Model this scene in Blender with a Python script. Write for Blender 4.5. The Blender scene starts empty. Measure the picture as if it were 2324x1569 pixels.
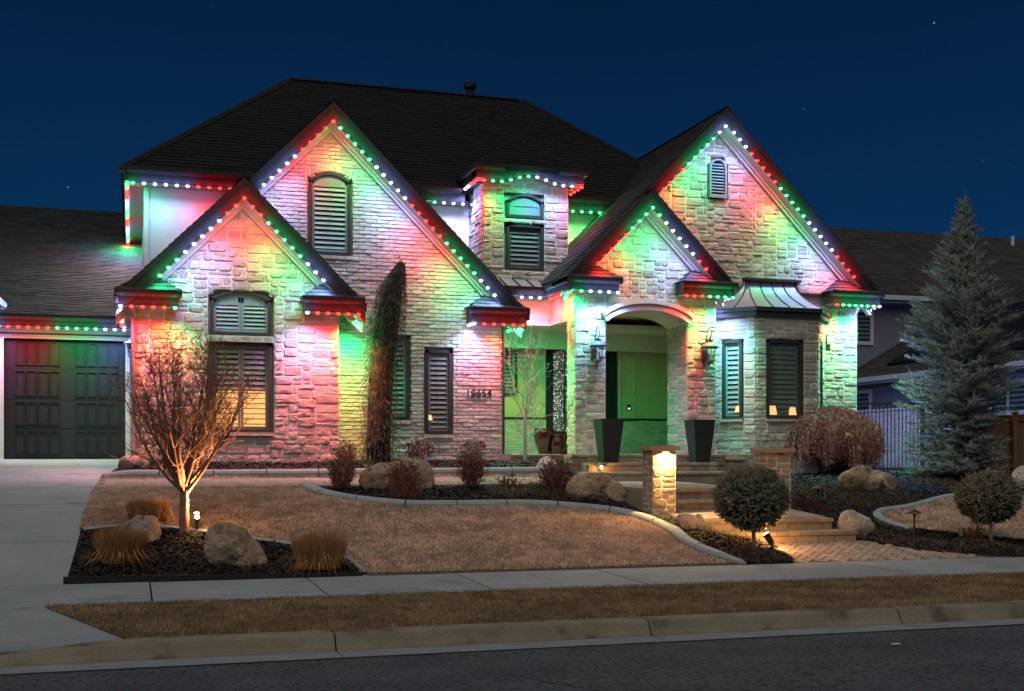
import bpy, bmesh, math, random
import numpy as np
from mathutils import Vector, Matrix, noise

# ------------------------------------------------------------------ camera, sky, sun, exposure
SC = bpy.context.scene
COL = SC.collection
H = 1.6                                   # eye height above the gutter of the street
PSI = math.radians(17.4)                  # the lens looks a little to the right of square-on
F_PX, HZ, CX, VW, VH = 2753.0, 1040.0, 1162.0, 2324.0, 1569.0
cam_d = bpy.data.cameras.new("camera")
cam_d.sensor_width = 36.0
cam_d.lens = 36.0 * F_PX / VW
cam_d.shift_y = (HZ - VH / 2) / VW
cam_d.clip_start, cam_d.clip_end = 0.1, 2000
cam = bpy.data.objects.new("camera", cam_d)
COL.objects.link(cam)
cam.location = (0, 0, H)
cam.rotation_euler = (math.radians(90), 0, -PSI)
SC.camera = cam

W = bpy.data.worlds.new("World")
SC.world = W
W.use_nodes = True
nt = W.node_tree
nt.nodes.clear()
w_out = nt.nodes.new("ShaderNodeOutputWorld")
w_bg = nt.nodes.new("ShaderNodeBackground")
w_sky = nt.nodes.new("ShaderNodeTexSky")
w_sky.sky_type = 'NISHITA'
w_sky.sun_disc = False
w_sky.sun_elevation = math.radians(-4.0)
w_sky.sun_rotation = math.radians(200)
w_sky.air_density, w_sky.dust_density, w_sky.ozone_density = 1.0, 0.0, 6.0
w_co = nt.nodes.new("ShaderNodeTexCoord")
w_sep = nt.nodes.new("ShaderNodeSeparateXYZ")
nt.links.new(w_co.outputs["Generated"], w_sep.inputs[0])
w_rmp = nt.nodes.new("ShaderNodeValToRGB")
cr = w_rmp.color_ramp
cr.elements[0].position, cr.elements[0].color = 0.0, (0.0052, 0.046, 0.126, 1)
cr.elements[1].position, cr.elements[1].color = 0.40, (0.0011, 0.0098, 0.037, 1)
e = cr.elements.new(0.2); e.color = (0.0019, 0.0225, 0.074, 1)
w_nz = nt.nodes.new("ShaderNodeTexNoise"); w_nz.inputs["Scale"].default_value = 2.2; w_nz.inputs["Detail"].default_value = 4
nt.links.new(w_co.outputs["Generated"], w_nz.inputs["Vector"])
w_ma = nt.nodes.new("ShaderNodeMath"); w_ma.operation = 'MULTIPLY_ADD'; w_ma.inputs[1].default_value = 0.10
nt.links.new(w_nz.outputs[0], w_ma.inputs[0]); nt.links.new(w_sep.outputs[2], w_ma.inputs[2])
w_sb = nt.nodes.new("ShaderNodeMath"); w_sb.operation = 'SUBTRACT'; w_sb.inputs[1].default_value = 0.05; nt.links.new(w_ma.outputs[0], w_sb.inputs[0])
nt.links.new(w_sb.outputs[0], w_rmp.inputs[0])
w_vo = nt.nodes.new("ShaderNodeTexVoronoi"); w_vo.inputs["Scale"].default_value = 46
w_vo.inputs["Randomness"].default_value = 1.0
nt.links.new(w_co.outputs["Generated"], w_vo.inputs["Vector"])
w_st = nt.nodes.new("ShaderNodeMapRange")
w_st.inputs[1].default_value, w_st.inputs[2].default_value = 0.034, 0.012
w_st.inputs[3].default_value, w_st.inputs[4].default_value = 0.0, 1.0
nt.links.new(w_vo.outputs["Distance"], w_st.inputs[0])
w_sc2 = nt.nodes.new("ShaderNodeSeparateColor"); nt.links.new(w_vo.outputs["Color"], w_sc2.inputs[0])
w_pw = nt.nodes.new("ShaderNodeMath"); w_pw.operation = 'POWER'; w_pw.inputs[1].default_value = 7.0
nt.links.new(w_sc2.outputs[0], w_pw.inputs[0])
w_ml = nt.nodes.new("ShaderNodeMath"); w_ml.operation = 'MULTIPLY'
nt.links.new(w_st.outputs[0], w_ml.inputs[0]); nt.links.new(w_pw.outputs[0], w_ml.inputs[1])
w_add = nt.nodes.new("ShaderNodeMix"); w_add.data_type = 'RGBA'; w_add.blend_type = 'MIX'
nt.links.new(w_ml.outputs[0], w_add.inputs[0])
nt.links.new(w_rmp.outputs[0], w_add.inputs[6]); w_add.inputs[7].default_value = (0.55, 0.65, 0.8, 1)
# the dusk sky texture gives the hue of the afterglow, the ramp its depth
w_mx = nt.nodes.new("ShaderNodeMix"); w_mx.data_type = 'RGBA'; w_mx.blend_type = 'ADD'
w_mx.inputs[0].default_value = 0.05
nt.links.new(w_add.outputs[2], w_mx.inputs[6]); nt.links.new(w_sky.outputs[0], w_mx.inputs[7])
nt.links.new(w_mx.outputs[2], w_bg.inputs[0])
w_bg.inputs[1].default_value = 0.86
nt.links.new(w_bg.outputs[0], w_out.inputs[0])

sun_d = bpy.data.lights.new("sun", 'SUN')
sun_d.energy, sun_d.angle, sun_d.color = 1.05, math.radians(75), (1.0, 0.95, 0.88)
sun = bpy.data.objects.new("sun", sun_d)
COL.objects.link(sun)
sun.rotation_euler = (math.radians(32), 0, math.radians(-30))

SC.view_settings.view_transform = 'Standard'
SC.view_settings.look = 'None'
SC.view_settings.exposure = 0.35
SC.view_settings.gamma = 1.0
SC.render.engine = 'CYCLES'
SC.cycles.use_denoising = True
SC.cycles.max_bounces = 4
SC.cycles.diffuse_bounces = 2
SC.cycles.glossy_bounces = 2
SC.cycles.transparent_max_bounces = 8
SC.cycles.caustics_reflective = SC.cycles.caustics_refractive = False
SC.cycles.sample_clamp_indirect = 3.0

# ------------------------------------------------------------------ helpers
RNG = random.Random(11)
NP = np.random.default_rng(5)
TANP = math.tan
def Xp(px, Y): return Y * math.tan(PSI + math.atan((px - CX) / F_PX))
def Dp(px, Y): return Xp(px, Y) * math.sin(PSI) + Y * math.cos(PSI)
def U(px, py, Y):
    """point of the upright plane y = Y seen in the direction (px, py)"""
    return Vector((Xp(px, Y), Y, H + (HZ - py) / F_PX * Dp(px, Y)))
def sstep(a, b, x):
    t = min(1, max(0, (x - a) / (b - a))); return t * t * (3 - 2 * t)

class MB:
    def __init__(s): s.v = []; s.f = []; s.t = []; s.cur = 0.5
    def add(s, vs, fs, tint=None):
        n = len(s.v); s.v.extend([tuple(p) for p in vs]); s.f.extend([tuple(i + n for i in f) for f in fs])
        s.t.extend([s.cur if tint is None else tint] * len(vs)); return s
    def box(s, x0, x1, y0, y1, z0, z1, tint=None):
        return s.add([(x0,y0,z0),(x1,y0,z0),(x1,y1,z0),(x0,y1,z0),(x0,y0,z1),(x1,y0,z1),(x1,y1,z1),(x0,y1,z1)],
              [(0,3,2,1),(4,5,6,7),(0,1,5,4),(1,2,6,5),(2,3,7,6),(3,0,4,7)], tint)
    def hexa(s, a, b, tint=None):
        """two matching quads a (4 pts) and b (4 pts) joined to a closed solid"""
        return s.add(list(a) + list(b), [(3,2,1,0),(4,5,6,7),(0,1,5,4),(1,2,6,5),(2,3,7,6),(3,0,4,7)], tint)
    def prism(s, poly, y0, y1, tint=None):
        """poly: (x, z) outline, counter-clockwise seen from the street"""
        n = len(poly)
        vs = [(x, y0, z) for x, z in poly] + [(x, y1, z) for x, z in poly]
        fs = [tuple(range(n)), tuple(range(2*n-1, n-1, -1))] + [(i, i+n, (i+1) % n + n, (i+1) % n) for i in range(n)]
        return s.add(vs, fs, tint)
    def slab(s, poly, z0, z1, tint=None):
        n = len(poly)
        vs = [(x, y, z0) for x, y in poly] + [(x, y, z1) for x, y in poly]
        fs = [tuple(range(n-1, -1, -1)), tuple(range(n, 2*n))] + [(i, (i+1) % n, (i+1) % n + n, i+n) for i in range(n)]
        return s.add(vs, fs, tint)
    def tube(s, pts, rad, sides=6, tint=None, cap=True):
        pts = [Vector(p) for p in pts]; n = len(pts)
        if not hasattr(rad, '__len__'): rad = [rad] * n
        vs = []; ref = None
        for i in range(n):
            d = (pts[min(i+1, n-1)] - pts[max(i-1, 0)])
            if d.length < 1e-9: d = Vector((0, 0, 1))
            d.normalize()
            if ref is None: ref = Vector((1, 0, 0)) if abs(d.x) < 0.8 else Vector((0, 1, 0))
            a = d.cross(ref).normalized(); b = d.cross(a); ref = -b.cross(d) if False else ref
            for k in range(sides):
                th = 2 * math.pi * k / sides
                vs.append(pts[i] + (a * math.cos(th) + b * math.sin(th)) * rad[i])
        fs = []
        for i in range(n - 1):
            for k in range(sides):
                k2 = (k + 1) % sides
                fs.append((i*sides+k, i*sides+k2, (i+1)*sides+k2, (i+1)*sides+k))
        if cap: fs += [tuple(range(sides-1, -1, -1)), tuple(range((n-1)*sides, n*sides))]
        return s.add(vs, fs, tint)
    def lathe(s, prof, c, sides=16, tint=None, rot=0.0):
        vs = []; n = len(prof)
        for r, z in prof:
            for k in range(sides):
                th = rot + 2 * math.pi * k / sides
                vs.append((c[0] + r * math.cos(th), c[1] + r * math.sin(th), c[2] + z))
        fs = [(i*sides+k, i*sides+(k+1) % sides, (i+1)*sides+(k+1) % sides, (i+1)*sides+k) for i in range(n-1) for k in range(sides)]
        fs += [tuple(range(sides-1, -1, -1)), tuple(range((n-1)*sides, n*sides))]
        return s.add(vs, fs, tint)
    def build(s, name, mat, parent=None, smooth=False, origin=None):
        me = bpy.data.meshes.new(name)
        v = s.v
        if origin is not None: v = [(x-origin[0], y-origin[1], z-origin[2]) for x, y, z in v]
        me.from_pydata(v, [], s.f); me.update()
        at = me.attributes.new("tint", 'FLOAT', 'POINT'); at.data.foreach_set("value", np.array(s.t, dtype=np.float32))
        if smooth: me.polygons.foreach_set("use_smooth", [True] * len(me.polygons))
        o = bpy.data.objects.new(name, me); COL.objects.link(o)
        if mat: me.materials.append(mat)
        if origin is not None: o.location = origin
        if parent:
            o.parent = parent
            if origin is not None: o.location = Vector(origin) - wloc(parent)
            else: o.location = -wloc(parent)
        return o
def wloc(o):
    l = Vector(o.location)
    while o.parent: o = o.parent; l = l + Vector(o.location)
    return l
def np_mesh(name, verts, faces_n, mat, parent=None, tint=None):
    """verts (N,3) array of separate polygons with faces_n corners each"""
    N = len(verts); me = bpy.data.meshes.new(name)
    me.vertices.add(N); me.vertices.foreach_set("co", np.ascontiguousarray(verts, dtype=np.float32).ravel())
    nf = N // faces_n
    me.loops.add(N); me.loops.foreach_set("vertex_index", np.arange(N, dtype=np.int32))
    me.polygons.add(nf); me.polygons.foreach_set("loop_start", np.arange(0, N, faces_n, dtype=np.int32))
    me.polygons.foreach_set("loop_total", np.full(nf, faces_n, dtype=np.int32))
    me.update(calc_edges=True); me.validate()
    if tint is not None:
        at = me.attributes.new("tint", 'FLOAT', 'POINT'); at.data.foreach_set("value", np.ascontiguousarray(tint, dtype=np.float32))
    me.materials.append(mat)
    o = bpy.data.objects.new(name, me); COL.objects.link(o)
    if parent: o.parent = parent; o.location = -wloc(parent)
    return o
def tag(o, label=None, cat=None, group=None, kind=None):
    if label: o["label"] = label
    if cat: o["category"] = cat
    if group: o["group"] = group
    if kind: o["kind"] = kind
    return o
def thing(name, label, cat, loc, group=None):
    o = bpy.data.objects.new(name, None); COL.objects.link(o); o.location = loc; o.empty_display_size = 0.2
    return tag(o, label, cat, group)

# ------------------------------------------------------------------ materials
def mk(name, c1, c2=None, scale=6.0, rough=0.85, bump=0.0, bscale=30.0, tint=None, c3=None, metal=0.0, spec=0.3, dark_speck=None, stretch=None, obj_rand=0.0):
    m = bpy.data.materials.new(name); m.use_nodes = True; t = m.node_tree; N = t.nodes; L = t.links
    b = N["Principled BSDF"]; b.inputs["Roughness"].default_value = rough; b.inputs["Metallic"].default_value = metal
    b.inputs["Specular IOR Level"].default_value = spec
    c2 = c2 or c1
    geo = N.new("ShaderNodeNewGeometry"); vec = geo.outputs["Position"]
    if stretch:
        mp = N.new("ShaderNodeMapping"); mp.inputs["Scale"].default_value = stretch; L.new(vec, mp.inputs[0]); vec = mp.outputs[0]
    nz = N.new("ShaderNodeTexNoise"); nz.inputs["Scale"].default_value = scale; nz.inputs["Detail"].default_value = 6; nz.inputs["Roughness"].default_value = 0.6
    L.new(vec, nz.inputs["Vector"])
    r = N.new("ShaderNodeMapRange"); r.inputs[1].default_value = 0.32; r.inputs[2].default_value = 0.68; L.new(nz.outputs[0], r.inputs[0])
    mx = N.new("ShaderNodeMix"); mx.data_type = 'RGBA'; L.new(r.outputs[0], mx.inputs[0])
    mx.inputs[6].default_value = (*c1, 1); mx.inputs[7].default_value = (*c2, 1); out = mx.outputs[2]
    if tint is not None:
        a = N.new("ShaderNodeAttribute"); a.attribute_name = "tint"
        if c3:
            m3 = N.new("ShaderNodeMix"); m3.data_type = 'RGBA'; m3.inputs[7].default_value = (*c3, 1); L.new(out, m3.inputs[6])
            k = N.new("ShaderNodeMath"); k.operation = 'MULTIPLY_ADD'; k.inputs[1].default_value = 7.31; k.inputs[2].default_value = 0.13; L.new(a.outputs["Fac"], k.inputs[0])
            fr = N.new("ShaderNodeMath"); fr.operation = 'FRACT'; L.new(k.outputs[0], fr.inputs[0])
            L.new(fr.outputs[0], m3.inputs[0]); out = m3.outputs[2]
        g = N.new("ShaderNodeMapRange"); g.inputs[3].default_value = 1 - tint; g.inputs[4].default_value = 1 + tint; L.new(a.outputs["Fac"], g.inputs[0])
        vm = N.new("ShaderNodeVectorMath"); vm.operation = 'SCALE'; L.new(out, vm.inputs[0]); L.new(g.outputs[0], vm.inputs["Scale"]); out = vm.outputs[0]
    if obj_rand:
        oi = N.new("ShaderNodeObjectInfo"); g = N.new("ShaderNodeMapRange"); g.inputs[3].default_value = 1 - obj_rand; g.inputs[4].default_value = 1 + obj_rand
        L.new(oi.outputs["Random"], g.inputs[0])
        vm = N.new("ShaderNodeVectorMath"); vm.operation = 'SCALE'; L.new(out, vm.inputs[0]); L.new(g.outputs[0], vm.inputs["Scale"]); out = vm.outputs[0]
    if dark_speck:
        n2 = N.new("ShaderNodeTexNoise"); n2.inputs["Scale"].default_value = dark_speck[0]; n2.inputs["Detail"].default_value = 3; L.new(geo.outputs["Position"], n2.inputs["Vector"])
        r2 = N.new("ShaderNodeMapRange"); r2.inputs[1].default_value = dark_speck[1]; r2.inputs[2].default_value = dark_speck[1] + 0.1
        r2.inputs[3].default_value = 1.0; r2.inputs[4].default_value = dark_speck[2]; L.new(n2.outputs[0], r2.inputs[0])
        vm = N.new("ShaderNodeVectorMath"); vm.operation = 'SCALE'; L.new(out, vm.inputs[0]); L.new(r2.outputs[0], vm.inputs["Scale"]); out = vm.outputs[0]
    L.new(out, b.inputs["Base Color"])
    if bump:
        nb = N.new("ShaderNodeTexNoise"); nb.inputs["Scale"].default_value = bscale; nb.inputs["Detail"].default_value = 5; nb.inputs["Roughness"].default_value = 0.65
        L.new(vec, nb.inputs["Vector"])
        bp = N.new("ShaderNodeBump"); bp.inputs["Strength"].default_value = min(1.0, bump); bp.inputs["Distance"].default_value = 0.02 * max(1.0, bump)
        L.new(nb.outputs[0], bp.inputs["Height"]); L.new(bp.outputs[0], b.inputs["Normal"])
    return m
def emis(name, col, strength):
    m = bpy.data.materials.new(name); m.use_nodes = True; b = m.node_tree.nodes["Principled BSDF"]
    b.inputs["Base Color"].default_value = (*[min(1, c) for c in col], 1); b.inputs["Emission Color"].default_value = (*col, 1)
    b.inputs["Emission Strength"].default_value = strength; b.inputs["Roughness"].default_value = 0.5
    return m
def glass_mat(name, tintc=(0.75, 0.8, 0.82), gloss=0.22):
    m = bpy.data.materials.new(name); m.use_nodes = True; t = m.node_tree; N = t.nodes; L = t.links; N.clear()
    o = N.new("ShaderNodeOutputMaterial"); mx = N.new("ShaderNodeMixShader"); tr = N.new("ShaderNodeBsdfTransparent"); gl = N.new("ShaderNodeBsdfGlossy")
    tr.inputs[0].default_value = (*tintc, 1); gl.inputs["Roughness"].default_value = 0.04
    lw = N.new("ShaderNodeLayerWeight"); pw = N.new("ShaderNodeMath"); pw.operation = 'POWER'; pw.inputs[1].default_value = 5.0; L.new(lw.outputs["Facing"], pw.inputs[0])
    ad = N.new("ShaderNodeMath"); ad.operation = 'MULTIPLY_ADD'; ad.inputs[1].default_value = 0.5; ad.inputs[2].default_value = gloss; L.new(pw.outputs[0], ad.inputs[0])
    L.new(ad.outputs[0], mx.inputs[0]); L.new(tr.outputs[0], mx.inputs[1]); L.new(gl.outputs[0], mx.inputs[2]); L.new(mx.outputs[0], o.inputs[0])
    return m

M = {}
M['stone'] = mk('limestone', (0.49, 0.45, 0.385), (0.34, 0.295, 0.24), 7, 0.9, 1.0, 30, tint=0.24, c3=(0.45, 0.37, 0.29), dark_speck=(11, 0.62, 0.62))
M['mortar'] = mk('mortar', (0.56, 0.525, 0.47), (0.48, 0.445, 0.39), 9, 0.95, 0.5, 40)
M['brick'] = mk('whitewashed_brick', (0.56, 0.52, 0.465), (0.40, 0.35, 0.30), 14, 0.9, 0.8, 34, tint=0.18, c3=(0.50, 0.45, 0.385), dark_speck=(16, 0.64, 0.45))
M['stucco'] = mk('stucco', (0.62, 0.58, 0.52), (0.58, 0.54, 0.48), 3, 0.95, 0.25, 120)
M['warm_lit_stucco'] = mk('warm_lit_stucco', (0.62, 0.52, 0.33), (0.58, 0.48, 0.30), 3, 0.95, 0.25, 120)  # stucco with the warm yellowish light of the porch mixed into its colour
M['shingle'] = mk('asphalt_shingle', (0.0078, 0.0070, 0.0068), (0.0058, 0.0052, 0.0050), 8, 0.9, 0.3, 90, tint=0.25)  # near-black: the main roofs' lack of light is put into the colour
M['shingle_lit'] = mk('lit_shingle', (0.034, 0.036, 0.037), (0.024, 0.0255, 0.026), 8, 0.9, 0.4, 90, tint=0.35)  # same shingles, paler: light on garage and porch roofs put into the colour
M['fascia'] = mk('bronze_fascia', (0.034, 0.030, 0.030), (0.028, 0.025, 0.025), 3, 0.5)
M['soffit'] = mk('painted_soffit', (0.46, 0.43, 0.40), (0.42, 0.39, 0.36), 3, 0.6)
M['gutter'] = mk('bronze_gutter', (0.036, 0.031, 0.030), None, 3, 0.38)
M['frame'] = mk('dark_window_frame', (0.040, 0.035, 0.033), None, 5, 0.45)
M['shutter'] = mk('shutter_paint', (0.26, 0.32, 0.31), (0.23, 0.285, 0.275), 4, 0.55)
M['shutter_dark'] = mk('dark_shutter_tone', (0.15, 0.145, 0.115), (0.12, 0.115, 0.09), 4, 0.55)  # darker slats, for the bay front and lower dormer windows
M['dark'] = mk('dark_interior', (0.02, 0.022, 0.024), None, 5, 0.9)
M['pane'] = glass_mat('window_glass', (.92,.95,.95), .02)
M['copper'] = mk('metal_roof', (0.26, 0.27, 0.28), (0.22, 0.22, 0.23), 3, 0.45, metal=0.55)
M['garage'] = mk('garage_door_paint', (0.026, 0.031, 0.033), (0.019, 0.023, 0.025), 4, 0.32, 0.25, 60, stretch=(1, 1, 14))
M['vent'] = mk('vent_paint', (0.26, 0.25, 0.25), (0.22, 0.21, 0.21), 3, 0.7)
M['trim'] = mk('pale_trim', (0.60, 0.56, 0.50), (0.55, 0.51, 0.46), 3, 0.7)
M['iron'] = mk('black_iron', (0.018, 0.018, 0.019), None, 5, 0.45)
M['lantern'] = mk('verdigris_lantern', (0.10, 0.12, 0.115), (0.07, 0.075, 0.07), 20, 0.5)
M['concrete'] = mk('broom_concrete', (0.285, 0.315, 0.325), (0.225, 0.25, 0.26), 1.3, 0.9, 0.4, 120, obj_rand=0.08, dark_speck=(2.4, 0.60, 0.78))
M['kerbc'] = mk('edging_concrete', (0.30, 0.33, 0.335), (0.24, 0.265, 0.27), 5, 0.9, 0.3, 120, obj_rand=0.06)
M['curb'] = mk('street_curb_concrete', (0.27, 0.225, 0.155), (0.16, 0.13, 0.085), 2.2, 0.95, 0.7, 50, dark_speck=(2.2, 0.56, 0.6))
M['gutterpan'] = mk('gutter_concrete', (0.24, 0.255, 0.26), (0.18, 0.195, 0.20), 3, 0.9, 0.3, 90)
M['asphalt'] = mk('asphalt', (0.135, 0.152, 0.175), (0.080, 0.092, 0.108), 1.1, 0.9, 2.0, 60, dark_speck=(26, 0.50, 0.36))
M['mulch'] = mk('mulch_soil', (0.020, 0.019, 0.018), (0.011, 0.010, 0.010), 20, 0.95, 1.0, 60)
M['chip'] = mk('mulch_chip', (0.028, 0.026, 0.025), (0.016, 0.014, 0.013), 30, 0.75, tint=0.75, c3=(0.045, 0.036, 0.03))
M['turf'] = mk('turf_soil', (0.26, 0.17, 0.11), (0.16, 0.105, 0.065), 5, 1.0, 1.0, 80)
M['blade'] = mk('dormant_grass', (0.72, 0.49, 0.36), (0.56, 0.37, 0.265), 1.1, 0.9, tint=0.36, c3=(0.66, 0.46, 0.33), spec=0.1)
M['blade2'] = mk('parkstrip_grass', (0.34, 0.225, 0.135), (0.21, 0.14, 0.08), 1.4, 0.9, tint=0.5, c3=(0.23, 0.18, 0.09), spec=0.1)
M['paver'] = mk('concrete_paver', (0.38, 0.30, 0.24), (0.28, 0.215, 0.17), 7, 0.9, 0.4, 70, tint=0.2, c3=(0.34, 0.26, 0.20))
M['block'] = mk('step_block', (0.40, 0.285, 0.165), (0.27, 0.18, 0.10), 8, 0.92, 0.7, 45, tint=0.16, c3=(0.34, 0.27, 0.19))
M['boulder'] = mk('sandstone_boulder', (0.54, 0.41, 0.26), (0.21, 0.13, 0.075), 2.8, 0.9, 4.0, 8, dark_speck=(6, 0.55, 0.42))
M['boulder2'] = mk('quartz_boulder', (0.42, 0.32, 0.27), (0.17, 0.11, 0.085), 3.0, 0.9, 3.0, 9, dark_speck=(6, 0.57, 0.4))
M['boulder3'] = mk('pale_boulder', (0.58, 0.50, 0.39), (0.36, 0.27, 0.19), 2.6, 0.9, 2.5, 10, dark_speck=(7, 0.6, 0.5))
M['bark'] = mk('bark', (0.30, 0.155, 0.11), (0.19, 0.09, 0.065), 30, 0.9, 0.5, 90)
M['paleb'] = mk('pale_bark', (0.48, 0.45, 0.40), (0.33, 0.30, 0.26), 30, 0.9, 0.5, 90)
M['dry'] = mk('dry_ornamental_grass', (0.40, 0.215, 0.095), (0.27, 0.13, 0.055), 6, 0.9, tint=0.6, c3=(0.33, 0.15, 0.06), spec=0.1)
M['redtwig'] = mk('red_twig', (0.27, 0.10, 0.075), (0.17, 0.062, 0.046), 20, 0.85, tint=0.5, c3=(0.23, 0.12, 0.085))
M['maple'] = mk('dried_maple_leaf', (0.42, 0.145, 0.12), (0.25, 0.085, 0.068), 9, 0.85, tint=0.5, c3=(0.30, 0.17, 0.12))
M['needle'] = mk('dark_needles', (0.26, 0.265, 0.18), (0.14, 0.145, 0.10), 12, 0.8, tint=0.5, c3=(0.30, 0.26, 0.17))
M['weep'] = mk('weeping_needles', (0.15, 0.185, 0.125), (0.085, 0.105, 0.07), 12, 0.8, tint=0.6, c3=(0.14, 0.12, 0.10))
M['blue'] = mk('blue_spruce_needles', (0.27, 0.36, 0.33), (0.17, 0.23, 0.205), 6, 0.8, tint=0.5, c3=(0.22, 0.225, 0.17))
M['pot'] = mk('red_glaze', (0.035, 0.004, 0.004), (0.024, 0.003, 0.003), 6, 0.12, spec=0.6)
M['planter'] = mk('charcoal_planter', (0.030, 0.030, 0.033), (0.024, 0.024, 0.026), 9, 0.75, 0.3, 120)
M['cover'] = mk('creeping_cover', (0.20, 0.15, 0.065), (0.11, 0.085, 0.04), 8, 0.9, tint=0.6, c3=(0.15, 0.11, 0.05))
M['silver'] = mk('silvery_cover', (0.30, 0.27, 0.19), (0.20, 0.17, 0.12), 10, 0.9, tint=0.5, c3=(0.26, 0.20, 0.12))
M['redcover'] = mk('red_cover', (0.16, 0.030, 0.026), (0.10, 0.022, 0.018), 10, 0.9, tint=0.6, c3=(0.13, 0.05, 0.035))
M['litter'] = mk('leaf_litter', (0.22, 0.12, 0.09), (0.12, 0.07, 0.05), 12, 0.9, tint=0.6, c3=(0.16, 0.11, 0.08))
M['wood'] = mk('cedar_board', (0.22, 0.11, 0.05), (0.15, 0.07, 0.03), 5, 0.85, 0.5, 40, stretch=(8, 8, 0.6), obj_rand=0.15)
M['nwall'] = mk('neighbour_stucco', (0.20, 0.20, 0.235), (0.17, 0.17, 0.20), 4, 0.95, 0.3, 90)
M['nwhite'] = mk('neighbour_white_trim', (0.55, 0.55, 0.55), None, 4, 0.6)
M['nroof'] = mk('neighbour_shingle', (0.060, 0.050, 0.046), (0.042, 0.036, 0.033), 5, 0.95, 0.6, 40, tint=0.3)
M['solar'] = mk('solar_glass', (0.004, 0.004, 0.006), None, 4, 0.6)
M['precast'] = mk('precast_stone', (0.66, 0.58, 0.57), (0.55, 0.47, 0.46), 6, 0.95, 0.6, 30, tint=0.12)
M['white'] = mk('white_plastic', (0.7, 0.7, 0.7), None, 4, 0.5)
M['red'] = mk('red_disc_paint', (0.55, 0.05, 0.04), None, 4, 0.5)
M['copperlamp'] = mk('aged_brass', (0.10, 0.085, 0.06), (0.07, 0.06, 0.045), 20, 0.45, metal=0.6)
M['warm'] = emis('warm_lens', (1.0, 0.62, 0.25), 14)
M['amber'] = emis('lit_room', (1.0, 0.50, 0.14), 1.0)
M['lampshade'] = emis('lamp_shade_glow', (1.0, 0.55, 0.22), 0.8)
M['twinkle'] = emis('twinkle_light', (1.0, 0.92, 0.85), 5.0)
M['doorbell'] = emis('doorbell_ring', (0.9, 0.95, 1.0), 1.5)
LEDC = {'R': (1.0, 0.012, 0.014), 'G': (0.004, 1.0, 0.25), 'W': (0.29, 0.41, 1.0)}
M['ledR'] = emis('led_red', (1.0, 0.035, 0.028), 3.4)
M['ledG'] = emis('led_green', (0.09, 1.0, 0.28), 2.6)
M['ledW'] = emis('led_white', (0.50, 0.64, 1.0), 3.4)
# ------------------------------------------------------------------ terrain
PL = np.array([(14.6,-1.40),(16.5,-1.05),(18,-.71),(19.6,-.465),(21.0,-.365),(21.25,-.33),(21.5,-.245),(22.7,-.07),(24,-.05),(27,-.02),(60,0.0)])
PD = np.array([(14.6,-1.43),(16.5,-1.08),(18,-.735),(19.6,-.49),(21.0,-.39),(22.7,-.24),(26.9,-.02),(60,0.3)])
PR = np.array([(14.6,-1.41),(15.85,-1.25),(17,-1.07),(18.5,-.86),(20,-.67),(22,-.43),(24,-.28),(26,-.30),(60,-.30)])
def drive_x(Y): return -0.72 + 0.03 * (Y - 14.6)
def apz(x, y): return H + float(np.interp(y, [14.6, 15.86, 17], [-1.424, -1.24, -1.24]))
def gz(X, Y):
    if Y < 14.6:
        if Y > 12.7: return H - 1.43 - 0.016 * (14.6 - Y)
        if Y > 10.0: return H - 1.455
        return H - 1.57
    if X < drive_x(Y): return H + float(np.interp(Y, PD[:,0], PD[:,1]))
    w = sstep(8.2, 11.2, X)
    z = (1-w) * float(np.interp(Y, PL[:,0], PL[:,1])) + w * float(np.interp(Y, PR[:,0], PR[:,1]))
    kd = (1 - sstep(0.0, 0.55, X - drive_x(Y))) * sstep(20.9, 21.3, Y)
    z = z*(1-kd) + (float(np.interp(Y, PD[:,0], PD[:,1]))+.01)*kd
    # planted mound in front of the steps
    z += 0.10 * math.exp(-(((X-7.9)/0.7)**2 + ((Y-15.7)/0.55)**2))
    # cut for the flight of steps
    def cut(x0, x1, y0, y1): return sstep(x0-.12, x0+.1, X) * (1-sstep(x1-.1, x1+.12, X)) * sstep(y0-.12, y0+.1, Y) * (1-sstep(y1-.1, y1+.12, Y))
    c = max(cut(8.25,10.35,15.9,17.5), cut(7.9,9.7,17.3,18.2), cut(7.9,10.2,18.0,21.6), cut(8.3,11.6,21.4,24))
    z = H + z - 0.28 * c
    if X > 8.6 and Y < 15.95 and Y < 15.92 - (X-10.45)*.62:
        k = sstep(8.62, 8.85, X) * (1 - sstep(15.72-(X-10.45)*.62 if X > 10.45 else 20, 15.92-(X-10.45)*.62 if X > 10.45 else 21, Y))
        z = z*(1-k) + min(z, apz(X, Y)-.03)*k
    return z
def G(px, py):
    """where the sight line (px, py) meets the ground"""
    fw = Vector((math.sin(PSI), math.cos(PSI), 0)); rt = Vector((math.cos(PSI), -math.sin(PSI), 0))
    d = fw + rt * ((px - CX) / F_PX) + Vector((0, 0, 1)) * ((HZ - py) / F_PX)
    t = 6.0; prev = None
    while t < 60:
        p = Vector((0, 0, H)) + d * t
        dz = p.z - gz(p.x, p.y)
        if dz <= 0:
            if prev is not None and prev > 0:
                t -= 0.04 * (-dz) / (prev - dz); p = Vector((0, 0, H)) + d * t
            return Vector((p.x, p.y, gz(p.x, p.y)))
        prev = dz; t += 0.04
    return p
def GY(px, Y):
    x = Xp(px, Y); return Vector((x, Y, gz(x, Y)))
def inpoly(P, x, y):
    P = np.asarray(P); x = np.asarray(x); y = np.asarray(y); r = np.zeros(x.shape, bool); n = len(P); j = n - 1
    for i in range(n):
        xi, yi = P[i]; xj, yj = P[j]
        with np.errstate(divide='ignore', invalid='ignore'):
            c = ((yi > y) != (yj > y)) & (x < (xj - xi) * (y - yi) / (yj - yi + 1e-12) + xi)
        r ^= c; j = i
    return r
GZ = np.vectorize(gz)
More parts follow.
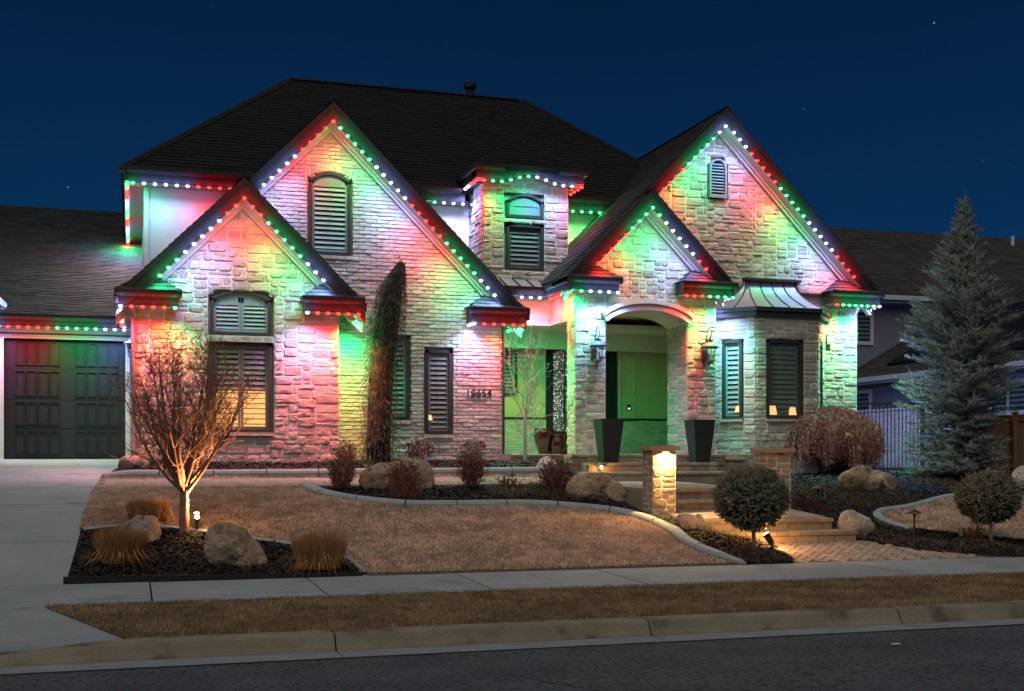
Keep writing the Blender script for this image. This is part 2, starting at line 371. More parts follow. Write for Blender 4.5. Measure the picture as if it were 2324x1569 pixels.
def sheet(name, poly, step, dz, mat, lump=0.0):
    poly = [(x, max(y, 14.62)) for x, y in poly]
    P = np.array(poly); x0, y0 = P.min(0); x1, y1 = P.max(0)
    nx = max(2, int((x1-x0)/step)+1); ny = max(2, int((y1-y0)/step)+1)
    xs = np.linspace(x0, x1, nx+1); ys = np.linspace(y0, y1, ny+1)
    XX, YY = np.meshgrid(xs, ys); cx = (XX[:-1,:-1]+XX[1:,1:])/2; cy = (YY[:-1,:-1]+YY[1:,1:])/2
    keep = inpoly(P, cx, cy); idx = -np.ones(XX.shape, int); vs = []; fs = []
    for j, i in zip(*np.nonzero(keep)):
        q = []
        for a, b in ((j,i),(j,i+1),(j+1,i+1),(j+1,i)):
            if idx[a,b] < 0:
                idx[a,b] = len(vs); x, y = XX[a,b], YY[a,b]
                vs.append((x, y, gz(x, y) + dz + (lump * noise.noise((x*2.3, y*2.3, 3.1)) if lump else 0)))
            q.append(idx[a,b])
        fs.append(tuple(q))
    mb = MB(); mb.add(vs, fs); return mb.build(name, mat, smooth=True)

# base terrain under everything, out to the horizon
mb = MB()
xs = list(np.arange(-12, 34, 0.35)); ys = list(np.arange(14.62, 40, 0.35))
base = sheet('garden_soil', [(-11,14.62),(34,14.62),(34,34),(-11,34)], 0.22, -0.05, M['mulch'], 0.02)
tag(base, 'dark mulch soil of the planting beds', None, None, 'structure')
far = MB(); far.add([(-400,-60,H-1.9),(500,-60,H-1.9),(500,700,H-1.9),(-400,700,H-1.9)], [(0,1,2,3)])
tag(far.build('ground', M['mulch']), 'dark ground reaching away behind the houses', None, None, 'structure')

# street: asphalt, gutter pan, curb
mb = MB(); yy = [-14, 0, 4, 6.5, 8, 9.55]; zz = [-1.75, -1.50, -1.51, -1.53, -1.55, -1.575]
xs = np.linspace(-40, 70, 45)
mb.add([(x, y, H+z) for y, z in zip(yy, zz) for x in xs], [(j*45+i, j*45+i+1, (j+1)*45+i+1, (j+1)*45+i) for j in range(5) for i in range(44)])
tag(mb.build('road', M['asphalt'], smooth=True), 'dark grey asphalt street in front of the curb', None, None, 'structure')
seam = MB()   # tar-filled joint along the gutter and a few cracks
def crack(pts, w, z=H-1.548):
    P = []
    for (x0, y0), (x1, y1) in zip(pts[:-1], pts[1:]):
        n = max(2, int(math.hypot(x1-x0, y1-y0)/0.08))
        for k in range(n):
            t = k/n; P.append((x0+(x1-x0)*t + RNG.uniform(-.012,.012), y0+(y1-y0)*t + RNG.uniform(-.012,.012)))
    P.append(pts[-1]); vs = []
    for i, (x, y) in enumerate(P):
        a = P[max(0,i-1)]; b = P[min(len(P)-1,i+1)]; dx, dy = b[0]-a[0], b[1]-a[1]; l = math.hypot(dx, dy) or 1
        ww = w * RNG.uniform(.5, 1.2) / 2; z0 = H + float(np.interp(y, yy, zz)) + 0.004
        vs += [(x - dy/l*ww, y + dx/l*ww, z0), (x + dy/l*ww, y - dx/l*ww, z0)]
    seam.add(vs, [(2*i, 2*i+1, 2*i+3, 2*i+2) for i in range(len(P)-1)])
crack([(-8,9.49),(20,9.49)], 0.05)
crack([(2.6,8.35),(2.75,7.9),(2.95,7.5),(2.9,7.1)], 0.012); crack([(4.1,7.7),(4.3,7.45)], 0.010)
crack([(8.8,9.3),(9.6,8.9),(10.6,8.6),(11.6,8.1),(12.4,7.6)], 0.02); crack([(1.0,9.0),(2.2,8.9),(3.4,8.75)], 0.008)
crack([(5.2,8.8),(6.4,8.5),(7.6,8.45)], 0.008)
so = seam.build('road_crack', mk('tar', (0.012,0.012,0.013), None, 5, 0.7)); tag(so, 'black tar seam and cracks in the asphalt', None, None, 'structure')
road_chip_mb = MB(); road_chip_mb.box(*[float(v) for v in (6.03,6.10,8.66,8.69)], H-1.548, H-1.541)  # small white chip on the asphalt
tag(road_chip_mb.build('road_chip', M['white']), 'tiny white chip lying on the asphalt', 'reflector')

curb_t = bpy.data.objects.new('curb', None); COL.objects.link(curb_t); tag(curb_t, 'tan concrete street curb with grey gutter pan', None, None, 'structure')
def curb_piece(x0, x1, parent):
    def h(x): return sstep(-1.5, 0.05, x)
    n = max(1, int((x1-x0)/0.35)); n = max(n, 2); vs = []
    for i in range(n+1):
        x = x0 + 0.008 + (x1-x0-0.016)*i/n; k = h(x)
        top = H - 1.565 + 0.115*k; prof = [(9.93,H-1.60),(9.93,H-1.578),(9.965,H-1.56+0.03*k),(10.00,top-0.012),(10.025,top),(10.20,top+0.004),(10.20,H-1.75),(9.93,H-1.75)]
        vs += [(x, y + 0.0, z) for y, z in prof]
    m = 8; fs = [(i*m+j, (i+1)*m+j, (i+1)*m+(j+1)%m, i*m+(j+1)%m) for i in range(n) for j in range(m)]
    fs += [tuple(range(m-1,-1,-1)), tuple(range(n*m, n*m+m))]
    mb = MB(); mb.add(vs, fs); o = mb.build('curb_stone', M['curb'], parent, smooth=False)
    mb = MB()
    g = []
    for i in range(2):
        x = (x0+0.006, x1-0.006)[i]; g += [(x,9.52,H-1.575),(x,9.93,H-1.583),(x,9.93,H-1.70),(x,9.52,H-1.70)]
    mb.hexa(g[:4], g[4:]); mb.build('gutter_pan', M['gutterpan'], parent)
jx = [-14.0, -10.6, -6.4, -3.2] + [Xp(760,10.0), Xp(1472,10.0), Xp(2038,10.0), 13.2, 17.4, 21.6, 26.0]
jx = sorted(jx)
for a, b in zip(jx[:-1], jx[1:]): curb_piece(a, b, curb_t)

# park strip, apron, sidewalk slabs, driveway slabs
def strip_left(y): return float(np.interp(y, [10.15, 12.7], [-0.02, -0.83]))
pk = MB()
pk.add([(strip_left(10.2),10.2,H-1.452),(26,10.2,H-1.452),(26,12.68,H-1.452),(strip_left(12.68),12.68,H-1.452)], [(0,1,2,3)])
tag(pk.build('parkstrip_soil', M['turf']), 'soil under the dormant grass of the kerbside strip', None, None, 'structure')
sw = bpy.data.objects.new('sidewalk', None); COL.objects.link(sw); tag(sw, 'grey concrete sidewalk of square slabs', None, None, 'structure')
sj = [Xp(x, 14.6) for x in (340, 695, 1033, 1350, 1640)]
st = (sj[3]-sj[0])/3
sx = [sj[0]-st*k for k in (6,5,4,3,2,1)] + sj + [sj[-1]+st*k for k in (1,2,3,4,5,6)]
for a, b in zip(sx[:-1], sx[1:]):
    mb = MB(); zf, zb = H-1.43-0.016*1.9, H-1.43; g = 0.010
    t = RNG.uniform(-.003,.003)
    mb.hexa([(a+g,12.7,zf-.2),(b-g,12.7,zf-.2),(b-g,14.595,zb-.2),(a+g,14.595,zb-.2)], [(a+g,12.7,zf+t),(b-g,12.7,zf+t),(b-g,14.595,zb+t),(a+g,14.595,zb+t)])
    mb.build('sidewalk_slab', M['concrete'], sw)
mb = MB(); mb.add([(-14,12.66,H-1.475),(26,12.66,H-1.475),(26,14.62,H-1.45),(-14,14.62,H-1.45)], [(0,1,2,3)]); mb.build('joint_bed', M['mulch'], sw)
dw = bpy.data.objects.new('driveway', None); COL.objects.link(dw); tag(dw, 'grey concrete driveway rising to the garage door', None, None, 'structure')
dyj = [14.605, 16.55, 18.5, 20.3, 22.3, 24.5, 26.88]
for k, (a, b) in enumerate(zip(dyj[:-1], dyj[1:])):
    for x0, x1 in ((-6.2, -3.35), (-3.35, None)):
        n = 4; vs = []
        for i in range(n+1):
            y = a + 0.009 + (b-a-0.018)*i/n; z = H + float(np.interp(y, PD[:,0], PD[:,1]))
            xr = (drive_x(y) if y < 22.55 else (0.0)) if x1 is None else x1 - 0.008
            vs += [(x0+0.008, y, z), (xr, y, z), (xr, y, z-.3), (x0+0.008, y, z-.3)]
        fs = [(i*4+j, (i+1)*4+j, (i+1)*4+(j+1)%4, i*4+(j+1)%4)[::-1] for i in range(n) for j in range(4)] + [(3,2,1,0), (n*4,n*4+1,n*4+2,n*4+3)]
        mb = MB(); mb.add(vs, fs); mb.build('driveway_slab', M['concrete'], dw)
mb = MB()
mb.add([(-9,12.69,H-1.458),(strip_left(12.69),12.69,H-1.458),(strip_left(10.2),10.21,H-1.462),(-0.6,10.19,H-1.50),(-1.6,10.19,H-1.562),(-9,10.19,H-1.565)], [(0,5,4,3,2,1)])
mb.build('apron_slab', M['concrete'], dw)

# lawns
k1 = [(678,1104),(713,1121.5),(791,1137),(898,1149),(1003,1151),(1100,1149.6),(1197,1148),(1306,1155),(1392,1164),(1440,1175),(1485,1191),(1516,1207),(1528,1219),(1545,1234),(1584,1253.5),(1636,1270.5),(1691,1283)]
k1g = [G(*p) for p in k1]
k3 = [(186,1200),(260,1191),(400,1193),(590,1222),(680,1233),(780,1256),(818,1280),(837,1303)]
k3g = [G(*p) for p in k3]
def path_front(X): return 19.62 + 0.0*X
lawn_poly = [(drive_x(path_front(0))+.01, path_front(0))] + [(p.x, p.y) for p in k3g[:0]]
lawn_poly += [(k3g[0].x-.05, k3g[0].y)] + [(p.x, p.y) for p in k3g[1:]] + [(k3g[-1].x, 14.602)] + [(k1g[-1].x, 14.602)] + [(p.x, p.y) for p in reversed(k1g)] + [(k1g[0].x, path_front(0))]
lawn = sheet('lawn', lawn_poly, 0.09, 0.0, M['turf'], 0.012); tag(lawn, 'turf of the sloping front lawn', None, None, 'structure')
mb = MB(); mb.box(k3g[-1].x-.02, k1g[-1].x+.02, 14.598, 14.66, H-1.47, H-1.402); lip = mb.build('lawn_lip', M['turf'], lawn)
k4 = [(2330,1131),(2250,1127),(2171,1127),(2133,1136),(2083,1151),(2041,1158),(2014,1160),(2001,1168),(2009,1179),(2040,1190),(2074,1198)]
k4g = [G(*p) for p in k4]
lawn4_poly = [(p.x, p.y) for p in k4g] + [tuple(G(2190,1212).xy), tuple(G(2330,1224).xy)]
lawn4 = sheet('side_lawn', lawn4_poly, 0.09, 0.0, M['turf'], 0.01); tag(lawn4, 'turf of the small lawn at the right', None, None, 'structure')
grass_strip_poly = [(drive_x(21.2)+.02,21.02),(Xp(1240,21.1),21.02),(Xp(1240,21.3),21.3),(drive_x(21.2)+.02,21.22)]
gs = sheet('grass_strip', grass_strip_poly, 0.09, 0.0, M['turf']); tag(gs, 'narrow turf strip behind the paver path', None, None, 'structure')

def blades(name, poly, dens, hmin, hmax, w, mat, label, zfun=GZ, lean=0.35, dz=0.0, holes=None, seed=1):
    rg = np.random.default_rng(seed); P = np.array(poly); x0, y0 = P.min(0); x1, y1 = P.max(0)
    n = int((x1-x0)*(y1-y0)*dens); x = rg.uniform(x0, x1, n); y = rg.uniform(y0, y1, n)
    k = inpoly(P, x, y)
    if holes is not None:
        for hp in holes: k &= ~inpoly(hp, x, y)
    x, y = x[k], y[k]; n = len(x)
    # coarse height grid, bilinear
    gx = np.arange(x0-.2, x1+.4, .15); gy = np.arange(y0-.2, y1+.4, .15)
    gg = zfun(*np.meshgrid(gx, gy)); fx = (x-gx[0])/.15; fy = (y-gy[0])/.15; ix = fx.astype(int); iy = fy.astype(int); fx -= ix; fy -= iy
    z = gg[iy,ix]*(1-fx)*(1-fy) + gg[iy,ix+1]*fx*(1-fy) + gg[iy+1,ix]*(1-fx)*fy + gg[iy+1,ix+1]*fx*fy + dz
    cl = np.array([0.8*noise.noise((a*1.3, b*1.6, seed)) + 1.0*noise.noise((a*5.0, b*6.5, seed+7)) + .5*noise.noise((a*11, b*13, seed+3)) for a, b in zip(x, y)])
    hh = rg.uniform(hmin, hmax, n) * (1 + 0.45*np.clip(cl, -1, 1)); th = rg.uniform(0, 2*np.pi, n); ww = w * rg.uniform(.6, 1.4, n)
    lx = rg.normal(0, lean, n)*hh; ly = rg.normal(0, lean, n)*hh
    dx, dy = np.cos(th)*ww/2, np.sin(th)*ww/2
    V = np.empty((n, 3, 3)); V[:,0] = np.stack([x-dx, y-dy, z-.005], 1); V[:,1] = np.stack([x+dx, y+dy, z-.005], 1); V[:,2] = np.stack([x+lx, y+ly, z+hh], 1)
    t = np.clip(0.5 + 0.62*cl + rg.normal(0, .2, n), 0, 1)
    o = np_mesh(name, V.reshape(-1, 3), 3, mat, None, np.repeat(t, 3))
    return tag(o, label, 'grass', None, 'stuff')
blades('lawn_grass', lawn_poly, 3600, .022, .042, .011, M['blade'], 'tan dormant grass of the front lawn', seed=1)
blades('side_lawn_grass', lawn4_poly, 1600, .03, .05, .013, M['blade'], 'tan dormant grass of the small right lawn', seed=2)
blades('strip_grass', grass_strip_poly, 1600, .03, .06, .014, M['blade'], 'thin line of dormant grass behind the paver path', seed=3)
pk_poly = [(strip_left(10.22),10.22),(14.5,10.22),(16.5,12.68),(strip_left(12.68),12.68)]
hole = [(Xp(1230,11.9)+.35*math.cos(a), 12.0+.12*math.sin(a)) for a in np.linspace(0, 6.28, 12)]
blades('parkstrip_grass', pk_poly, 5200, .02, .042, .010, M['blade2'], 'brown dormant grass of the kerbside strip', zfun=lambda a, b: np.full(a.shape, H-1.452), holes=[hole], seed=4)

# mulch chips
def chips(poly, dens, label, excl=(), seed=1):
    rg = np.random.default_rng(seed); P = np.array(poly); x0, y0 = P.min(0); x1, y1 = P.max(0)
    n = int((x1-x0)*(y1-y0)*dens); x = rg.uniform(x0, x1, n); y = rg.uniform(y0, y1, n); k = inpoly(P, x, y)
    for e in excl: k &= ~inpoly(e, x, y)
    x, y = x[k], y[k]; n = len(x); z = GZ(x, y) - .02 + rg.uniform(0, .03, n)
    a = rg.uniform(.008, .024, n); b = a*rg.uniform(.3, .65, n); th = rg.uniform(0, 6.28, n)
    tl = rg.normal(0, .35, (n, 2)); V = np.empty((n, 4, 3))
    for q, (s1, s2) in enumerate(((-1,-1),(1,-1),(1,1),(-1,1))):
        u, v = s1*a, s2*b
        px_, py_ = u*np.cos(th)-v*np.sin(th), u*np.sin(th)+v*np.cos(th)
        V[:,q] = np.stack([x+px_, y+py_, z + px_*tl[:,0] + py_*tl[:,1]], 1)
    t = np.where(rg.random(n) < .045, 1.0, rg.uniform(0, .7, n))
    o = np_mesh('mulch', V.reshape(-1, 3), 4, M['chip'], None, np.repeat(t, 4)); tag(o, label, 'mulch', None, 'stuff')
left_bed = [(drive_x(14.8)+.02,14.66)] + [(p.x, p.y) for p in k3g]
chips(left_bed + [(k3g[-1].x,14.66)], 3000, 'black bark mulch of the bed around the bare tree', seed=1)
mid_bed = [(p.x, p.y) for p in k1g] + [(G(1818,1281).x, 14.66), tuple(G(1790,1262).xy), tuple(G(1755,1238).xy), (8.2,15.9), (7.75,17.3), (7.2,18.2), (6.9,19.6), (k1g[0].x,19.6)]
chips(mid_bed, 2400, 'black bark mulch of the bed below the steps', seed=2)
back_bed = [(-.45,21.5),(Xp(1240,21.5),21.45),(8.3,22.5),(8.3,23.6),(7.2,23.7),(3.8,23.7),(3.8,22.7),(.04,22.7),(-.3,22.6)]
chips(back_bed, 1500, 'black bark mulch of the bed along the house wall', seed=3)
right_bed = [(10.45,15.85),tuple(G(1931,1226).xy),tuple(G(2025,1243).xy),tuple(G(2133,1259).xy),tuple(G(2330,1266).xy),(21,17),(21,26),(15.8,26),(15.8,24),(12.4,23.8),(11.4,21.5),(10.2,18.2),(10.4,17.2)]
chips(right_bed, 1300, 'black bark mulch of the bed right of the steps', excl=[lawn4_poly], seed=4)
# ------------------------------------------------------------------ edging, path, steps, pillars
def resample(P, step):
    P = [Vector((p[0], p[1], 0)) for p in P]; out = [P[0]]; L = [0]
    for a, b in zip(P[:-1], P[1:]): L.append(L[-1] + (b-a).length)
    n = max(2, int(round(L[-1]/step))); res = []
    for k in range(n+1):
        s = L[-1]*k/n
        i = max(j for j in range(len(L)) if L[j] <= s + 1e-9); i = min(i, len(P)-2)
        res.append(P[i].lerp(P[i+1], (s-L[i])/max(1e-9, L[i+1]-L[i])))
    return res
def smooth(P, it=2):
    P = [Vector((p[0], p[1], 0)) for p in P]
    for _ in range(it):
        Q = [P[0]]
        for a, b in zip(P[:-1], P[1:]): Q += [a.lerp(b, .25), a.lerp(b, .75)]
        Q.append(P[-1]); P = Q
    return P
def edging(P, label, width=.16, rise=.075, seg=.8, side=1, low_end=True):
    pts = resample(smooth(P), 0.1); n = len(pts)
    root = thing('garden_edging', label, 'garden edging', (pts[n//2].x, pts[n//2].y, gz(pts[n//2].x, pts[n//2].y)))
    nrm = []
    for i in range(n):
        d = (pts[min(n-1,i+1)] - pts[max(0,i-1)]).normalized(); nrm.append(Vector((-d.y, d.x, 0)) * side)
    per = max(3, int(seg/0.1)); i = 0
    while i < n-1:
        j = min(n-1, i+per)
        if n-1-j < 3: j = n-1
        vs = []; rows = j-i+1
        for k in range(i, j+1):
            p = pts[k].copy(); d = (pts[min(n-1,k+1)] - pts[max(0,k-1)]).normalized()
            if k == i and i > 0: p += d*0.011
            if k == j and j < n-1: p -= d*0.011
            z = gz(p.x, p.y); q = p + nrm[k]*width; zq = gz(q.x, q.y); zt = max(z, zq*0.5+z*0.5)+rise
            f = 1.0
            if low_end and (n-1-k) < 4: f = 0.25 + 0.75*(n-1-k)/4
            zt = z + (zt-z)*f
            a = p + nrm[k]*0.02; b = p + nrm[k]*0.05; c = p + nrm[k]*(width-0.035); e = q
            vs += [(p.x,p.y,z-.08),(p.x,p.y,z+(zt-z)*.45),(a.x,a.y,z+(zt-z)*.8),(b.x,b.y,zt),(c.x,c.y,zt+.004),(e.x,e.y,zt-.025),(e.x,e.y,z-.08)]
        m = 7; fs = [(r*m+t, (r+1)*m+t, (r+1)*m+(t+1)%m, r*m+(t+1)%m) for r in range(rows-1) for t in range(m)]
        if side < 0: fs = [f[::-1] for f in fs]
        fs += [tuple(range(m)), tuple(range((rows-1)*m+m-1, (rows-1)*m-1, -1))]
        mb = MB(); mb.add(vs, fs); mb.build('edging_stone', M['kerbc'], root)
        i = j
    return root
edging([(p.x,p.y) for p in k1g], 'curving pale concrete edging between front lawn and middle mulch bed', .17)
k2 = [(drive_x(21.4)+.06,21.32),(0.3,21.28),(2,21.30),(4,21.33),(6,21.36),(7.3,21.40),(7.9,21.5)]
edging(k2, 'pale concrete edging of the bed along the house wall', .15, .09, .9)
edging([(p.x,p.y) for p in k3g], 'pale concrete edging behind the bed with the bare tree', .09, .015, .9, side=-1)
edging([(p.x,p.y) for p in k4g], 'pale concrete edging around the small right lawn', .16, .05, .7, side=-1)
# dark timber-coloured edge of the raised left bed along the sidewalk
mb = MB(); x0, x1 = drive_x(14.6)-.02, k3g[-1].x-.02
mb.hexa([(x0,14.60,H-1.45),(x1,14.60,H-1.45),(x1,14.66,H-1.45),(x0,14.66,H-1.45)], [(x0,14.61,H-1.345),(x1,14.61,H-1.385),(x1,14.66,H-1.385),(x0,14.66,H-1.345)])
tag(mb.build('bed_border', mk('black_border', (.014,.013,.012), (.02,.018,.016), 8, .8, .4, 40)), 'black raised border of the left bed along the sidewalk', 'garden border')

path = bpy.data.objects.new('paver_path', None); COL.objects.link(path); tag(path, 'pale paver path from the driveway to the steps', None, None, 'structure')
def paver(parent, cx, cy, lx, ly, ang, z=None, h=.05, gap=.006, slope=True):
    mb = MB(); mb.cur = RNG.random(); c, s = math.cos(ang), math.sin(ang); q = []; b = .006
    for ins, dz in ((0, -h), (0, -.006), (b, 0)):
        for sx_, sy_ in ((-1,-1),(1,-1),(1,1),(-1,1)):
            u, v = sx_*(lx/2-gap/2-ins), sy_*(ly/2-gap/2-ins); x, y = cx+u*c-v*s, cy+u*s+v*c
            zz_ = (gz(x, y) if z is None else z(x, y)); q.append((x, y, zz_+dz))
    fs = [(i, (i+1)%4, (i+1)%4+4, i+4) for i in range(4)] + [(i+4, (i+1)%4+4, (i+1)%4+8, i+8) for i in range(4)] + [(8,9,10,11)]
    dzj = RNG.uniform(0, .004); q = [(x, y, z_+.02+dzj) for x, y, z_ in q]
    mb.add(q, fs); return mb.build('paver', M['paver'], parent)
y = 19.66; row = 0
while y < 20.98:
    x = drive_x(y) + .02 + (.11 if row % 2 else 0)
    while x < 6.9:
        paver(path, x+.15, y+.07, .30, .148, 0); x += .30
    y += .148; row += 1
apron = bpy.data.objects.new('paver_landing', None); COL.objects.link(apron); tag(apron, 'herringbone paver landing between sidewalk and lowest step', None, None, 'structure')
ap_poly = [(G(1818,1281).x,14.61), tuple(G(1790,1262).xy), tuple(G(1755,1238).xy), (8.0,15.9), (10.42,15.86), tuple(G(1960,1230).xy), tuple(G(2025,1243).xy), tuple(G(2133,1259).xy), tuple(G(2315,1266).xy), (G(2315,1266).x,14.61)]
mb = MB(); mb.add([(6.9,14.60,apz(0,14.6)-.05),(12.8,14.60,apz(0,14.6)-.05),(12.8,15.9,apz(0,15.9)-.05),(6.9,15.9,apz(0,15.9)-.05)], [(0,1,2,3)])
s_ = .2; cnt = 0
for a in range(-30, 90):
    for b in range(-30, 60):
        # herringbone of 2:1 pavers on a unit grid of half a paver, laid at 45 degrees
        r = (a + b) % 4
        gx_, gy_ = a*.105, b*.105
        if (a - b) % 4 == 0: cx_, cy_, l1, l2 = gx_+.0525, gy_, .21, .105
        elif (a - b) % 4 == 3: cx_, cy_, l1, l2 = gx_, gy_+.0525, .105, .21
        else: continue
        X_ = 6.5 + (cx_*math.cos(.78)-cy_*math.sin(.78)); Y_ = 14.0 + (cx_*math.sin(.78)+cy_*math.cos(.78))
        if not (14.66 < Y_ < 15.86) or not bool(inpoly(ap_poly, np.array([X_]), np.array([Y_]))[0]): continue
        if cnt >= 300: continue
        paver(apron, X_, Y_, l1, l2, .78, z=lambda x, y: apz(x, y)-.022); cnt += 1
mbb = MB(); mbb.add([(x, y, apz(x, y)-.012) for x, y in ap_poly], [tuple(range(len(ap_poly)-1,-1,-1))]); mbb.build('joint_sand', mk('joint_sand', (.20,.175,.14), (.15,.13,.10), 20, .95), apron)

steps = thing('front_steps', 'tan block steps with pale treads rising from the paver landing to the porch', 'steps', (9.2, 15.85, H-1.24))
def row_blocks(parent, name, x0, x1, y0, y1, z0, z1, lmin, lmax, mat, jit=.006, bev=.008):
    x = x0
    while x < x1 - .02:
        l = RNG.uniform(lmin, lmax)
        if x1 - (x + l) < lmin*.5: l = x1 - x
        a, b = x + .006, x + l - .006; yj = y0 + RNG.uniform(-jit, jit); mb = MB(); mb.cur = RNG.random()
        q = [(a,yj+bev,z0+.002),(b,yj+bev,z0+.002),(b,y1,z0+.002),(a,y1,z0+.002),(a,yj,z0+bev),(b,yj,z0+bev),(a,yj,z1-bev),(b,yj,z1-bev),(a+bev,yj+bev,z1),(b-bev,yj+bev,z1),(b-bev,y1,z1),(a+bev,y1,z1)]
        mb.add(q, [(0,1,5,4),(4,5,7,6),(6,7,9,8),(8,9,10,11),(0,4,6,8,11,3),(1,2,10,9,7,5),(0,3,2,1)]); mb.build(name, mat, parent); x += l
def step(x0, x1, yf, zt, zb, yb, zbk=None):
    """one riser with its tread from yf back to yb"""
    zt += H; zb += H; zbk = zt if zbk is None else zbk + H
    mb = MB(); mb.hexa([(x0+.03,yf+.03,zb-.25),(x1-.03,yf+.03,zb-.25),(x1-.03,yb,zb-.25),(x0+.03,yb,zb-.25)], [(x0+.03,yf+.03,zt-.012),(x1-.03,yf+.03,zt-.012),(x1-.03,yb,zbk-.012),(x0+.03,yb,zbk-.012)])
    core = mb.build('step', M['block'], steps)
    ch = .062; row_blocks(core, 'riser_block', x0+.02, x1-.02, yf+.012, yf+.2, zb-.06, zt-ch, .26, .38, M['block'], .008)
    row_blocks(core, 'cap_block', x0, x1, yf-.012, yf+.17, zt-ch, zt, .17, .21, M['block'], .004)
    # pavers of the tread
    t = MB(); y = yf + .175
    while y < yb - .02:
        d = min(.15, yb - y); x = x0 + RNG.uniform(0, .1); 
        while x < x1 - .03:
            w = min(.22, x1 - x - .01); za = zt + (zbk-zt)*(y-yf)/(yb-yf); zc = zt + (zbk-zt)*(y+d-yf)/(yb-yf); r = RNG.random(); j = RNG.uniform(-.002,.002)
            t.hexa([(x+.003,y+.003,za-.05),(x+w-.003,y+.003,za-.05),(x+w-.003,y+d-.003,zc-.05),(x+.003,y+d-.003,zc-.05)], [(x+.003,y+.003,za+j),(x+w-.003,y+.003,za+j),(x+w-.003,y+d-.003,zc+j),(x+.003,y+d-.003,zc+j)], r); x += .22
        y += .15
    if t.v: tag(t.build('tread_pavers', M['paver'], core), kind='stuff')
step(8.05,10.42,15.85,-1.09,-1.24,16.32)
step(7.9,10.28,16.3,-.92,-1.08,17.52,-.83)
step(8.0,9.80,17.5,-.665,-.83,18.02)
step(7.9,10.0,18.0,-.50,-.66,21.57,-.445)
step(8.15,11.48,21.55,-.27,-.445,22.07)
step(8.45,11.25,22.05,-.09,-.265,22.57)
step(8.3,11.7,22.55,.08,-.09,23.1)
# link from the path to the landing
mb = MB(); mb.hexa([(6.85,19.64,H-.8),(7.95,19.64,H-.8),(7.95,21.0,H-.8),(6.85,21.0,H-.8)], [(6.85,19.64,H-.462),(7.95,19.64,H-.487),(7.95,21.0,H-.455),(6.85,21.0,H-.362)])
mb.build('path_link', M['paver'], path)

# ------------------------------------------------------------------ stonework
def clip_convex(poly, lines):
    """keep a*x + b*y <= c for every line"""
    for a, b, c in lines:
        out = []; n = len(poly)
        for i in range(n):
            p, q = poly[i], poly[(i+1) % n]; dp, dq = a*p[0]+b*p[1]-c, a*q[0]+b*q[1]-c
            if dp <= 0: out.append(p)
            if (dp < 0) != (dq < 0) and abs(dp-dq) > 1e-12:
                t = dp/(dp-dq); out.append((p[0]+(q[0]-p[0])*t, p[1]+(q[1]-p[1])*t))
        poly = out
        if len(poly) < 3: return []
    return poly
def area(p): return abs(sum(p[i][0]*p[(i+1)%len(p)][1]-p[(i+1)%len(p)][0]*p[i][1] for i in range(len(p))))/2
def ashlar(rng, u0, u1, v0, v1, unit=.085, holes=(), wide=(2,3,3,4,4,5), high=(1,2,2,2)):
    nu = max(1, round((u1-u0)/unit)); nv = max(1, round((v1-v0)/unit)); du = (u1-u0)/nu; dv = (v1-v0)/nv
    occ = np.zeros((nv, nu), bool)
    for h in holes:
        for j in range(nv):
            for i in range(nu):
                cu, cv = u0+(i+.5)*du, v0+(j+.5)*dv
                if h[0]-du*.2 < cu < h[1]+du*.2 and h[2]-dv*.2 < cv < h[3]+dv*.2: occ[j,i] = True
    res = []
    for j in range(nv):
        for i in range(nu):
            if occ[j,i]: continue
            w = rng.choice(wide); h = rng.choice(high)
            if h == 3: w = min(w, 4)
            while w > 1 and (i+w > nu or occ[j,i:i+w].any()): w -= 1
            while h > 1 and (j+h > nv or occ[j:j+h,i:i+w].any()): h -= 1
            if i+w < nu and i+w+1 >= nu and not occ[j:j+h,i:i+w+1].any() and w < 5: w = nu - i
            occ[j:j+h,i:i+w] = True
            res.append((u0+i*du, u0+(i+w)*du, v0+j*dv, v0+(j+h)*dv))
    return res
class Frame:
    """maps wall coordinates (u along, v up, n out) to the world"""
    def __init__(s, o, u, n): s.o = Vector(o); s.u = Vector(u); s.n = Vector(n)
    def __call__(s, a, b, c): return s.o + s.u*a + Vector((0,0,b)) + s.n*c
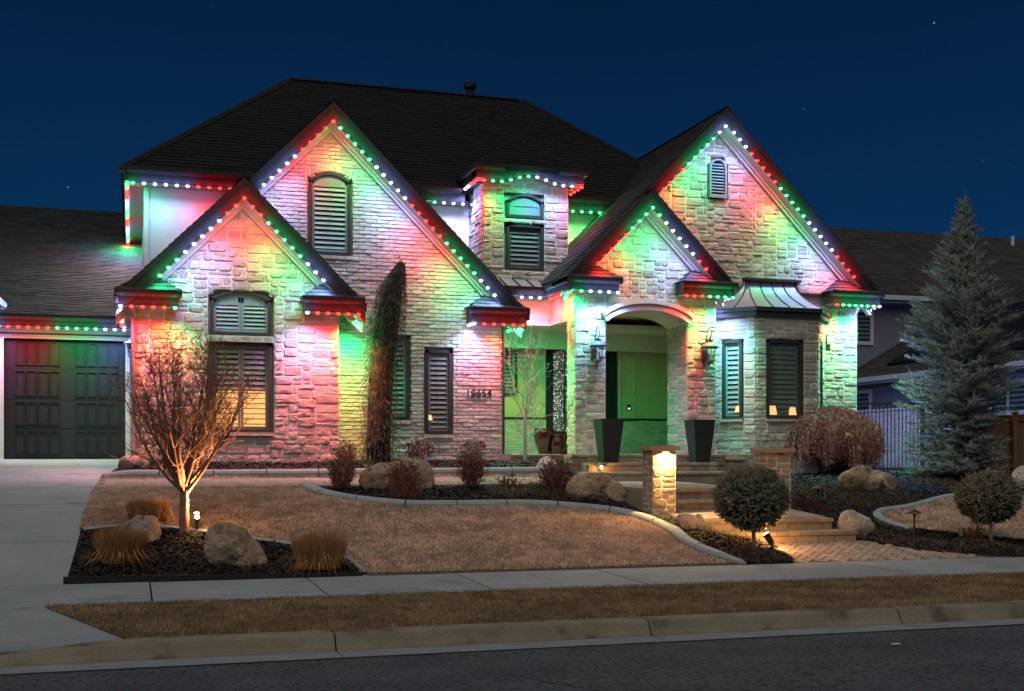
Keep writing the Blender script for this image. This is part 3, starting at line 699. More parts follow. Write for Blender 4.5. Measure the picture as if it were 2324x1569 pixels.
def stone_geo(rng, poly, depth, fr, bev=.011, jit=.010, gap=.008):
    cx_ = sum(p[0] for p in poly)/len(poly); cy_ = sum(p[1] for p in poly)/len(poly)
    P = []
    n = len(poly)
    for i in range(n):
        a, b = poly[i], poly[(i+1)%n]; l = math.hypot(b[0]-a[0], b[1]-a[1])
        if l < .03: P.append(a); continue
        c = min(.03, l*.22); tx, ty = (b[0]-a[0])/l, (b[1]-a[1])/l
        P.append((a[0]+tx*c, a[1]+ty*c))
        if l > .16: P.append((a[0]+tx*l*rng.uniform(.4,.6), a[1]+ty*l*rng.uniform(.4,.6)))
        P.append((b[0]-tx*c, b[1]-ty*c))
    R = []
    for x, y in P:
        dx, dy = x-cx_, y-cy_; sx_ = max(0, 1-gap/max(.02, abs(dx))) ; sy_ = max(0, 1-gap/max(.02, abs(dy)))
        R.append((cx_+dx*sx_+rng.uniform(-jit,jit)*.5, cy_+dy*sy_+rng.uniform(-jit,jit)*.5))
    m = len(R); d = depth*rng.uniform(.90, 1.07); vs = [fr(x, y, 0) for x, y in R]
    vs += [fr(x, y, d*.86) for x, y in R]
    for x, y in R:
        dx, dy = x-cx_, y-cy_; l = math.hypot(dx, dy) or 1; k = max(.35, 1-bev*rng.uniform(1.0,2.2)/l)
        vs.append(fr(cx_+dx*k, cy_+dy*k, d*rng.uniform(.955,1.035)))
    vs.append(fr(cx_+rng.uniform(-.02,.02), cy_+rng.uniform(-.015,.015), d*rng.uniform(.98,1.06)))
    fs = [(i,(i+1)%m,(i+1)%m+m,i+m) for i in range(m)] + [(i+m,(i+1)%m+m,(i+1)%m+2*m,i+2*m) for i in range(m)] + [(i+2*m,(i+1)%m+2*m,3*m) for i in range(m)]
    return vs, fs
STONES = []      # (area, weight, parent, verts, faces, tint) of the house; sorted out at the end
MORTAR = {}
def lay_stones(fr, rects, depth, parent, lines=(), weight=1.0, sink=None, seed=3, test=None, min_area=.0025):
    rng = random.Random(seed)
    for (a, b, c, d) in rects:
        poly = clip_convex([(a,c),(b,c),(b,d),(a,d)], lines)
        if not poly or area(poly) < min_area: continue
        if test and not test((a+b)/2, (c+d)/2): continue
        vs, fs = stone_geo(rng, poly, depth, fr); t = rng.random()
        MORTAR.setdefault(parent.name, (parent, MB()))[1].add([fr(q[0], q[1], depth*.86) for q in poly], [tuple(range(len(poly)))])
        (STONES if sink is None else sink).append((area(poly)*weight, parent, vs, fs, t))
def emit_mortar():
    for par, mb in MORTAR.values(): tag(mb.build('mortar', M['mortar'], par), kind='stuff')
    MORTAR.clear()
def emit_stones(lst, limit, name, mat, rest_name, rest_parent):
    lst.sort(key=lambda s: -s[0])
    for k, (_, par, vs, fs, t) in enumerate(lst[:limit]):
        o = vs[-1]; mb = MB(); mb.add(vs, fs, t); mb.build(name, mat, par, origin=tuple(o))
    if len(lst) > limit:
        mb = MB()
        for _, par, vs, fs, t in lst[limit:]: mb.add(vs, fs, t)
        tag(mb.build(rest_name, mat, rest_parent), kind='stuff')

def pillar(x0, x1, yf, yb, zb, zt, lit, label, seed):
    root = thing('stone_pillar', label, 'stone pillar', ((x0+x1)/2, (yf+yb)/2, H+zb))
    c = .045; mb = MB(); mb.box(x0+c, x1-c, yf+c, yb-c, H+zb, H+zt); core = mb.build('core', M['mortar'], root)
    out = []
    lay_stones(Frame((0,yf+c,0),(1,0,0),(0,-1,0)), ashlar(random.Random(seed), x0, x1, H+zb, H+zt, .085, wide=(2,2,3), high=(1,2,2)), c, core, sink=out, seed=seed)
    lay_stones(Frame((x0+c,0,0),(0,-1,0),(-1,0,0)), ashlar(random.Random(seed+1), -yb, -yf, H+zb, H+zt, .085, wide=(2,2,3), high=(1,2,2)), c, core, sink=out, seed=seed+5)
    lay_stones(Frame((x1-c,0,0),(0,1,0),(1,0,0)), ashlar(random.Random(seed+2), yf, yb, H+zb, H+zt, .085, wide=(2,2,3), high=(1,2,2)), c, core, sink=out, seed=seed+6)
    emit_stones(out, 300, 'stone', M['block'], 'stones', core); emit_mortar()
    mb = MB(); o = .055; r = random.Random(seed)
    mb.slab([(x0-o,yf-o),(x1+o,yf-o+r.uniform(-.006,.006)),(x1+o,yb+o),(x0-o,yb+o)], H+zt, H+zt+.075)
    cp = mb.build('cap', M['block'], root)
    bv = cp.modifiers.new('bevel', 'BEVEL'); bv.width = .012; bv.segments = 2
    xm = (x0+x1)/2 + .02
    mb = MB(); mb.box(xm-.06, xm+.06, yf-.028, yf-.002, H+zt-.022, H+zt-.003); f = mb.build('downlight', M['copperlamp'], root)
    if lit:
        mb = MB(); mb.box(xm-.05, xm+.05, yf-.026, yf-.006, H+zt-.027, H+zt-.0225); mb.build('lens', M['warm'], f)
        l = bpy.data.lights.new('pillar_lamp', 'AREA'); l.energy = 45; l.shape = 'RECTANGLE'; l.size = .10; l.size_y = .02; l.color = (1.0, .60, .22)
        lo = bpy.data.objects.new('pillar_lamp', l); COL.objects.link(lo); lo.location = (xm, yf-.045, H+zt-.032); lo.rotation_euler = (math.radians(-12), 0, 0)
        l.spread = math.radians(170)
    return root
pillar(7.62,8.01,17.1,17.5,-.95,.115,True,'square stone pillar with a lit lamp under its cap, left of the steps',21)
pillar(9.80,10.25,17.5,17.9,-1.1,.085,False,'unlit square stone pillar behind the round clipped spruce',31)
# ------------------------------------------------------------------ the house
house = thing('house', 'two-storey stone and brick house with steep gables and roofline lights', 'house', (8.0, 23.0, H))
SD = .13      # stone veneer depth
def fbox(mb, fr, u0, u1, v0, v1, n0, n1, tint=None):
    q = [fr(u0,v0,n1), fr(u1,v0,n1), fr(u1,v0,n0), fr(u0,v0,n0), fr(u0,v1,n1), fr(u1,v1,n1), fr(u1,v1,n0), fr(u0,v1,n0)]
    mb.add(q, [(0,3,2,1),(4,5,6,7),(0,1,5,4),(1,2,6,5),(2,3,7,6),(3,0,4,7)], tint)
def wall_box(name, mat, *b):
    mb = MB(); mb.box(*b[:4], H+b[4], H+b[5]); return mb.build(name, mat, house)

SH = []
def shingle_plane(P3, parent, expose=.145, wid=.32, objs=0, mat=None):
    mat = mat or M['shingle']
    P = [Vector(p) for p in P3]
    n = (P[1]-P[0]).cross(P[2]-P[0]).normalized()
    if n.z < 0: n = -n
    u = Vector((0,0,1)).cross(n).normalized(); v = n.cross(u); o = P[0]
    Q = [((p-o).dot(u), (p-o).dot(v)) for p in P]
    ar = sum(Q[i][0]*Q[(i+1)%len(Q)][1]-Q[(i+1)%len(Q)][0]*Q[i][1] for i in range(len(Q)))
    if ar < 0: Q = Q[::-1]
    lines = []
    for i in range(len(Q)):
        (ax, ay), (bx, by) = Q[i], Q[(i+1)%len(Q)]; dx, dy = bx-ax, by-ay; l = math.hypot(dx, dy)
        if l < 1e-6: continue
        lines.append((dy/l, -dx/l, (dy*ax-dx*ay)/l))
    u0, u1 = min(q[0] for q in Q), max(q[0] for q in Q); v0, v1 = min(q[1] for q in Q), max(q[1] for q in Q)
    mb = MB(); r = 0; vv = v0; made = 0; rng = random.Random(int(abs(o.x*97+o.y*13)) )
    first = None
    while vv < v1:
        uu = u0 - rng.uniform(0, wid)
        while uu < u1:
            w = wid*rng.choice((.6,1,1,1.3)); poly = clip_convex([(uu+.004,vv),(uu+w-.004,vv),(uu+w-.004,vv+expose+.01),(uu+.004,vv+expose+.01)], lines); uu += w
            if len(poly) < 3 or area(poly) < .002: continue
            hb = .014*rng.uniform(.8,1.5); t = rng.random(); m = len(poly)
            hgt = [(.003 + hb*(1-(q[1]-vv)/(expose+.01))) for q in poly]
            top = [o+u*q[0]+v*q[1]+n*h_ for q, h_ in zip(poly, hgt)]; bot = [o+u*q[0]+v*q[1]+n*.001 for q in poly]
            fs = [tuple(range(m))] + [(i, i+m, (i+1)%m+m, (i+1)%m) for i in range(m) if abs(poly[i][1]-vv) < 1e-6 and abs(poly[(i+1)%m][1]-vv) < 1e-6]
            if made < objs and area(poly) > wid*expose*.5:
                one = MB(); one.add(top+bot, fs, t); one.build('shingle', mat, parent, origin=tuple(top[0])); made += 1
            else: mb.add(top+bot, fs, t)
        vv += expose
    if mb.v: tag(mb.build('shingles', mat, parent), kind='stuff')
def quad_slab(P3, th, name, mat, parent=None):
    a = [Vector(p) for p in P3]; b = [p - Vector((0,0,th)) for p in a]; mb = MB(); n = len(a)
    nn = (a[1]-a[0]).cross(a[2]-a[0])
    if nn.z < 0: a = a[::-1]; b = b[::-1]
    mb.add(a+b, [tuple(range(n)), tuple(range(2*n-1,n-1,-1))] + [(i, i+n, (i+1)%n+n, (i+1)%n) for i in range(n)])
    return mb.build(name, mat, parent or house)
def roof_plane(P3, shing=True, objs=0, th=.1, mat=None):
    o = quad_slab(P3, th, 'roof', M['shingle'])
    if shing: shingle_plane(P3, o, objs=objs, mat=mat)
    return o
def rake(Xc, zp, Xe, Yf, Yw, drop=.36, zcut=None):
    """barge board, soffit and frieze of one side of a gable, from the peak (Xc, zp) down to Xe"""
    s = 1 if Xe > Xc else -1; ze = zp - abs(Xe-Xc)
    mb = MB(); P = [(Xc,zp-.015),(Xe,ze-.015),(Xe,ze-drop),(Xc,zp-drop)]
    if s > 0: P = P[::-1]
    mb.prism([(x, H+z) for x, z in P], Yf-.035, Yf+.01); f = mb.build('barge_board', M['fascia'], house)
    mb = MB(); d2 = .10   # upper shadow board
    P = [(Xc,zp-.0),(Xe,ze-.0),(Xe,ze-d2),(Xc,zp-d2)]
    if s > 0: P = P[::-1]
    mb.prism([(x, H+z) for x, z in P], Yf-.065, Yf-.036); mb.build('drip_board', M['gutter'], f)
    a = drop-.03; sof = [(Xc,Yf+.01,H+zp-a),(Xe,Yf+.01,H+ze-a),(Xe,Yw-.12,H+ze-a),(Xc,Yw-.12,H+zp-a)]
    quad_slab(sof, .025, 'soffit', M['soffit'])
    for d0, d1, pr in ((drop-.005, drop+.055, .10), (drop+.055, drop+.13, .05)):
        mb = MB(); P = [(Xc,zp-d0),(Xe,ze-d0),(Xe,ze-d1),(Xc,zp-d1)]
        if s > 0: P = P[::-1]
        mb.prism([(x, H+z) for x, z in P], Yw-pr-.02, Yw+.06); mb.build('rake_moulding', M['soffit'], f)
def gutter_x(x0, x1, y, zt, parent=None, h=.11):
    mb = MB(); P = [(0,0),(0,-h*.55),(.03,-h),(.10,-h),(.10,0),(.085,0),(.085,-.02),(.012,-.02),(.012,0)]
    n = len(P); vs = [(x, y+p[0], H+zt+p[1]) for x in (x0, x1) for p in P]
    mb.add(vs, [(i, (i+1)%n, (i+1)%n+n, i+n) for i in range(n)] + [tuple(range(n-1,-1,-1)), tuple(range(n,2*n))]); return mb.build('gutter', M['gutter'], parent or house)
def gutter_y(y0, y1, x, zt, sgn, parent=None, h=.11):
    mb = MB(); P = [(0,0),(0,-h*.55),(.03,-h),(.10,-h),(.10,0)]; n = len(P)
    vs = [(x-sgn*p[0], y, H+zt+p[1]) for y in (y0, y1) for p in P]
    mb.add(vs, [(i, (i+1)%n, (i+1)%n+n, i+n) for i in range(n)] + [tuple(range(n)), tuple(range(2*n-1,n-1,-1))]); return mb.build('gutter', M['gutter'], parent or house)
def eave_box(x0, x1, y0, y1, zs, zt):
    mb = MB(); mb.box(x0, x1, y0+.03, y1, H+zs, H+zt-.01); o = mb.build('eave_fascia', M['fascia'], house)
    mb = MB(); mb.box(x0+.01, x1-.01, y0+.05, y1, H+zs-.02, H+zs-.003); mb.build('eave_soffit', M['soffit'], o); return o
def gable_return(x0, x1, Yf, Yw, zg, zs, outer):
    """boxed eave return with its little shingled roof; outer = -1 left end, +1 right end"""
    o = eave_box(x0, x1, Yf-.02, Yw, zs, zg); gutter_x(x0-.06, x1+.06, Yf-.09, zg, o)
    yw = Yw-.02; za, zb = H+zg, H+zg+.33
    if outer < 0: T1, T2 = (x0+.42,yw,zb), (x1-.38,yw,zb)
    else: T1, T2 = (x0+.38,yw,zb), (x1-.42,yw,zb)
    A, B = (x0-.05,Yf-.1,za), (x1+.05,Yf-.1,za); C, D_ = (x1+.05,yw,za), (x0-.05,yw,za)
    mb = MB(); mb.add([A,B,C,D_,T1,T2], [(0,1,5,4),(1,2,5),(3,0,4),(2,3,4,5),(3,2,1,0)]); rf = mb.build('return_roof', M['shingle'], o)
    for P in ((A,B,T2,T1),(B,C,T2),(D_,A,T1)):
        shingle_plane(P, o, .15, .3, mat=M['shingle_lit'])
    return o

# ---- stone gable at the left (A)
A_c, A_p, A_f, A_w = 1.93, 5.05, 22.3, 22.7
mb = MB(); mb.prism([(.04+SD*0,H-.3),(3.70,H-.3),(3.70,H+2.9),(A_c,H+4.66),(.04,H+2.8)], A_w+SD, A_w+SD+.25); wA = mb.build('stone_wall', M['mortar'], house)
mb = MB(); mb.box(.04,.24,A_w+SD+.25,26.95,H-.3,H+2.9); mb.box(3.5,3.70,A_w+SD+.25,24.2,H-.3,H+2.9); mb.build('side_wall', M['stucco'], wA)
frA = Frame((0,A_w+SD,0),(1,0,0),(0,-1,0))
rakeA = [(1,1,A_c+H+4.62),(-1,1,-A_c+H+4.62)]
winA_u = (1.36,2.47,2.25,2.94); winA_l = (1.36,2.47,.47,2.12)
lay_stones(frA, ashlar(random.Random(4), .04, 3.71, H-.10, H+4.7, .085, holes=[(1.33,2.50,H+2.24,H+2.97),(1.45,2.38,H+2.9,H+3.08),(1.33,2.50,H+.40,H+2.14)]), SD, wA, rakeA, 1.25, seed=4)
for s in (-1, 1):
    Xe = A_c + s*2.22; rake(A_c, A_p, Xe - s*.02, A_f, A_w)
    roof_plane([(A_c,A_f-.06,H+A_p),(Xe,A_f-.06,H+A_p-2.22),(Xe,27.0 if s < 0 else 24.5,H+A_p-2.22),(A_c,27.5,H+A_p)])
gable_return(-.24,.79,A_f,A_w,2.95,2.70,-1); gable_return(3.03,4.06,A_f,A_w,2.95,2.70,1)
gutter_y(A_f-.05, 26.3, -.30, 2.95, -1); mb = MB(); mb.box(-.24,.04,A_w,26.5,H+2.70,H+2.9); mb.build('eave_fascia', M['fascia'], house)
mb = MB(); mb.box(3.70,4.06,A_w,23.5,H+2.70,H+2.9); mb.build('eave_fascia', M['fascia'], house)

# ---- brick gable (B)
B_c, B_p, B_f, B_w = 3.70, 6.85, 23.3, 23.7; BD = .07
mb = MB(); mb.prism([(.4,H-.3),(7.20,H-.3),(7.20,H+3.0),(B_c,H+6.48),(.4,H+3.2)], B_w+BD, B_w+BD+.22); wB = mb.build('brick_wall', M['mortar'], house)
mb = MB(); mb.box(6.98,7.20,B_w+BD+.22,27.2,H-.3,H+3.0); mb.build('side_wall', M['stucco'], wB)
frB = Frame((0,B_w+BD,0),(1,0,0),(0,-1,0))
BRICKS = []
def lay_bricks(fr, u0, u1, v0, v1, parent, lines=(), holes=(), arcs=(), depth=BD, course=.0755, L_=.235, seed=5, sink=BRICKS, test=None):
    rng = random.Random(seed); v = v0; r = 0
    while v < v1 - .01:
        u = u0 - (L_/2 if r % 2 else 0)
        while u < u1 - .005:
            a, b = max(u, u0), min(u+L_, u1); u += L_
            if b - a < .03: continue
            segs = [(a, b)]
            for h in holes:
                if h[2] < v + course*.5 < h[3]:
                    ns = []
                    for s0, s1 in segs:
                        if s1 <= h[0] or s0 >= h[1]: ns.append((s0, s1)); continue
                        if s0 < h[0] - .02: ns.append((s0, h[0]))
                        if s1 > h[1] + .02: ns.append((h[1], s1))
                    segs = ns
            for s0, s1 in segs:
                poly = clip_convex([(s0,v),(s1,v),(s1,v+course),(s0,v+course)], lines)
                if len(poly) < 3 or area(poly) < .002: continue
                if test and not test((s0+s1)/2, v+course/2): continue
                g = .0055; cx_ = sum(p[0] for p in poly)/len(poly); cy_ = sum(p[1] for p in poly)/len(poly); m = len(poly); j = lambda k=.0035: rng.uniform(-k, k)
                def sh(p, k):
                    dx, dy = p[0]-cx_, p[1]-cy_; return (p[0]-math.copysign(min(k,abs(dx)),dx)+j(), p[1]-math.copysign(min(k,abs(dy)),dy)+j())
                MORTAR.setdefault(parent.name, (parent, MB()))[1].add([fr(q[0], q[1], depth*.7) for q in poly], [tuple(range(m))])
                tl = rng.uniform(-.1,.1); d = depth*rng.uniform(.86,1.1)
                vs = [fr(*sh(p, g), 0) for p in poly] + [fr(*sh(p, g), d*.8) for p in poly] + [fr(*sh(p, g+.008), d*(1+tl*(p[0]-cx_)/.12*.6)+j(.003)) for p in poly]
                fs = [(i,(i+1)%m,(i+1)%m+m,i+m) for i in range(m)] + [(i+m,(i+1)%m+m,(i+1)%m+2*m,i+2*m) for i in range(m)] + [tuple(range(2*m,3*m))]
                sink.append((area(poly)+rng.random()*.001, parent, vs, fs, rng.random()))
        v += course; r += 1
rakeB = [(1,1,B_c+H+6.44),(-1,1,-B_c+H+6.44)]
def vis_B(u, v):   # skip what the stone gable hides
    return not (u < 3.45 and v < H + 4.85 - abs(u-A_c)*.95)
winBu = (3.29,4.11,3.97,5.44); winBl = (4.72,5.28,.76,2.45); winBr = (5.61,6.16,.48,2.17)
lay_bricks(frB, .5, 7.22, H-.12, H+6.5, wB, rakeB, [(3.26,4.14,H+3.97,H+5.46),(3.42,3.98,H+5.4,H+5.58),(4.70,5.30,H+.74,H+2.47),(5.59,6.18,H+.46,H+2.19)], test=vis_B)
# a few soldier bricks stand over the upper window arch
for k in range(15):
    t = (k-7)/7*.47; x = 3.70 + t; z = 5.61 - (t/.47)**2*.155
    sol = MB(); sol.box(x-.027, x+.027, B_w-.012, B_w+BD, H+z, H+z+.13, RNG.random()); sol.build('arch_brick', M['brick'], wB)
rake(B_c, B_p, 7.60, B_f, B_w); rake(B_c, B_p, .9, B_f, B_w)
roof_plane([(B_c,B_f-.06,H+B_p),(7.66,B_f-.06,H+B_p-3.96),(7.66,25.0,H+B_p-3.96),(B_c,28,H+B_p)])
roof_plane([(B_c,B_f-.06,H+B_p),(.9,B_f-.06,H+B_p-2.8),(.9,26.3,H+B_p-2.8),(B_c,28,H+B_p)])
gable_return(6.46,7.60,B_f,B_w,3.0,2.73,1)
mb = MB(); mb.box(7.20,7.60,B_w,24.9,H+2.73,H+2.95); mb.build('eave_fascia', M['fascia'], house)

# ---- upper storey (C): stucco front, lap-sided left end, big hip roof
mb = MB(); mb.box(.27,12.2,26.2,26.4,H+2.5,H+5.75); wC = mb.build('stucco_wall', M['stucco'], house)
mb = MB(); mb.box(.29,.45,26.4,33.4,H+2.2,H+5.75); wCl = mb.build('side_wall', M['trim'], house)
z = 2.9
while z < 5.7:
    mb = MB(); mb.hexa([(.255,26.19,H+z),(.29,26.19,H+z),(.29,33.4,H+z),(.255,33.4,H+z)], [(.275,26.19,H+z+.148),(.29,26.19,H+z+.148),(.29,33.4,H+z+.148),(.275,33.4,H+z+.148)])
    mb.build('siding_board', M['trim'], wCl); z += .15
mb = MB(); mb.box(.235,.33,26.17,26.21,H+2.6,H+5.65); mb.build('corner_board', M['trim'], wC)
Ce = 25.75; xl, xr, ybk = -.20, 13.4, 33.65; zr, ze = 9.21, 5.90; yr = 29.7; rl, rr = 3.66, 9.64
roof_plane([(xl,Ce,H+ze),(xr,Ce,H+ze),(rr,yr,H+zr),(rl,yr,H+zr)])
roof_plane([(xl,ybk,H+ze),(xl,Ce,H+ze),(rl,yr,H+zr)], True); roof_plane([(xr,Ce,H+ze),(xr,ybk,H+ze),(rr,yr,H+zr)], True)
roof_plane([(xr,ybk,H+ze),(xl,ybk,H+ze),(rl,yr,H+zr),(rr,yr,H+zr)], False)
cap = MB()   # ridge and hip cap shingles
def caps(p, q, w=.13, step_=.2):
    p, q = Vector(p), Vector(q); n = int((q-p).length/step_); d = (q-p).normalized(); s = d.cross(Vector((0,0,1))).normalized()
    for k in range(n):
        a = p + d*(k*step_); b = a + d*(step_*1.05); up = Vector((0,0,.028)); up2 = Vector((0,0,.012)); dn = Vector((0,0,-.06)); t = RNG.random()
        cap.add([a+s*w+dn+up2, a+up, a-s*w+dn+up2, b+s*w+dn, b+up2, b-s*w+dn], [(0,3,4,1),(1,4,5,2),(0,1,2)], t)
caps((rl,yr,H+zr+.01),(rr,yr,H+zr+.01)); caps((xl,Ce,H+ze+.01),(rl,yr,H+zr+.01)); caps((rr,yr,H+zr+.01),(xr,Ce,H+ze+.01))
eave_box(-.14,7.0,Ce,26.2,5.63,5.88); gutter_x(xl-.06,6.9,Ce-.09,5.90); eave_box(8.5,11.2,Ce,26.2,5.63,5.88); gutter_x(8.5,11.0,Ce-.09,5.90)
mb = MB(); mb.box(-.14,.27,26.2,33.4,H+5.63,H+5.86); mb.build('eave_fascia', M['fascia'], house); gutter_y(Ce-.1,33.5,-.20,5.90,-1)
# flue
c = U(1067,222,29.7); fl = MB(); fl.lathe([(.085,-.3),(.085,.20),(.15,.22),(.16,.25),(.16,.36),(.10,.40)], (c.x,29.7,c.z), 14); fl.build('flue', M['iron'], house, smooth=False)

# ---- stone dormer (D)
D_f, D_w = 24.6, 25.0; dx0, dx1 = Xp(1097,D_w), Xp(1290,D_w); dm = (dx0+dx1)/2
dzs, dze = U(1100,403,D_f).z-H, U(1078,371,D_f).z-H     # soffit and eave heights
mb = MB(); mb.box(dx0+SD, dx1-.02, D_w+SD, 26.3, H+3.4, H+dzs+.1); wD = mb.build('stone_wall', M['mortar'], house)
frD = Frame((0,D_w+SD,0),(1,0,0),(0,-1,0)); frDl = Frame((dx0+SD,0,0),(0,-1,0),(-1,0,0))
du = (Xp(1151,D_w),Xp(1235,D_w)); z1_, z2_, z3_, z4_ = [U(1151,p,D_w).z-H for p in (436,492,507,612)]
zsp = U(1151,453,D_w).z-H
lay_stones(frD, ashlar(random.Random(8), dx0, dx1, H+3.78, H+dzs+.28, .092, holes=[(du[0]-.02,du[1]+.02,H+z2_-.01,H+z1_-.04),(du[0]-.02,du[1]+.02,H+z4_-.02,H+z3_+.01)]), SD, wD, seed=8, test=lambda u, v: v < H+dzs+.02 or abs(u-dm) < .55)
lay_stones(frDl, ashlar(random.Random(9), -26.2, -D_w, H+3.6, H+dzs, .092), SD, wD, seed=9)
ov = .30; ex0, ex1 = dx0-.29, dx1+.25; pk_z = dze + (ex1-ex0)/2*.80; pm = (ex0+ex1)/2; pyk = D_f+(ex1-ex0)/2
for P in ([(ex0,D_f,H+dze),(ex1,D_f,H+dze),(pm,pyk,H+pk_z)], [(ex0,26.6,H+dze),(ex0,D_f,H+dze),(pm,pyk,H+pk_z),(pm,28,H+pk_z)], [(ex1,D_f,H+dze),(ex1,26.6,H+dze),(pm,28,H+pk_z),(pm,pyk,H+pk_z)]): roof_plane(P)
caps((ex0,D_f,H+dze+.01),(pm,pyk,H+pk_z+.01), .09); caps((ex1,D_f,H+dze+.01),(pm,pyk,H+pk_z+.01), .09)
# fascia with the eyebrow arch over the window
mb = MB(); N_ = 24; xs_ = [ex0+.03+(ex1-ex0-.06)*k/N_ for k in range(N_+1)]
def brow(x): t = (x-dm)/.62; return dzs + (.15*math.cos(t*math.pi/2)**1.2 if abs(t) < 1 else 0)
for a, b in zip(xs_[:-1], xs_[1:]): mb.prism([(a,H+brow(a)),(b,H+brow(b)),(b,H+dze-.01),(a,H+dze-.01)], D_f+.02, D_f+.06)
fD = mb.build('eave_fascia', M['fascia'], house)
mb = MB()
for a, b in zip(xs_[:-1], xs_[1:]): mb.add([(a,D_f+.06,H+brow(a)),(b,D_f+.06,H+brow(b)),(b,D_w+.1,H+brow(b)),(a,D_w+.1,H+brow(a))], [(0,1,2,3)])
mb.build('eave_soffit', M['soffit'], fD)
for x0, x1 in ((ex0+.03,dx0+.1),(dx1-.1,ex1-.03)):
    mb = MB(); mb.box(x0,x1,D_w,26.2,H+dzs,H+dze-.02); mb.build('eave_fascia', M['fascia'], house)
gutter_x(ex0-.04, dm-.62, D_f-.07, dze); gutter_x(dm+.62, ex1+.04, D_f-.07, dze); gutter_y(D_f, 26.0, ex0-.06, dze, -1); gutter_y(D_f, 26.0, ex1+.06, dze, 1)

# ---- entry lean-to under the dormer (E)
E_f, E_w = 24.5, 25.0
mz0, mz1 = U(1195,652,E_f).z-H, U(1195,632,E_w).z-H
o = quad_slab([(7.4,E_f-.05,H+mz0),(8.9,E_f-.05,H+mz0),(8.9,E_w+.1,H+mz1),(7.4,E_w+.1,H+mz1)], .04, 'metal_roof', M['copper'])
for x in np.arange(7.55, 8.7, .30):
    mb = MB(); mb.hexa([(x-.012,E_f-.05,H+mz0),(x+.012,E_f-.05,H+mz0),(x+.012,E_w+.08,H+mz1),(x-.012,E_w+.08,H+mz1)], [(x-.008,E_f-.05,H+mz0+.03),(x+.008,E_f-.05,H+mz0+.03),(x+.008,E_w+.08,H+mz1+.03),(x-.008,E_w+.08,H+mz1+.03)]); mb.build('seam', M['fascia'], o)
gutter_x(7.3,8.45,E_f-.12,mz0); eave_box(7.3,8.5,E_f-.02,E_w,3.46,mz0)
mb = MB(); mb.box(7.0,8.69,E_w,E_w+.25,H+2.88,H+3.7); wE = mb.build('stucco_wall', M['stucco'], house)
mb = MB(); mb.box(8.69,8.95,23.95,E_w+.25,H+2.88,H+3.65); mb.build('stucco_lintel', M['stucco'], house)
mb = MB(); mb.box(7.0,12.7,E_w+.24,27.3,H+2.89,H+2.99); mb.build('porch_ceiling', M['stucco'], house)

# ---- right gable (R) and porch gable (P)
R_c, R_p, R_f, R_w = 12.24, 7.56, 23.6, 24.0; P_c, P_p, P_f, P_w = 10.23, 5.53, 23.0, 23.4
def zR(x): return H + R_p - abs(x-R_c)
mb = MB(); mb.prism([(11.9,H-.5),(15.73,H-.5),(15.73,H+3.75),(R_c,H+7.18),(10.2,H+5.1),(10.2,H+3.6),(11.9,H+3.6)], R_w+SD, R_w+SD+.25); wR = mb.build('stone_wall', M['mortar'], house)
mb = MB(); mb.box(15.5,15.73,R_w+SD+.25,33,H-.5,H+3.8); mb.build('side_wall', M['stucco'], wR)
frR = Frame((0,R_w+SD,0),(1,0,0),(0,-1,0)); rakeR = [(1,1,R_c+H+7.13),(-1,1,-R_c+H+7.13)]
vent_r = (Xp(1609,R_w),Xp(1648,R_w),U(1628,450,R_w).z,U(1628,362,R_w).z)
def vis_R(u, v):
    if 12.35 < u < 14.9 and v < H+3.75: return False
    if u < 12.1 and v < H + 5.0 - max(0, u-P_c)*.9: return False
    return u > 10.4
lay_stones(frR, ashlar(random.Random(12), 10.2, 15.76, H-.32, H+7.2, .085, holes=[(vent_r[0]-.03,vent_r[1]+.03,vent_r[2]-.03,vent_r[3]-.12),(vent_r[0]+.06,vent_r[1]-.06,vent_r[3]-.2,vent_r[3]+.02)]), SD, wR, rakeR, 1.0, seed=12, test=vis_R)
rake(R_c, R_p, 16.06, R_f, R_w); rake(R_c, R_p, 9.9, R_f, R_w)
roof_plane([(R_c,R_f-.06,zR(R_c)),(16.12,R_f-.06,zR(16.12)),(16.12,33,zR(16.12)),(R_c,33,zR(R_c))])
big = roof_plane([(R_c,R_f-.06,zR(R_c)),(8.38,R_f-.06,zR(8.38)),(8.38,25.0,zR(8.38)),(9.3,30,zR(9.3)),(R_c,30,zR(R_c))], mat=M['shingle_lit'])
gable_return(14.87,16.10,R_f,R_w,3.71,3.45,1); mb = MB(); mb.box(15.73,16.06,R_w,30,H+3.45,H+3.68); mb.build('eave_fascia', M['fascia'], house); gutter_y(R_f-.05,30,16.16,3.71,1)
# porch
roof_plane([(P_c,P_f-.06,H+P_p),(8.36,P_f-.06,H+P_p-1.87),(8.36,R_f+.3,H+P_p-1.87),(P_c,R_f+.3,H+P_p)], mat=M['shingle_lit'])
roof_plane([(P_c,P_f-.06,H+P_p),(12.1,P_f-.06,H+P_p-1.87),(12.1,R_w+.1,H+P_p-1.87),(P_c,R_w+.1,H+P_p)])
caps((P_c,P_f-.05,H+P_p+.01),(P_c,R_f+.4,H+P_p+.01), .09); caps((R_c,R_f-.05,H+R_p+.01),(R_c,29.5,H+R_p+.01), .1); caps((A_c,A_f-.05,H+A_p+.01),(A_c,26,H+A_p+.01), .1); caps((B_c,B_f-.05,H+B_p+.01),(B_c,27.4,H+B_p+.01), .1)
tag(cap.build('ridge_caps', M['shingle'], house), kind='stuff')
rake(P_c, P_p, 8.42, P_f, P_w); rake(P_c, P_p, 12.04, P_f, P_w)
gable_return(8.42,9.50,P_f,P_w,3.66,3.42,-1); gable_return(10.95,12.12,P_f,P_w,3.66,3.42,1)
gutter_y(P_f-.05,24.6,8.36,3.66,-1); mb = MB(); mb.box(8.42,8.72,P_w,24.6,H+3.42,H+3.62); mb.build('eave_fascia', M['fascia'], house)
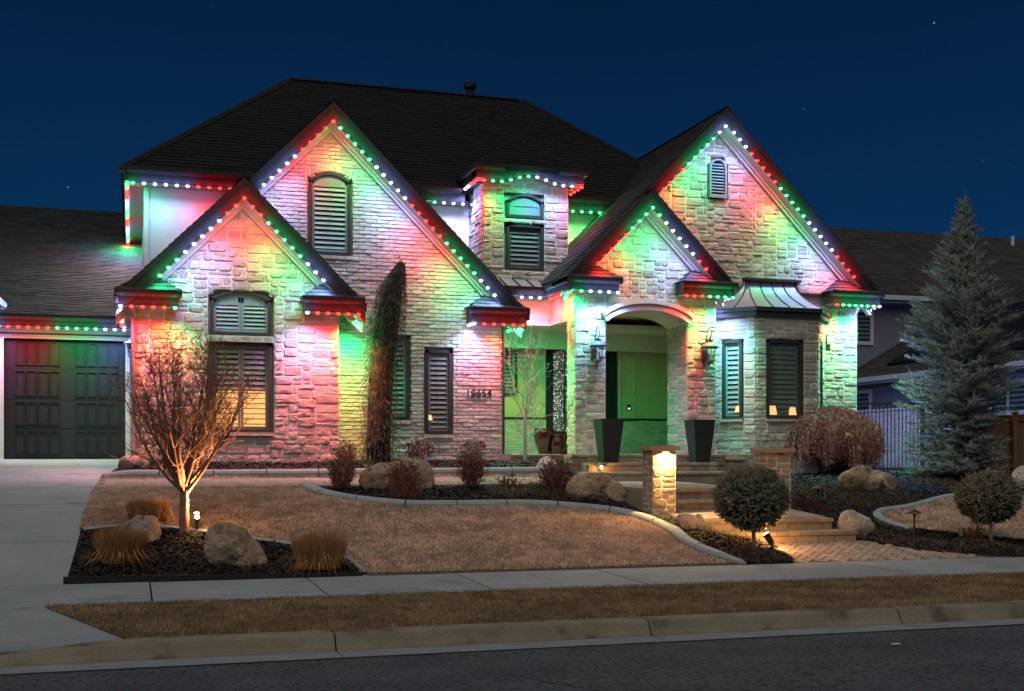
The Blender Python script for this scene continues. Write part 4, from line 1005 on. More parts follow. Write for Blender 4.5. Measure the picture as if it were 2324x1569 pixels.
ax0, ax1, azs, azp = 9.37, 11.21, 2.83, 3.09
def arch_in(x): t = (x-(ax0+ax1)/2)/((ax1-ax0)/2); return azs + (azp-azs)*math.sqrt(max(0,1-t*t*.92))*1.0 - (azp-azs)*math.sqrt(.08)*(abs(t))**2*1.0
NA = 22; axs = [ax0+(ax1-ax0)*k/NA for k in range(NA+1)]
mb = MB()
for a, b in zip(axs[:-1], axs[1:]):
    ta, tb = 5.14-abs(a-P_c), 5.14-abs(b-P_c); mb.prism([(a,H+arch_in(a)+.03),(b,H+arch_in(b)+.03),(b,H+tb),(a,H+ta)], P_w+SD, P_w+.5)
mb.prism([(8.69+SD,H-.1),(ax0,H-.1),(ax0,H+5.14-abs(ax0-P_c)),(8.69+SD,H+3.6)], P_w+SD, P_w+.5)
mb.prism([(ax1+SD,H-.1),(11.9,H-.1),(11.9,H+3.46),(ax1+SD,H+5.14-abs(ax1+SD-P_c))], P_w+SD, P_w+1.0)
wP = mb.build('stone_wall', M['mortar'], house)
frP = Frame((0,P_w+SD,0),(1,0,0),(0,-1,0)); rakeP = [(1,1,P_c+H+5.10),(-1,1,-P_c+H+5.10)]
def vis_P(u, v):
    if ax0 < u < ax1: return v > H + arch_in(u) + .10
    return True
lay_stones(frP, ashlar(random.Random(15), 8.69, ax0, H+.07, H+2.86, .088, wide=(2,3,3,4), high=(1,2,2,2)), SD, wP, rakeP, 1.1, seed=15)
lay_stones(frP, ashlar(random.Random(16), ax1, 11.9, H+.07, H+2.86, .088, wide=(2,3,3,4), high=(1,2,2,2)), SD, wP, rakeP, 1.1, seed=16)
lay_stones(frP, ashlar(random.Random(17), 8.69, 11.9, H+2.86, H+5.2, .085), SD, wP, rakeP, 1.1, seed=17, test=vis_P)
lay_stones(Frame((8.69+SD,0,0),(0,-1,0),(-1,0,0)), ashlar(random.Random(18), -23.9, -P_w, H+.07, H+3.42, .09, wide=(2,3), high=(2,2,3)), SD, wP, seed=18)
lay_stones(Frame((ax1+SD,0,0),(0,-1,0),(-1,0,0)), ashlar(random.Random(19), -24.4, -P_w, H+.07, H+2.84, .09), SD, wP, seed=19)
# moulded arch
def arc_band(off0, off1, y0, y1, name, mat, parent, ext=.0):
    mb = MB(); cxm = (ax0+ax1)/2
    pts = []
    for k in range(NA+1):
        x = axs[k]; xs2 = axs[min(NA,k+1)]; xs1 = axs[max(0,k-1)]
        tx, tz = xs2-xs1, arch_in(xs2)-arch_in(xs1); l = math.hypot(tx, tz); nx_, nz_ = -tz/l, tx/l
        pts.append((x+nx_*off0, arch_in(x)+nz_*off0, x+nx_*off1, arch_in(x)+nz_*off1))
    for (a0,b0,a1,b1), (c0,d0,c1,d1) in zip(pts[:-1], pts[1:]): mb.prism([(a0,H+b0),(c0,H+d0),(c1,H+d1),(a1,H+b1)], y0, y1)
    return mb.build(name, mat, parent)
tr = arc_band(0, .13, P_w-.10, P_w+.35, 'arch_trim', M['trim'], house)
arc_band(.13, .21, P_w-.16, P_w+.2, 'arch_moulding', M['trim'], tr); arc_band(-.0, .05, P_w-.13, P_w-.101, 'arch_bead', M['trim'], tr)
arc_band(0, .06, P_w+.351, P_w+1.02, 'arch_vault', M['stucco'], tr)
mb = MB(); mb.box(ax0,ax1+.9,P_w+1.02,27.3,H+3.14,H+3.2); mb.box(ax0-.2,ax1+.1,P_w+1.0,P_w+1.03,H+3.08,H+3.2); mb.build('porch_vault', M['warm_lit_stucco'], house)
# porch floor and back wall
mb = MB(); mb.box(7.2,12.7,23.1,27.4,H-.5,H+.075); pf = mb.build('porch_floor', M['paver'], house)
row_blocks(pf, 'cap_block', 7.22, 8.3, 23.06, 23.3, H+.02, H+.08, .3, .42, M['block']); row_blocks(pf, 'riser_block', 7.22, 8.3, 23.075, 23.3, H-.16, H+.02, .3, .42, M['block'])
row_blocks(pf, 'riser_block', 11.72, 12.25, 22.75, 23.3, H-.36, H-.06, .26, .4, M['block']); row_blocks(pf, 'cap_block', 11.7, 12.3, 22.72, 23.3, H-.06, H+.0, .26, .4, M['block'])
bw = 27.2
mb = MB(); mb.box(7.0,9.36,bw,bw+.2,H,H+3.2); mb.box(11.18,12.7,bw,bw+.2,H,H+3.3); mb.box(9.36,11.18,bw,bw+.2,H+2.86,H+3.3); wk = mb.build('porch_back_wall', M['warm_lit_stucco'], house)
mb = MB(); mb.box(12.6,12.75,24.4,bw,H,H+3.3); mb.build('porch_side_wall', M['warm_lit_stucco'], house)
wain = []
lay_bricks(Frame((0,bw-.005,0),(1,0,0),(0,-1,0)), 7.3, 9.36, H+.08, H+.92, wk, depth=.05, seed=9, sink=wain); lay_bricks(Frame((0,bw-.005,0),(1,0,0),(0,-1,0)), 11.22, 12.6, H+.08, H+.92, wk, depth=.05, seed=10, sink=wain)
mb = MB()
for _, p, vs, fs, t in wain: mb.add(vs, fs, t)
tag(mb.build('wainscot_bricks', M['brick'], wk), kind='stuff')
for a, b in ((7.22,9.36),(11.22,12.6)):
    mb = MB(); mb.box(a,b,bw-.085,bw-.001,H+.925,H+.955); mb.build('wainscot_cap', M['iron'], wk)

# ---- front door
door = None
def door_leaf(x0, x1, hinge_left, lit):
    zt = lambda x: 2.85 - .22*(abs(x-10.27)/.88)**2
    mb = MB(); N_ = 8; xs_ = [x0+(x1-x0)*k/N_ for k in range(N_+1)]; fw = .14
    for a, b in zip(xs_[:-1], xs_[1:]):
        mb.prism([(a,H+zt(a)-fw-.06),(b,H+zt(b)-fw-.06),(b,H+zt(b)),(a,H+zt(a))], bw-.06, bw+.05)
    mb.box(x0,x0+fw,bw-.06,bw+.05,H+.08,H+zt(x0)-.15); mb.box(x1-fw,x1,bw-.06,bw+.05,H+.08,H+zt(x1)-.15)
    mb.box(x0+fw,x1-fw,bw-.06,bw+.05,H+.08,H+.62)
    lf = mb.build('door_leaf', M['iron'], house)
    g = MB(); g.box(x0+fw,x1-fw,bw-.005,bw+.01,H+.62,H+zt((x0+x1)/2)-.18); g.build('pane', M['doorglass'] if lit else M['dark'], lf)
    for k in range(4):
        z = .62 + .48*k; b_ = MB(); b_.box(x0+fw,x1-fw,bw-.055,bw-.02,H+z,H+z+.022); b_.build('glazing_bar', M['iron'], lf)
    b_ = MB(); xm = (x0+x1)/2; b_.box(xm-.011,xm+.011,bw-.05,bw-.015,H+.62,H+2.6); b_.build('glazing_bar', M['iron'], lf)
    for k in range(5):   # wrought scrolls
        zc = .85+.42*k; pts = [(xm+.12*math.cos(t)*(1-t/16), bw-.045, H+zc+.15*math.sin(t)*(1-t/16)) for t in np.linspace(0, 10, 26)]
        b_ = MB(); b_.tube(pts, .008, 4); b_.build('scroll', M['iron'], lf)
    b_ = MB(); hx = x1-.06 if hinge_left else x0+.06; b_.tube([(hx,bw-.06,H+.95),(hx,bw-.11,H+1.0),(hx,bw-.11,H+1.3),(hx,bw-.06,H+1.35)], .012, 6); b_.build('handle', M['iron'], lf)
m = bpy.data.materials.new('lit_textured_glass'); m.use_nodes = True; N = m.node_tree.nodes; L = m.node_tree.links; b = N['Principled BSDF']
geo = N.new('ShaderNodeNewGeometry'); vo = N.new('ShaderNodeTexVoronoi'); vo.inputs['Scale'].default_value = 26; L.new(geo.outputs['Position'], vo.inputs['Vector'])
mr = N.new('ShaderNodeMapRange'); mr.inputs[1].default_value = .30; mr.inputs[2].default_value = .08; mr.inputs[3].default_value = .03; mr.inputs[4].default_value = 2.2; L.new(vo.outputs['Distance'], mr.inputs[0])
b.inputs['Base Color'].default_value = (.1,.1,.1,1); b.inputs['Roughness'].default_value = .1; b.inputs['Emission Color'].default_value = (1,.93,.86,1); L.new(mr.outputs[0], b.inputs['Emission Strength']); M['doorglass'] = m
door_leaf(9.39,10.26,True,True); door_leaf(10.28,11.15,False,False)
mb = MB(); mb.box(11.19,11.27,bw-.03,bw-.001,H+.96,H+2.9); mb.box(11.62,11.66,bw-.02,bw-.001,H+.96,H+2.7); mb.build('door_surround', M['trim'], house)
c = U(1427,925,bw-.02); mb = MB(); mb.box(c.x-.03,c.x+.03,bw-.04,bw-.001,c.z-.07,c.z+.07); db = mb.build('doorbell', M['iron'], house)
mb = MB(); mb.lathe([(.001,0),(.02,0),(.02,.006),(.001,.006)], (0,0,0), 12); rg_ = mb.build('button', M['doorbell'], db); rg_.rotation_euler = (math.radians(90),0,0); rg_.location = Vector((c.x,bw-.042,c.z-.03))-wloc(db)
c = U(1420,757,bw-.02); mb = MB(); mb.lathe([(.02,-.09),(.07,-.05),(.085,0),(.07,.06),(.03,.08)], (c.x,bw-.09,c.z), 12); mb.build('security_camera', M['iron'], house, smooth=True)

# ---- bay window
by = 23.36; bx = [12.2,12.82,14.36,15.0]; bpl = [(bx[0],R_w),(bx[1],by),(bx[2],by),(bx[3],R_w)]
ins = .12
bin_ = [(bx[0]+.13,R_w+.1),(bx[1]+.05,by+ins),(bx[2]-.05,by+ins),(bx[3]-.13,R_w+.1)]
mb = MB(); mb.slab([bin_[0],bin_[1],bin_[2],bin_[3]], H-.5, H+3.12); wY = mb.build('bay_wall', M['mortar'], house)
def seg_frame(p, q):
    d = (Vector((q[0],q[1],0))-Vector((p[0],p[1],0))); l = d.length; d.normalize(); return Frame((p[0],p[1],0), d, (d.y,-d.x,0)), l
frY0, l0 = seg_frame(bin_[0], bin_[1]); frY1, l1 = seg_frame(bin_[1], bin_[2]); frY2, l2 = seg_frame(bin_[2], bin_[3])
wz0, wz1 = .85, 2.57
wl = (.10,.56) if l0 > .7 else (.1,l0-.12)
lay_stones(frY0, ashlar(random.Random(25), -.08, l0+.04, H-.32, H+3.1, .085, holes=[(wl[0]-.03,wl[1]+.03,H+wz0-.05,H+wz1+.03)]), .11, wY, seed=25)
fx0, fx1 = Xp(1742,by)-bin_[1][0], Xp(1821,by)-bin_[1][0]
lay_stones(frY1, ashlar(random.Random(26), -.03, l1+.03, H-.32, H+3.1, .085, holes=[(fx0-.03,fx1+.03,H+wz0-.05,H+wz1+.03)]), .11, wY, seed=26)
lay_stones(frY2, ashlar(random.Random(27), -.04, l2+.05, H-.32, H+3.1, .085, holes=[(.2,.55,H+wz0-.05,H+wz1+.03)]), .11, wY, seed=27)
def off(pl, d):
    cx_, cy_ = 13.6, R_w+.2; return [(x+(d if x > cx_ else -d)*(1.0 if abs(x-cx_) > .9 else .4), y-(d if y < R_w-.1 else 0)) for x, y in pl]
e1 = off(bpl, .05); e2 = off(bpl, .10)
mb = MB(); mb.slab([e1[0],e1[1],e1[2],e1[3]], H+3.06, H+3.17); mb.slab([e2[0],e2[1],e2[2],e2[3]], H+3.171, H+3.26); mb.build('bay_cornice', M['frame'], house)
top = [(12.9,R_w+.02),(12.98,R_w-.02),(14.12,R_w-.02),(14.2,R_w+.02)]; NR = 12; vs = []
def bay_pt(i, s): a, b_ = e2[i], top[i]; k = 1-(1-s)**1.9; return (a[0]+(b_[0]-a[0])*k, a[1]+(b_[1]-a[1])*k, H+3.262+.66*s)
for r_ in range(NR+1): vs += [bay_pt(i, r_/NR) for i in range(4)]
mb = MB(); mb.add(vs, [(r_*4+i, r_*4+i+1, (r_+1)*4+i+1, (r_+1)*4+i) for r_ in range(NR) for i in range(3)]); byr = mb.build('metal_roof', M['copper'], house)
mb = MB(); mb.box(12.84,14.26,R_w-.10,R_w+.02,H+3.915,H+3.97); mb.build('roof_flashing', M['fascia'], byr)
for i0, t in ((0,.5),(1,0),(1,.25),(1,.5),(1,.75),(1,1),(2,.5)):
    pts = []
    for r_ in range(NR+1):
        a, b_ = Vector(bay_pt(i0, r_/NR)), Vector(bay_pt(i0+1, r_/NR)); pts.append(a.lerp(b_, t)+Vector((0,-.008,.008)))
    mb = MB(); mb.tube(pts, .014, 4); mb.build('seam', M['fascia'], byr)

# ---- windows
M['shutter_mid'] = mk('taupe_shutter_tone', (0.24, 0.235, 0.20), (0.21, 0.20, 0.17), 4, 0.55)  # mid-dark slats, for two of the lower windows
def window(fr, u0, u1, v0, v1, parent=None, rise=0.0, cols=1, nsl=12, fw=.062, gap=True, amber=None, depth=.10, label=None, tilt=38, mat=None, open_z=None, open_below=None, arch_panel=.0):
    v0 += H; v1 += H; N_ = 14 if rise else 1; mat = mat or M['shutter']
    def top(u): t = (u-(u0+u1)/2)/((u1-u0)/2); return v1 + rise*(1-t*t)
    mb = MB(); us = [u0+(u1-u0)*k/N_ for k in range(N_+1)]
    fbox(mb, fr, u0, u0+fw, v0, v1, .0, depth); fbox(mb, fr, u1-fw, u1, v0, v1, .0, depth); fbox(mb, fr, u0+fw, u1-fw, v0, v0+fw, .0, depth)
    for a, b_ in zip(us[:-1], us[1:]):
        q = [(a,top(a)-fw),(b_,top(b_)-fw),(b_,top(b_)),(a,top(a))]
        mb.add([fr(x,y,depth) for x, y in q]+[fr(x,y,0) for x, y in q], [(0,1,2,3),(7,6,5,4),(0,4,5,1),(2,6,7,3),(1,5,6,2),(3,7,4,0)])
    w = mb.build('window', M['frame'], house)
    if label: w['label'] = label
    bk = MB()
    for a, b_ in zip(us[:-1], us[1:]): bk.add([fr(a,v0,.004),fr(b_,v0,.004),fr(b_,top(b_),.004),fr(a,top(a),.004)], [(0,1,2,3)])
    bk.build('backing', M['dark'], w)
    if amber:
        a0, a1, s0, s1 = amber; bk = MB(); bk.add([fr(a0,H+s0,.008),fr(a1,H+s0,.008),fr(a1,H+s1,.008),fr(a0,H+s1,.008)], [(0,1,2,3)]); bk.build('lit_room', M['amber'], w)
    pn = MB()
    for a, b_ in zip(us[:-1], us[1:]): pn.add([fr(a,v0+.02,depth*.72),fr(b_,v0+.02,depth*.72),fr(b_,top(b_)-.02,depth*.72),fr(a,top(a)-.02,depth*.72)], [(0,1,2,3)])
    pn.build('pane', M['pane'], w)
    iu0, iu1, iv0, iv1 = u0+fw, u1-fw, v0+fw, v1-fw; st_ = .045
    cw = (iu1-iu0)/cols
    for c_ in range(cols):
        a, b_ = iu0+cw*c_+.004, iu0+cw*(c_+1)-.004
        sf = MB(); tb = .05; lo = iv0 if open_below is None else H+open_below
        fbox(sf, fr, a, a+st_, lo, iv1+(rise*.5 if rise else 0), .012, .045); fbox(sf, fr, b_-st_, b_, lo, iv1+(rise*.5 if rise else 0), .012, .045)
        fbox(sf, fr, a+st_, b_-st_, lo, lo+tb, .012, .045); fbox(sf, fr, a+st_, b_-st_, iv1-tb, iv1, .012, .045)
        if rise:
            for x0_, x1_ in zip(us[:-1], us[1:]):
                if x0_ >= a-.02 and x1_ <= b_+.02:
                    q = [(x0_,iv1),(x1_,iv1),(x1_,top(x1_)-fw),(x0_,top(x0_)-fw)]; sf.add([fr(x,y,.045) for x, y in q], [(0,1,2,3)])
        sf.build('shutter_frame', mat, w)
        if not nsl:
            sh_ = MB(); fbox(sh_, fr, a+st_, b_-st_, lo+tb, iv1-tb, .015, .03); sh_.build('shade', M['shutter'], w)
        if nsl:
            n_ = nsl; p = (iv1-tb-lo-tb)/n_; ca, sa = math.cos(math.radians(tilt)), math.sin(math.radians(tilt)); hw = p*.43
            for k in range(n_):
                vc = lo+tb+p*(k+.5); nc = .038; s2 = MB(); th = .005
                if open_z: tl_ = 76 if vc < H+open_z else tilt; ca, sa = math.cos(math.radians(tl_)), math.sin(math.radians(tl_))
                q = []
                for e in (a+st_+.002, b_-st_-.002):
                    for du_, dn_ in ((-hw*ca-th*sa*0, hw*sa*.6),(hw*ca, -hw*sa*.6)):
                        q.append(fr(e, vc+du_, nc+dn_)); q.append(fr(e, vc+du_-th, nc+dn_-th))
                # q: e0 low top, e0 low bot, e0 high top, e0 high bot, e1 ...
                s2.add(q, [(0,4,6,2),(1,3,7,5),(0,1,5,4),(2,6,7,3),(0,2,3,1),(4,5,7,6)]); s2.build('slat', mat, w)
            rod = MB(); um = (a+b_)/2; fbox(rod, fr, um-.004, um+.004, lo+tb, iv1-tb, .056, .060); rod.build('tilt_rod', mat, w) if cols == 1 else None
    return w
def sill(fr, u0, u1, v, mat, n=.17, h=.06):
    mb = MB(); fbox(mb, fr, u0-.03, u1+.03, H+v-h, H+v, 0, n); o = mb.build('sill', mat, house); return o
window(frA, 1.36,2.47,2.25,2.92, rise=.18, cols=2, nsl=6, label='arched shuttered upper window of the left stone gable')
window(frA, 1.36,2.47,.47,2.12, cols=2, nsl=15, mat=M['shutter_mid'], amber=(1.42,2.41,.53,1.24), open_z=1.2, label='tall shuttered window with amber light in its lower half')
sill(frA, 1.36,2.47,.47, M['stone'])
# header course between the two windows of the left gable
row = [(1.30+.2*k, 1.30+.2*(k+1)) for k in range(6)]
frS = Frame((0,A_w+SD-.12,0),(1,0,0),(0,-1,0))
hs = []; lay_stones(frS, [(a,b_,H+2.13,H+2.24) for a, b_ in row], .045, wA, seed=2, sink=hs, min_area=.001)
emit_stones(hs, 50, 'header_stone', M['stone'], 'header_stones', wA)
window(frB, 3.29,4.11,3.97,5.42, rise=.18, nsl=13, depth=.085, label='tall arched shuttered window high in the brick gable')
window(frB, 4.72,5.28,.76,2.45, nsl=15, depth=.085, label='narrow shuttered window partly behind the weeping spruce')
wr_ = window(frB, 5.61,6.16,.48,2.17, nsl=15, mat=M['shutter_mid'], depth=.085, label='narrow shuttered window left of the house number')
for a, b_, v in ((4.72,5.28,.76),(5.61,6.16,.48),(3.29,4.11,3.97)):
    for k in range(6):
        x = a-.03+(b_-a+.06)*k/6; x2 = a-.03+(b_-a+.06)*(k+1)/6; mb = MB(); mb.box(x+.004,x2-.004,B_w-.02,B_w+BD,H+v-.075,H+v-.006,RNG.random()); mb.build('sill_brick', M['brick'], wB)
window(frD, du[0],du[1],z2_,zsp, rise=z1_-zsp, nsl=0, label='arched fanlight of the stone dormer')
window(frD, du[0],du[1],z4_,z3_, nsl=8, mat=M['shutter_dark'], label='shuttered dormer window under the fanlight')
window(frY0, wl[0],wl[1],wz0,wz1, nsl=14, label='left angled window of the bay')
window(frY1, fx0,fx1,wz0,wz1, nsl=14, tilt=12, mat=M['shutter_dark'], label='front window of the bay')
window(frY2, .2,.55,wz0,wz1, nsl=14, label='right angled window of the bay')
for f_, a, b_ in ((frY0,wl[0],wl[1]),(frY1,fx0,fx1)): sill(f_, a, b_, wz0, M['stone'], .15)
frK = Frame((0,bw,0),(1,0,0),(0,-1,0))
window(frK, 7.62,8.64,1.46,2.62, nsl=11, depth=.06, label='shuttered window in the porch recess')
# louvred vent in the right gable
vx0, vx1, vz0, vz1 = vent_r; mb = MB(); vm_ = (vx0+vx1)/2; rr_ = (vx1-vx0)/2
out_ = [(vx0,vz0),(vx1,vz0)] + [(vm_+rr_*math.cos(t), vz1-rr_+rr_*math.sin(t)) for t in np.linspace(0, math.pi, 13)]
inn_ = [(vm_+(x-vm_)*.8, vz0+.05+(z-vz0)*(1-.075/(vz1-vz0)) ) for x, z in out_]; n = len(out_)
mb.add([frR(x,z,SD+.05) for x, z in out_]+[frR(x,z,SD+.05) for x, z in inn_]+[frR(x,z,0) for x, z in out_]+[frR(x,z,0) for x, z in inn_],
       [(i,(i+1)%n,(i+1)%n+n,i+n) for i in range(n)]+[(i,i+2*n,(i+1)%n+2*n,(i+1)%n) for i in range(n)]+[(i+n,(i+1)%n+n,(i+1)%n+3*n,i+3*n) for i in range(n)])
vt = mb.build('gable_vent', M['vent'], house); mb = MB(); mb.add([frR(x,z,.01) for x, z in inn_], [tuple(range(n))]); mb.build('backing', M['dark'], vt)
k = 0; z = vz0+.09
while z < vz1-.06:
    hw_ = rr_*.8 if z < vz1-rr_ else max(.02, math.sqrt(max(0,(rr_*.8)**2-(z-(vz1-rr_))**2)))
    mb = MB(); mb.hexa([frR(vm_-hw_,z-.028,SD+.035),frR(vm_+hw_,z-.028,SD+.035),frR(vm_+hw_,z-.036,SD+.035),frR(vm_-hw_,z-.036,SD+.035)],[frR(vm_-hw_,z+.012,SD-.02),frR(vm_+hw_,z+.012,SD-.02),frR(vm_+hw_,z+.004,SD-.02),frR(vm_-hw_,z+.004,SD-.02)])
    mb.build('slat', M['vent'], vt); z += .066

emit_stones(STONES, 300, 'stone', M['stone'], 'wall_stones', house)
emit_stones(BRICKS, 300, 'brick', M['brick'], 'wall_bricks', house)
emit_mortar()

# house number
x = 6.44
for ch in '10654':
    cu = bpy.data.curves.new('digit', 'FONT'); cu.body = ch; cu.size = .20; cu.extrude = .012; cu.offset = .003; cu.align_x = 'CENTER'
    tmp = bpy.data.objects.new('tmp', cu); COL.objects.link(tmp); dg = bpy.context.evaluated_depsgraph_get()
    me = bpy.data.meshes.new_from_object(tmp.evaluated_get(dg)); bpy.data.objects.remove(tmp); me.materials.clear(); me.materials.append(M['iron'])
    o = bpy.data.objects.new('number_digit', me); COL.objects.link(o); o.rotation_euler = (math.radians(90),0,0)
    o.parent = house; o.location = Vector((x+.05, B_w-.025, H+1.25))-wloc(house); x += .112

# ---- garage
gy = 26.9
mb = MB(); mb.box(-9,-2.62,gy,gy+.25,H-.2,H+2.75); mb.box(-2.62,-.03,gy,gy+.25,H+2.56,H+2.75); mb.box(-.03,.04,gy,gy+.25,H-.2,H+2.75); wG = mb.build('garage_wall', M['stucco'], house)
mb = MB(); mb.box(-2.60,-2.51,gy-.03,gy,H-.03,H+2.56); mb.box(-.13,-.04,gy-.03,gy,H-.03,H+2.56); mb.box(-2.51,-.13,gy-.03,gy,H+2.47,H+2.56); mb.build('door_trim', M['trim'], wG)
mb = MB(); mb.box(-2.62,-.03,gy-.06,gy,H+2.561,H+2.585); mb.build('drip_cap', M['fascia'], wG)
gd = MB(); gd.box(-2.52,-.12,gy+.10,gy+.15,H-.03,H+2.48); gdo = gd.build('garage_door', M['garage'], house)
rowsz = [(.02,.62),(.63,1.22),(1.23,1.86),(1.87,2.46)]
for (a, b_) in rowsz:
    mb = MB(); mb.box(-2.52,-.12,gy+.094,gy+.0995,H+b_-.004,H+b_+.006); mb.build('section_joint', M['dark'], gdo)
    for sx0 in (-2.30,-1.12):
        for k in range(4):
            px0 = sx0 + k*.225; w_ = .185; t = .014; z0_, z1__ = H+a+.055, H+b_-.05
            mb = MB(); y0_, y1_ = gy+.075, gy+.0998
            mb.hexa([(px0,y0_,z0_),(px0+w_,y0_,z0_),(px0+w_,y1_,z0_),(px0,y1_,z0_)],[(px0,y0_,z0_+t),(px0+w_,y0_,z0_+t),(px0+w_,y1_,z0_+t),(px0,y1_,z0_+t)])
            mb.box(px0,px0+w_,y0_,y1_,z1__-t,z1__); mb.box(px0,px0+t,y0_,y1_,z0_+t,z1__-t); mb.box(px0+w_-t,px0+w_,y0_,y1_,z0_+t,z1__-t)
            mb.build('door_panel', M['garage'], gdo)
eg = 26.5
roof_plane([(-9,eg,H+2.93),(.27,eg,H+2.93),(.27,37.4,H+2.93+.393*10.9),(-9,37.4,H+2.93+.393*10.9)], objs=300, mat=M['shingle_lit'])
quad_slab([(-9,37.4,H+2.93+.393*10.9),(.27,37.4,H+2.93+.393*10.9),(.27,46,H+3),(-9,46,H+3)], .1, 'roof', M['shingle'])
eave_box(-9,.04,eg,gy,2.70,2.92); gutter_x(-9,.04,eg-.09,2.93)
# gabled dormer on the garage roof; only its right eave reaches into the picture
gdy = 26.95; nx = Xp(16, gdy); gdz = U(14,688,gdy).z-H; gw = 1.25; gc = nx-gw
for sg_ in (-1, 1): roof_plane([(gc,gdy,H+gdz+gw),(gc+sg_*gw,gdy,H+gdz),(gc+sg_*gw,28.0,H+gdz),(gc,31.4,H+gdz+gw)], mat=M['shingle_lit'])
for sg_ in (-1, 1):
    mb = MB(); P = [(gc,gdz+gw-.01),(gc+sg_*gw,gdz-.01),(gc+sg_*gw,gdz-.17),(gc,gdz+gw-.17)]
    mb.prism([(x, H+z) for x, z in (P[::-1] if sg_ > 0 else P)], gdy-.04, gdy-.005); mb.build('barge_board', M['trim'], house)
mb = MB(); mb.prism([(gc-gw+.3,H+2.9),(gc+gw-.3,H+2.9),(gc+gw-.3,H+gdz+.17),(gc,H+gdz+gw-.14),(gc-gw+.3,H+gdz+.17)], gdy+.22, gdy+.4); mb.build('stucco_wall', M['stucco'], house)
mb = MB(); mb.box(gc-gw+.3,gc-gw+.4,gdy+.4,29,H+2.9,H+gdz+.15); mb.box(gc+gw-.4,gc+gw-.3,gdy+.4,29,H+2.9,H+gdz+.15); mb.build('side_wall', M['stucco'], house)
# downspout on the left corner of the stone gable
pts = [U(262,672,22.25),U(264,684,22.28),U(285,702,22.5),U(301,722,22.62)]; pts = [Vector((p.x,p.y,p.z)) for p in pts]; b_ = pts[-1]
pts += [b_+Vector((.01,0,-.3)), b_+Vector((.02,0,-1.5)), Vector((b_.x+.02,b_.y,H+.05)), Vector((b_.x-.04,b_.y-.12,H-.05))]
mb = MB(); mb.tube(pts, .042, 8); mb.build('downspout', mk('downspout_paint', (.16,.14,.14), None, 4, .5), house, smooth=True)
mb = MB(); mb.tube([(7.235,23.68,H+2.7),(7.235,23.68,H-.1)], .03, 6); mb.build('downspout', M['gutter'], house)
# ------------------------------------------------------------------ roofline lights
LED_P = {'R': 31, 'G': 23, 'W': 33}
BULB = {}
for c_ in 'RGW':
    mb = MB(); mb.lathe([(.010,.020),(.028,.016),(.038,0),(.033,-.018),(.020,-.030),(.004,-.034)], (0,0,0), 10)
    t_ = mb.build('bulb', M['led'+c_], smooth=True); BULB[c_] = t_.data; bpy.data.objects.remove(t_)
LDATA = {}
def led_data(c_, g, wide=False):
    if wide:
        if (c_, g, 1) not in LDATA:
            l = bpy.data.lights.new('led_'+c_, 'SPOT'); l.spot_size = math.radians(176); l.spot_blend = .6; l.energy = LED_P[c_]*g*.5; l.color = LEDC[c_]; l.shadow_soft_size = .03; LDATA[c_, g, 1] = l
        return LDATA[c_, g, 1]
    if (c_, g) not in LDATA:
        l = bpy.data.lights.new('led_'+c_, 'SPOT'); l.spot_size = math.radians(124); l.spot_blend = 1.0; l.energy = LED_P[c_]*g; l.color = LEDC[c_]; l.shadow_soft_size = .03; LDATA[c_, g] = l
    return LDATA[c_, g]
def glow_data(c_):
    if c_ not in LDATA:
        l = bpy.data.lights.new('glow_'+c_, 'POINT'); l.energy = {'R': 2.2, 'G': 1.8, 'W': 2.2}[c_]; l.color = LEDC[c_]; l.shadow_soft_size = .03; LDATA[c_] = l
    return LDATA[c_]
def led(root, p, c_, g=1.0, light=True, wide=False):
    o = bpy.data.objects.new('bulb', BULB[c_]); COL.objects.link(o); o.parent = root; o.location = Vector(p)-wloc(root)
    if light:
        lo = bpy.data.objects.new('bulb_light', led_data(c_, g, wide)); COL.objects.link(lo); lo.parent = o; lo.location = (0, -.02, -.045); lo.rotation_euler = (math.radians(16), 0, 0)
        gl_ = bpy.data.objects.new('bulb_glow', glow_data(c_)); COL.objects.link(gl_); gl_.parent = o; gl_.location = (0, -.09, .01)
def string(label, runs):
    """runs: list of (start, end, colours); one bulb for each letter"""
    p0 = Vector(runs[0][0]); root = thing('string_light', label, 'string light', p0, 'roofline light strings')
    for run in runs:
        a, b, cs = run[:3]; g = run[3] if len(run) > 3 else 1.0
        a, b = Vector(a), Vector(b); n = len(cs); d = (b-a).normalized() if (b-a).length > 0 else Vector((1,0,0))
        mb = MB(); up = Vector((0,0,.024)); mb.tube([a+up-d*.05, b+up+d*.05], .012, 4); mb.build('track', M['fascia'], root)
        for k, c_ in enumerate(cs): led(root, a.lerp(b, k/(n-1) if n > 1 else 0), c_, g, True, len(run) > 4)
    return root
def L3(x, y, z): return (x, y, H+z)
dr = .385
def rk(Xc, zp, x, Yf): return L3(x, Yf-.05, zp-dr+.015-abs(x-Xc))
sp_ = .1463
# garage
gx = [Xp(p, 26.5) for p in (18.75, 303)]; gsp = (gx[1]-gx[0])/13
string('red, green and white lights along the eave over the garage door', [(L3(gx[0]-10*gsp,26.5,2.67), L3(gx[1],26.5,2.67), 'GGGGGWWWWW'+'RRRRRGGGGGWWWW', 1.3)])
string('white lights on the garage dormer slope at the left picture edge', [(L3(nx-.5,gdy-.06,gdz+.5-.2), L3(nx-.06,gdy-.06,gdz+.06-.2), 'WWWW')])
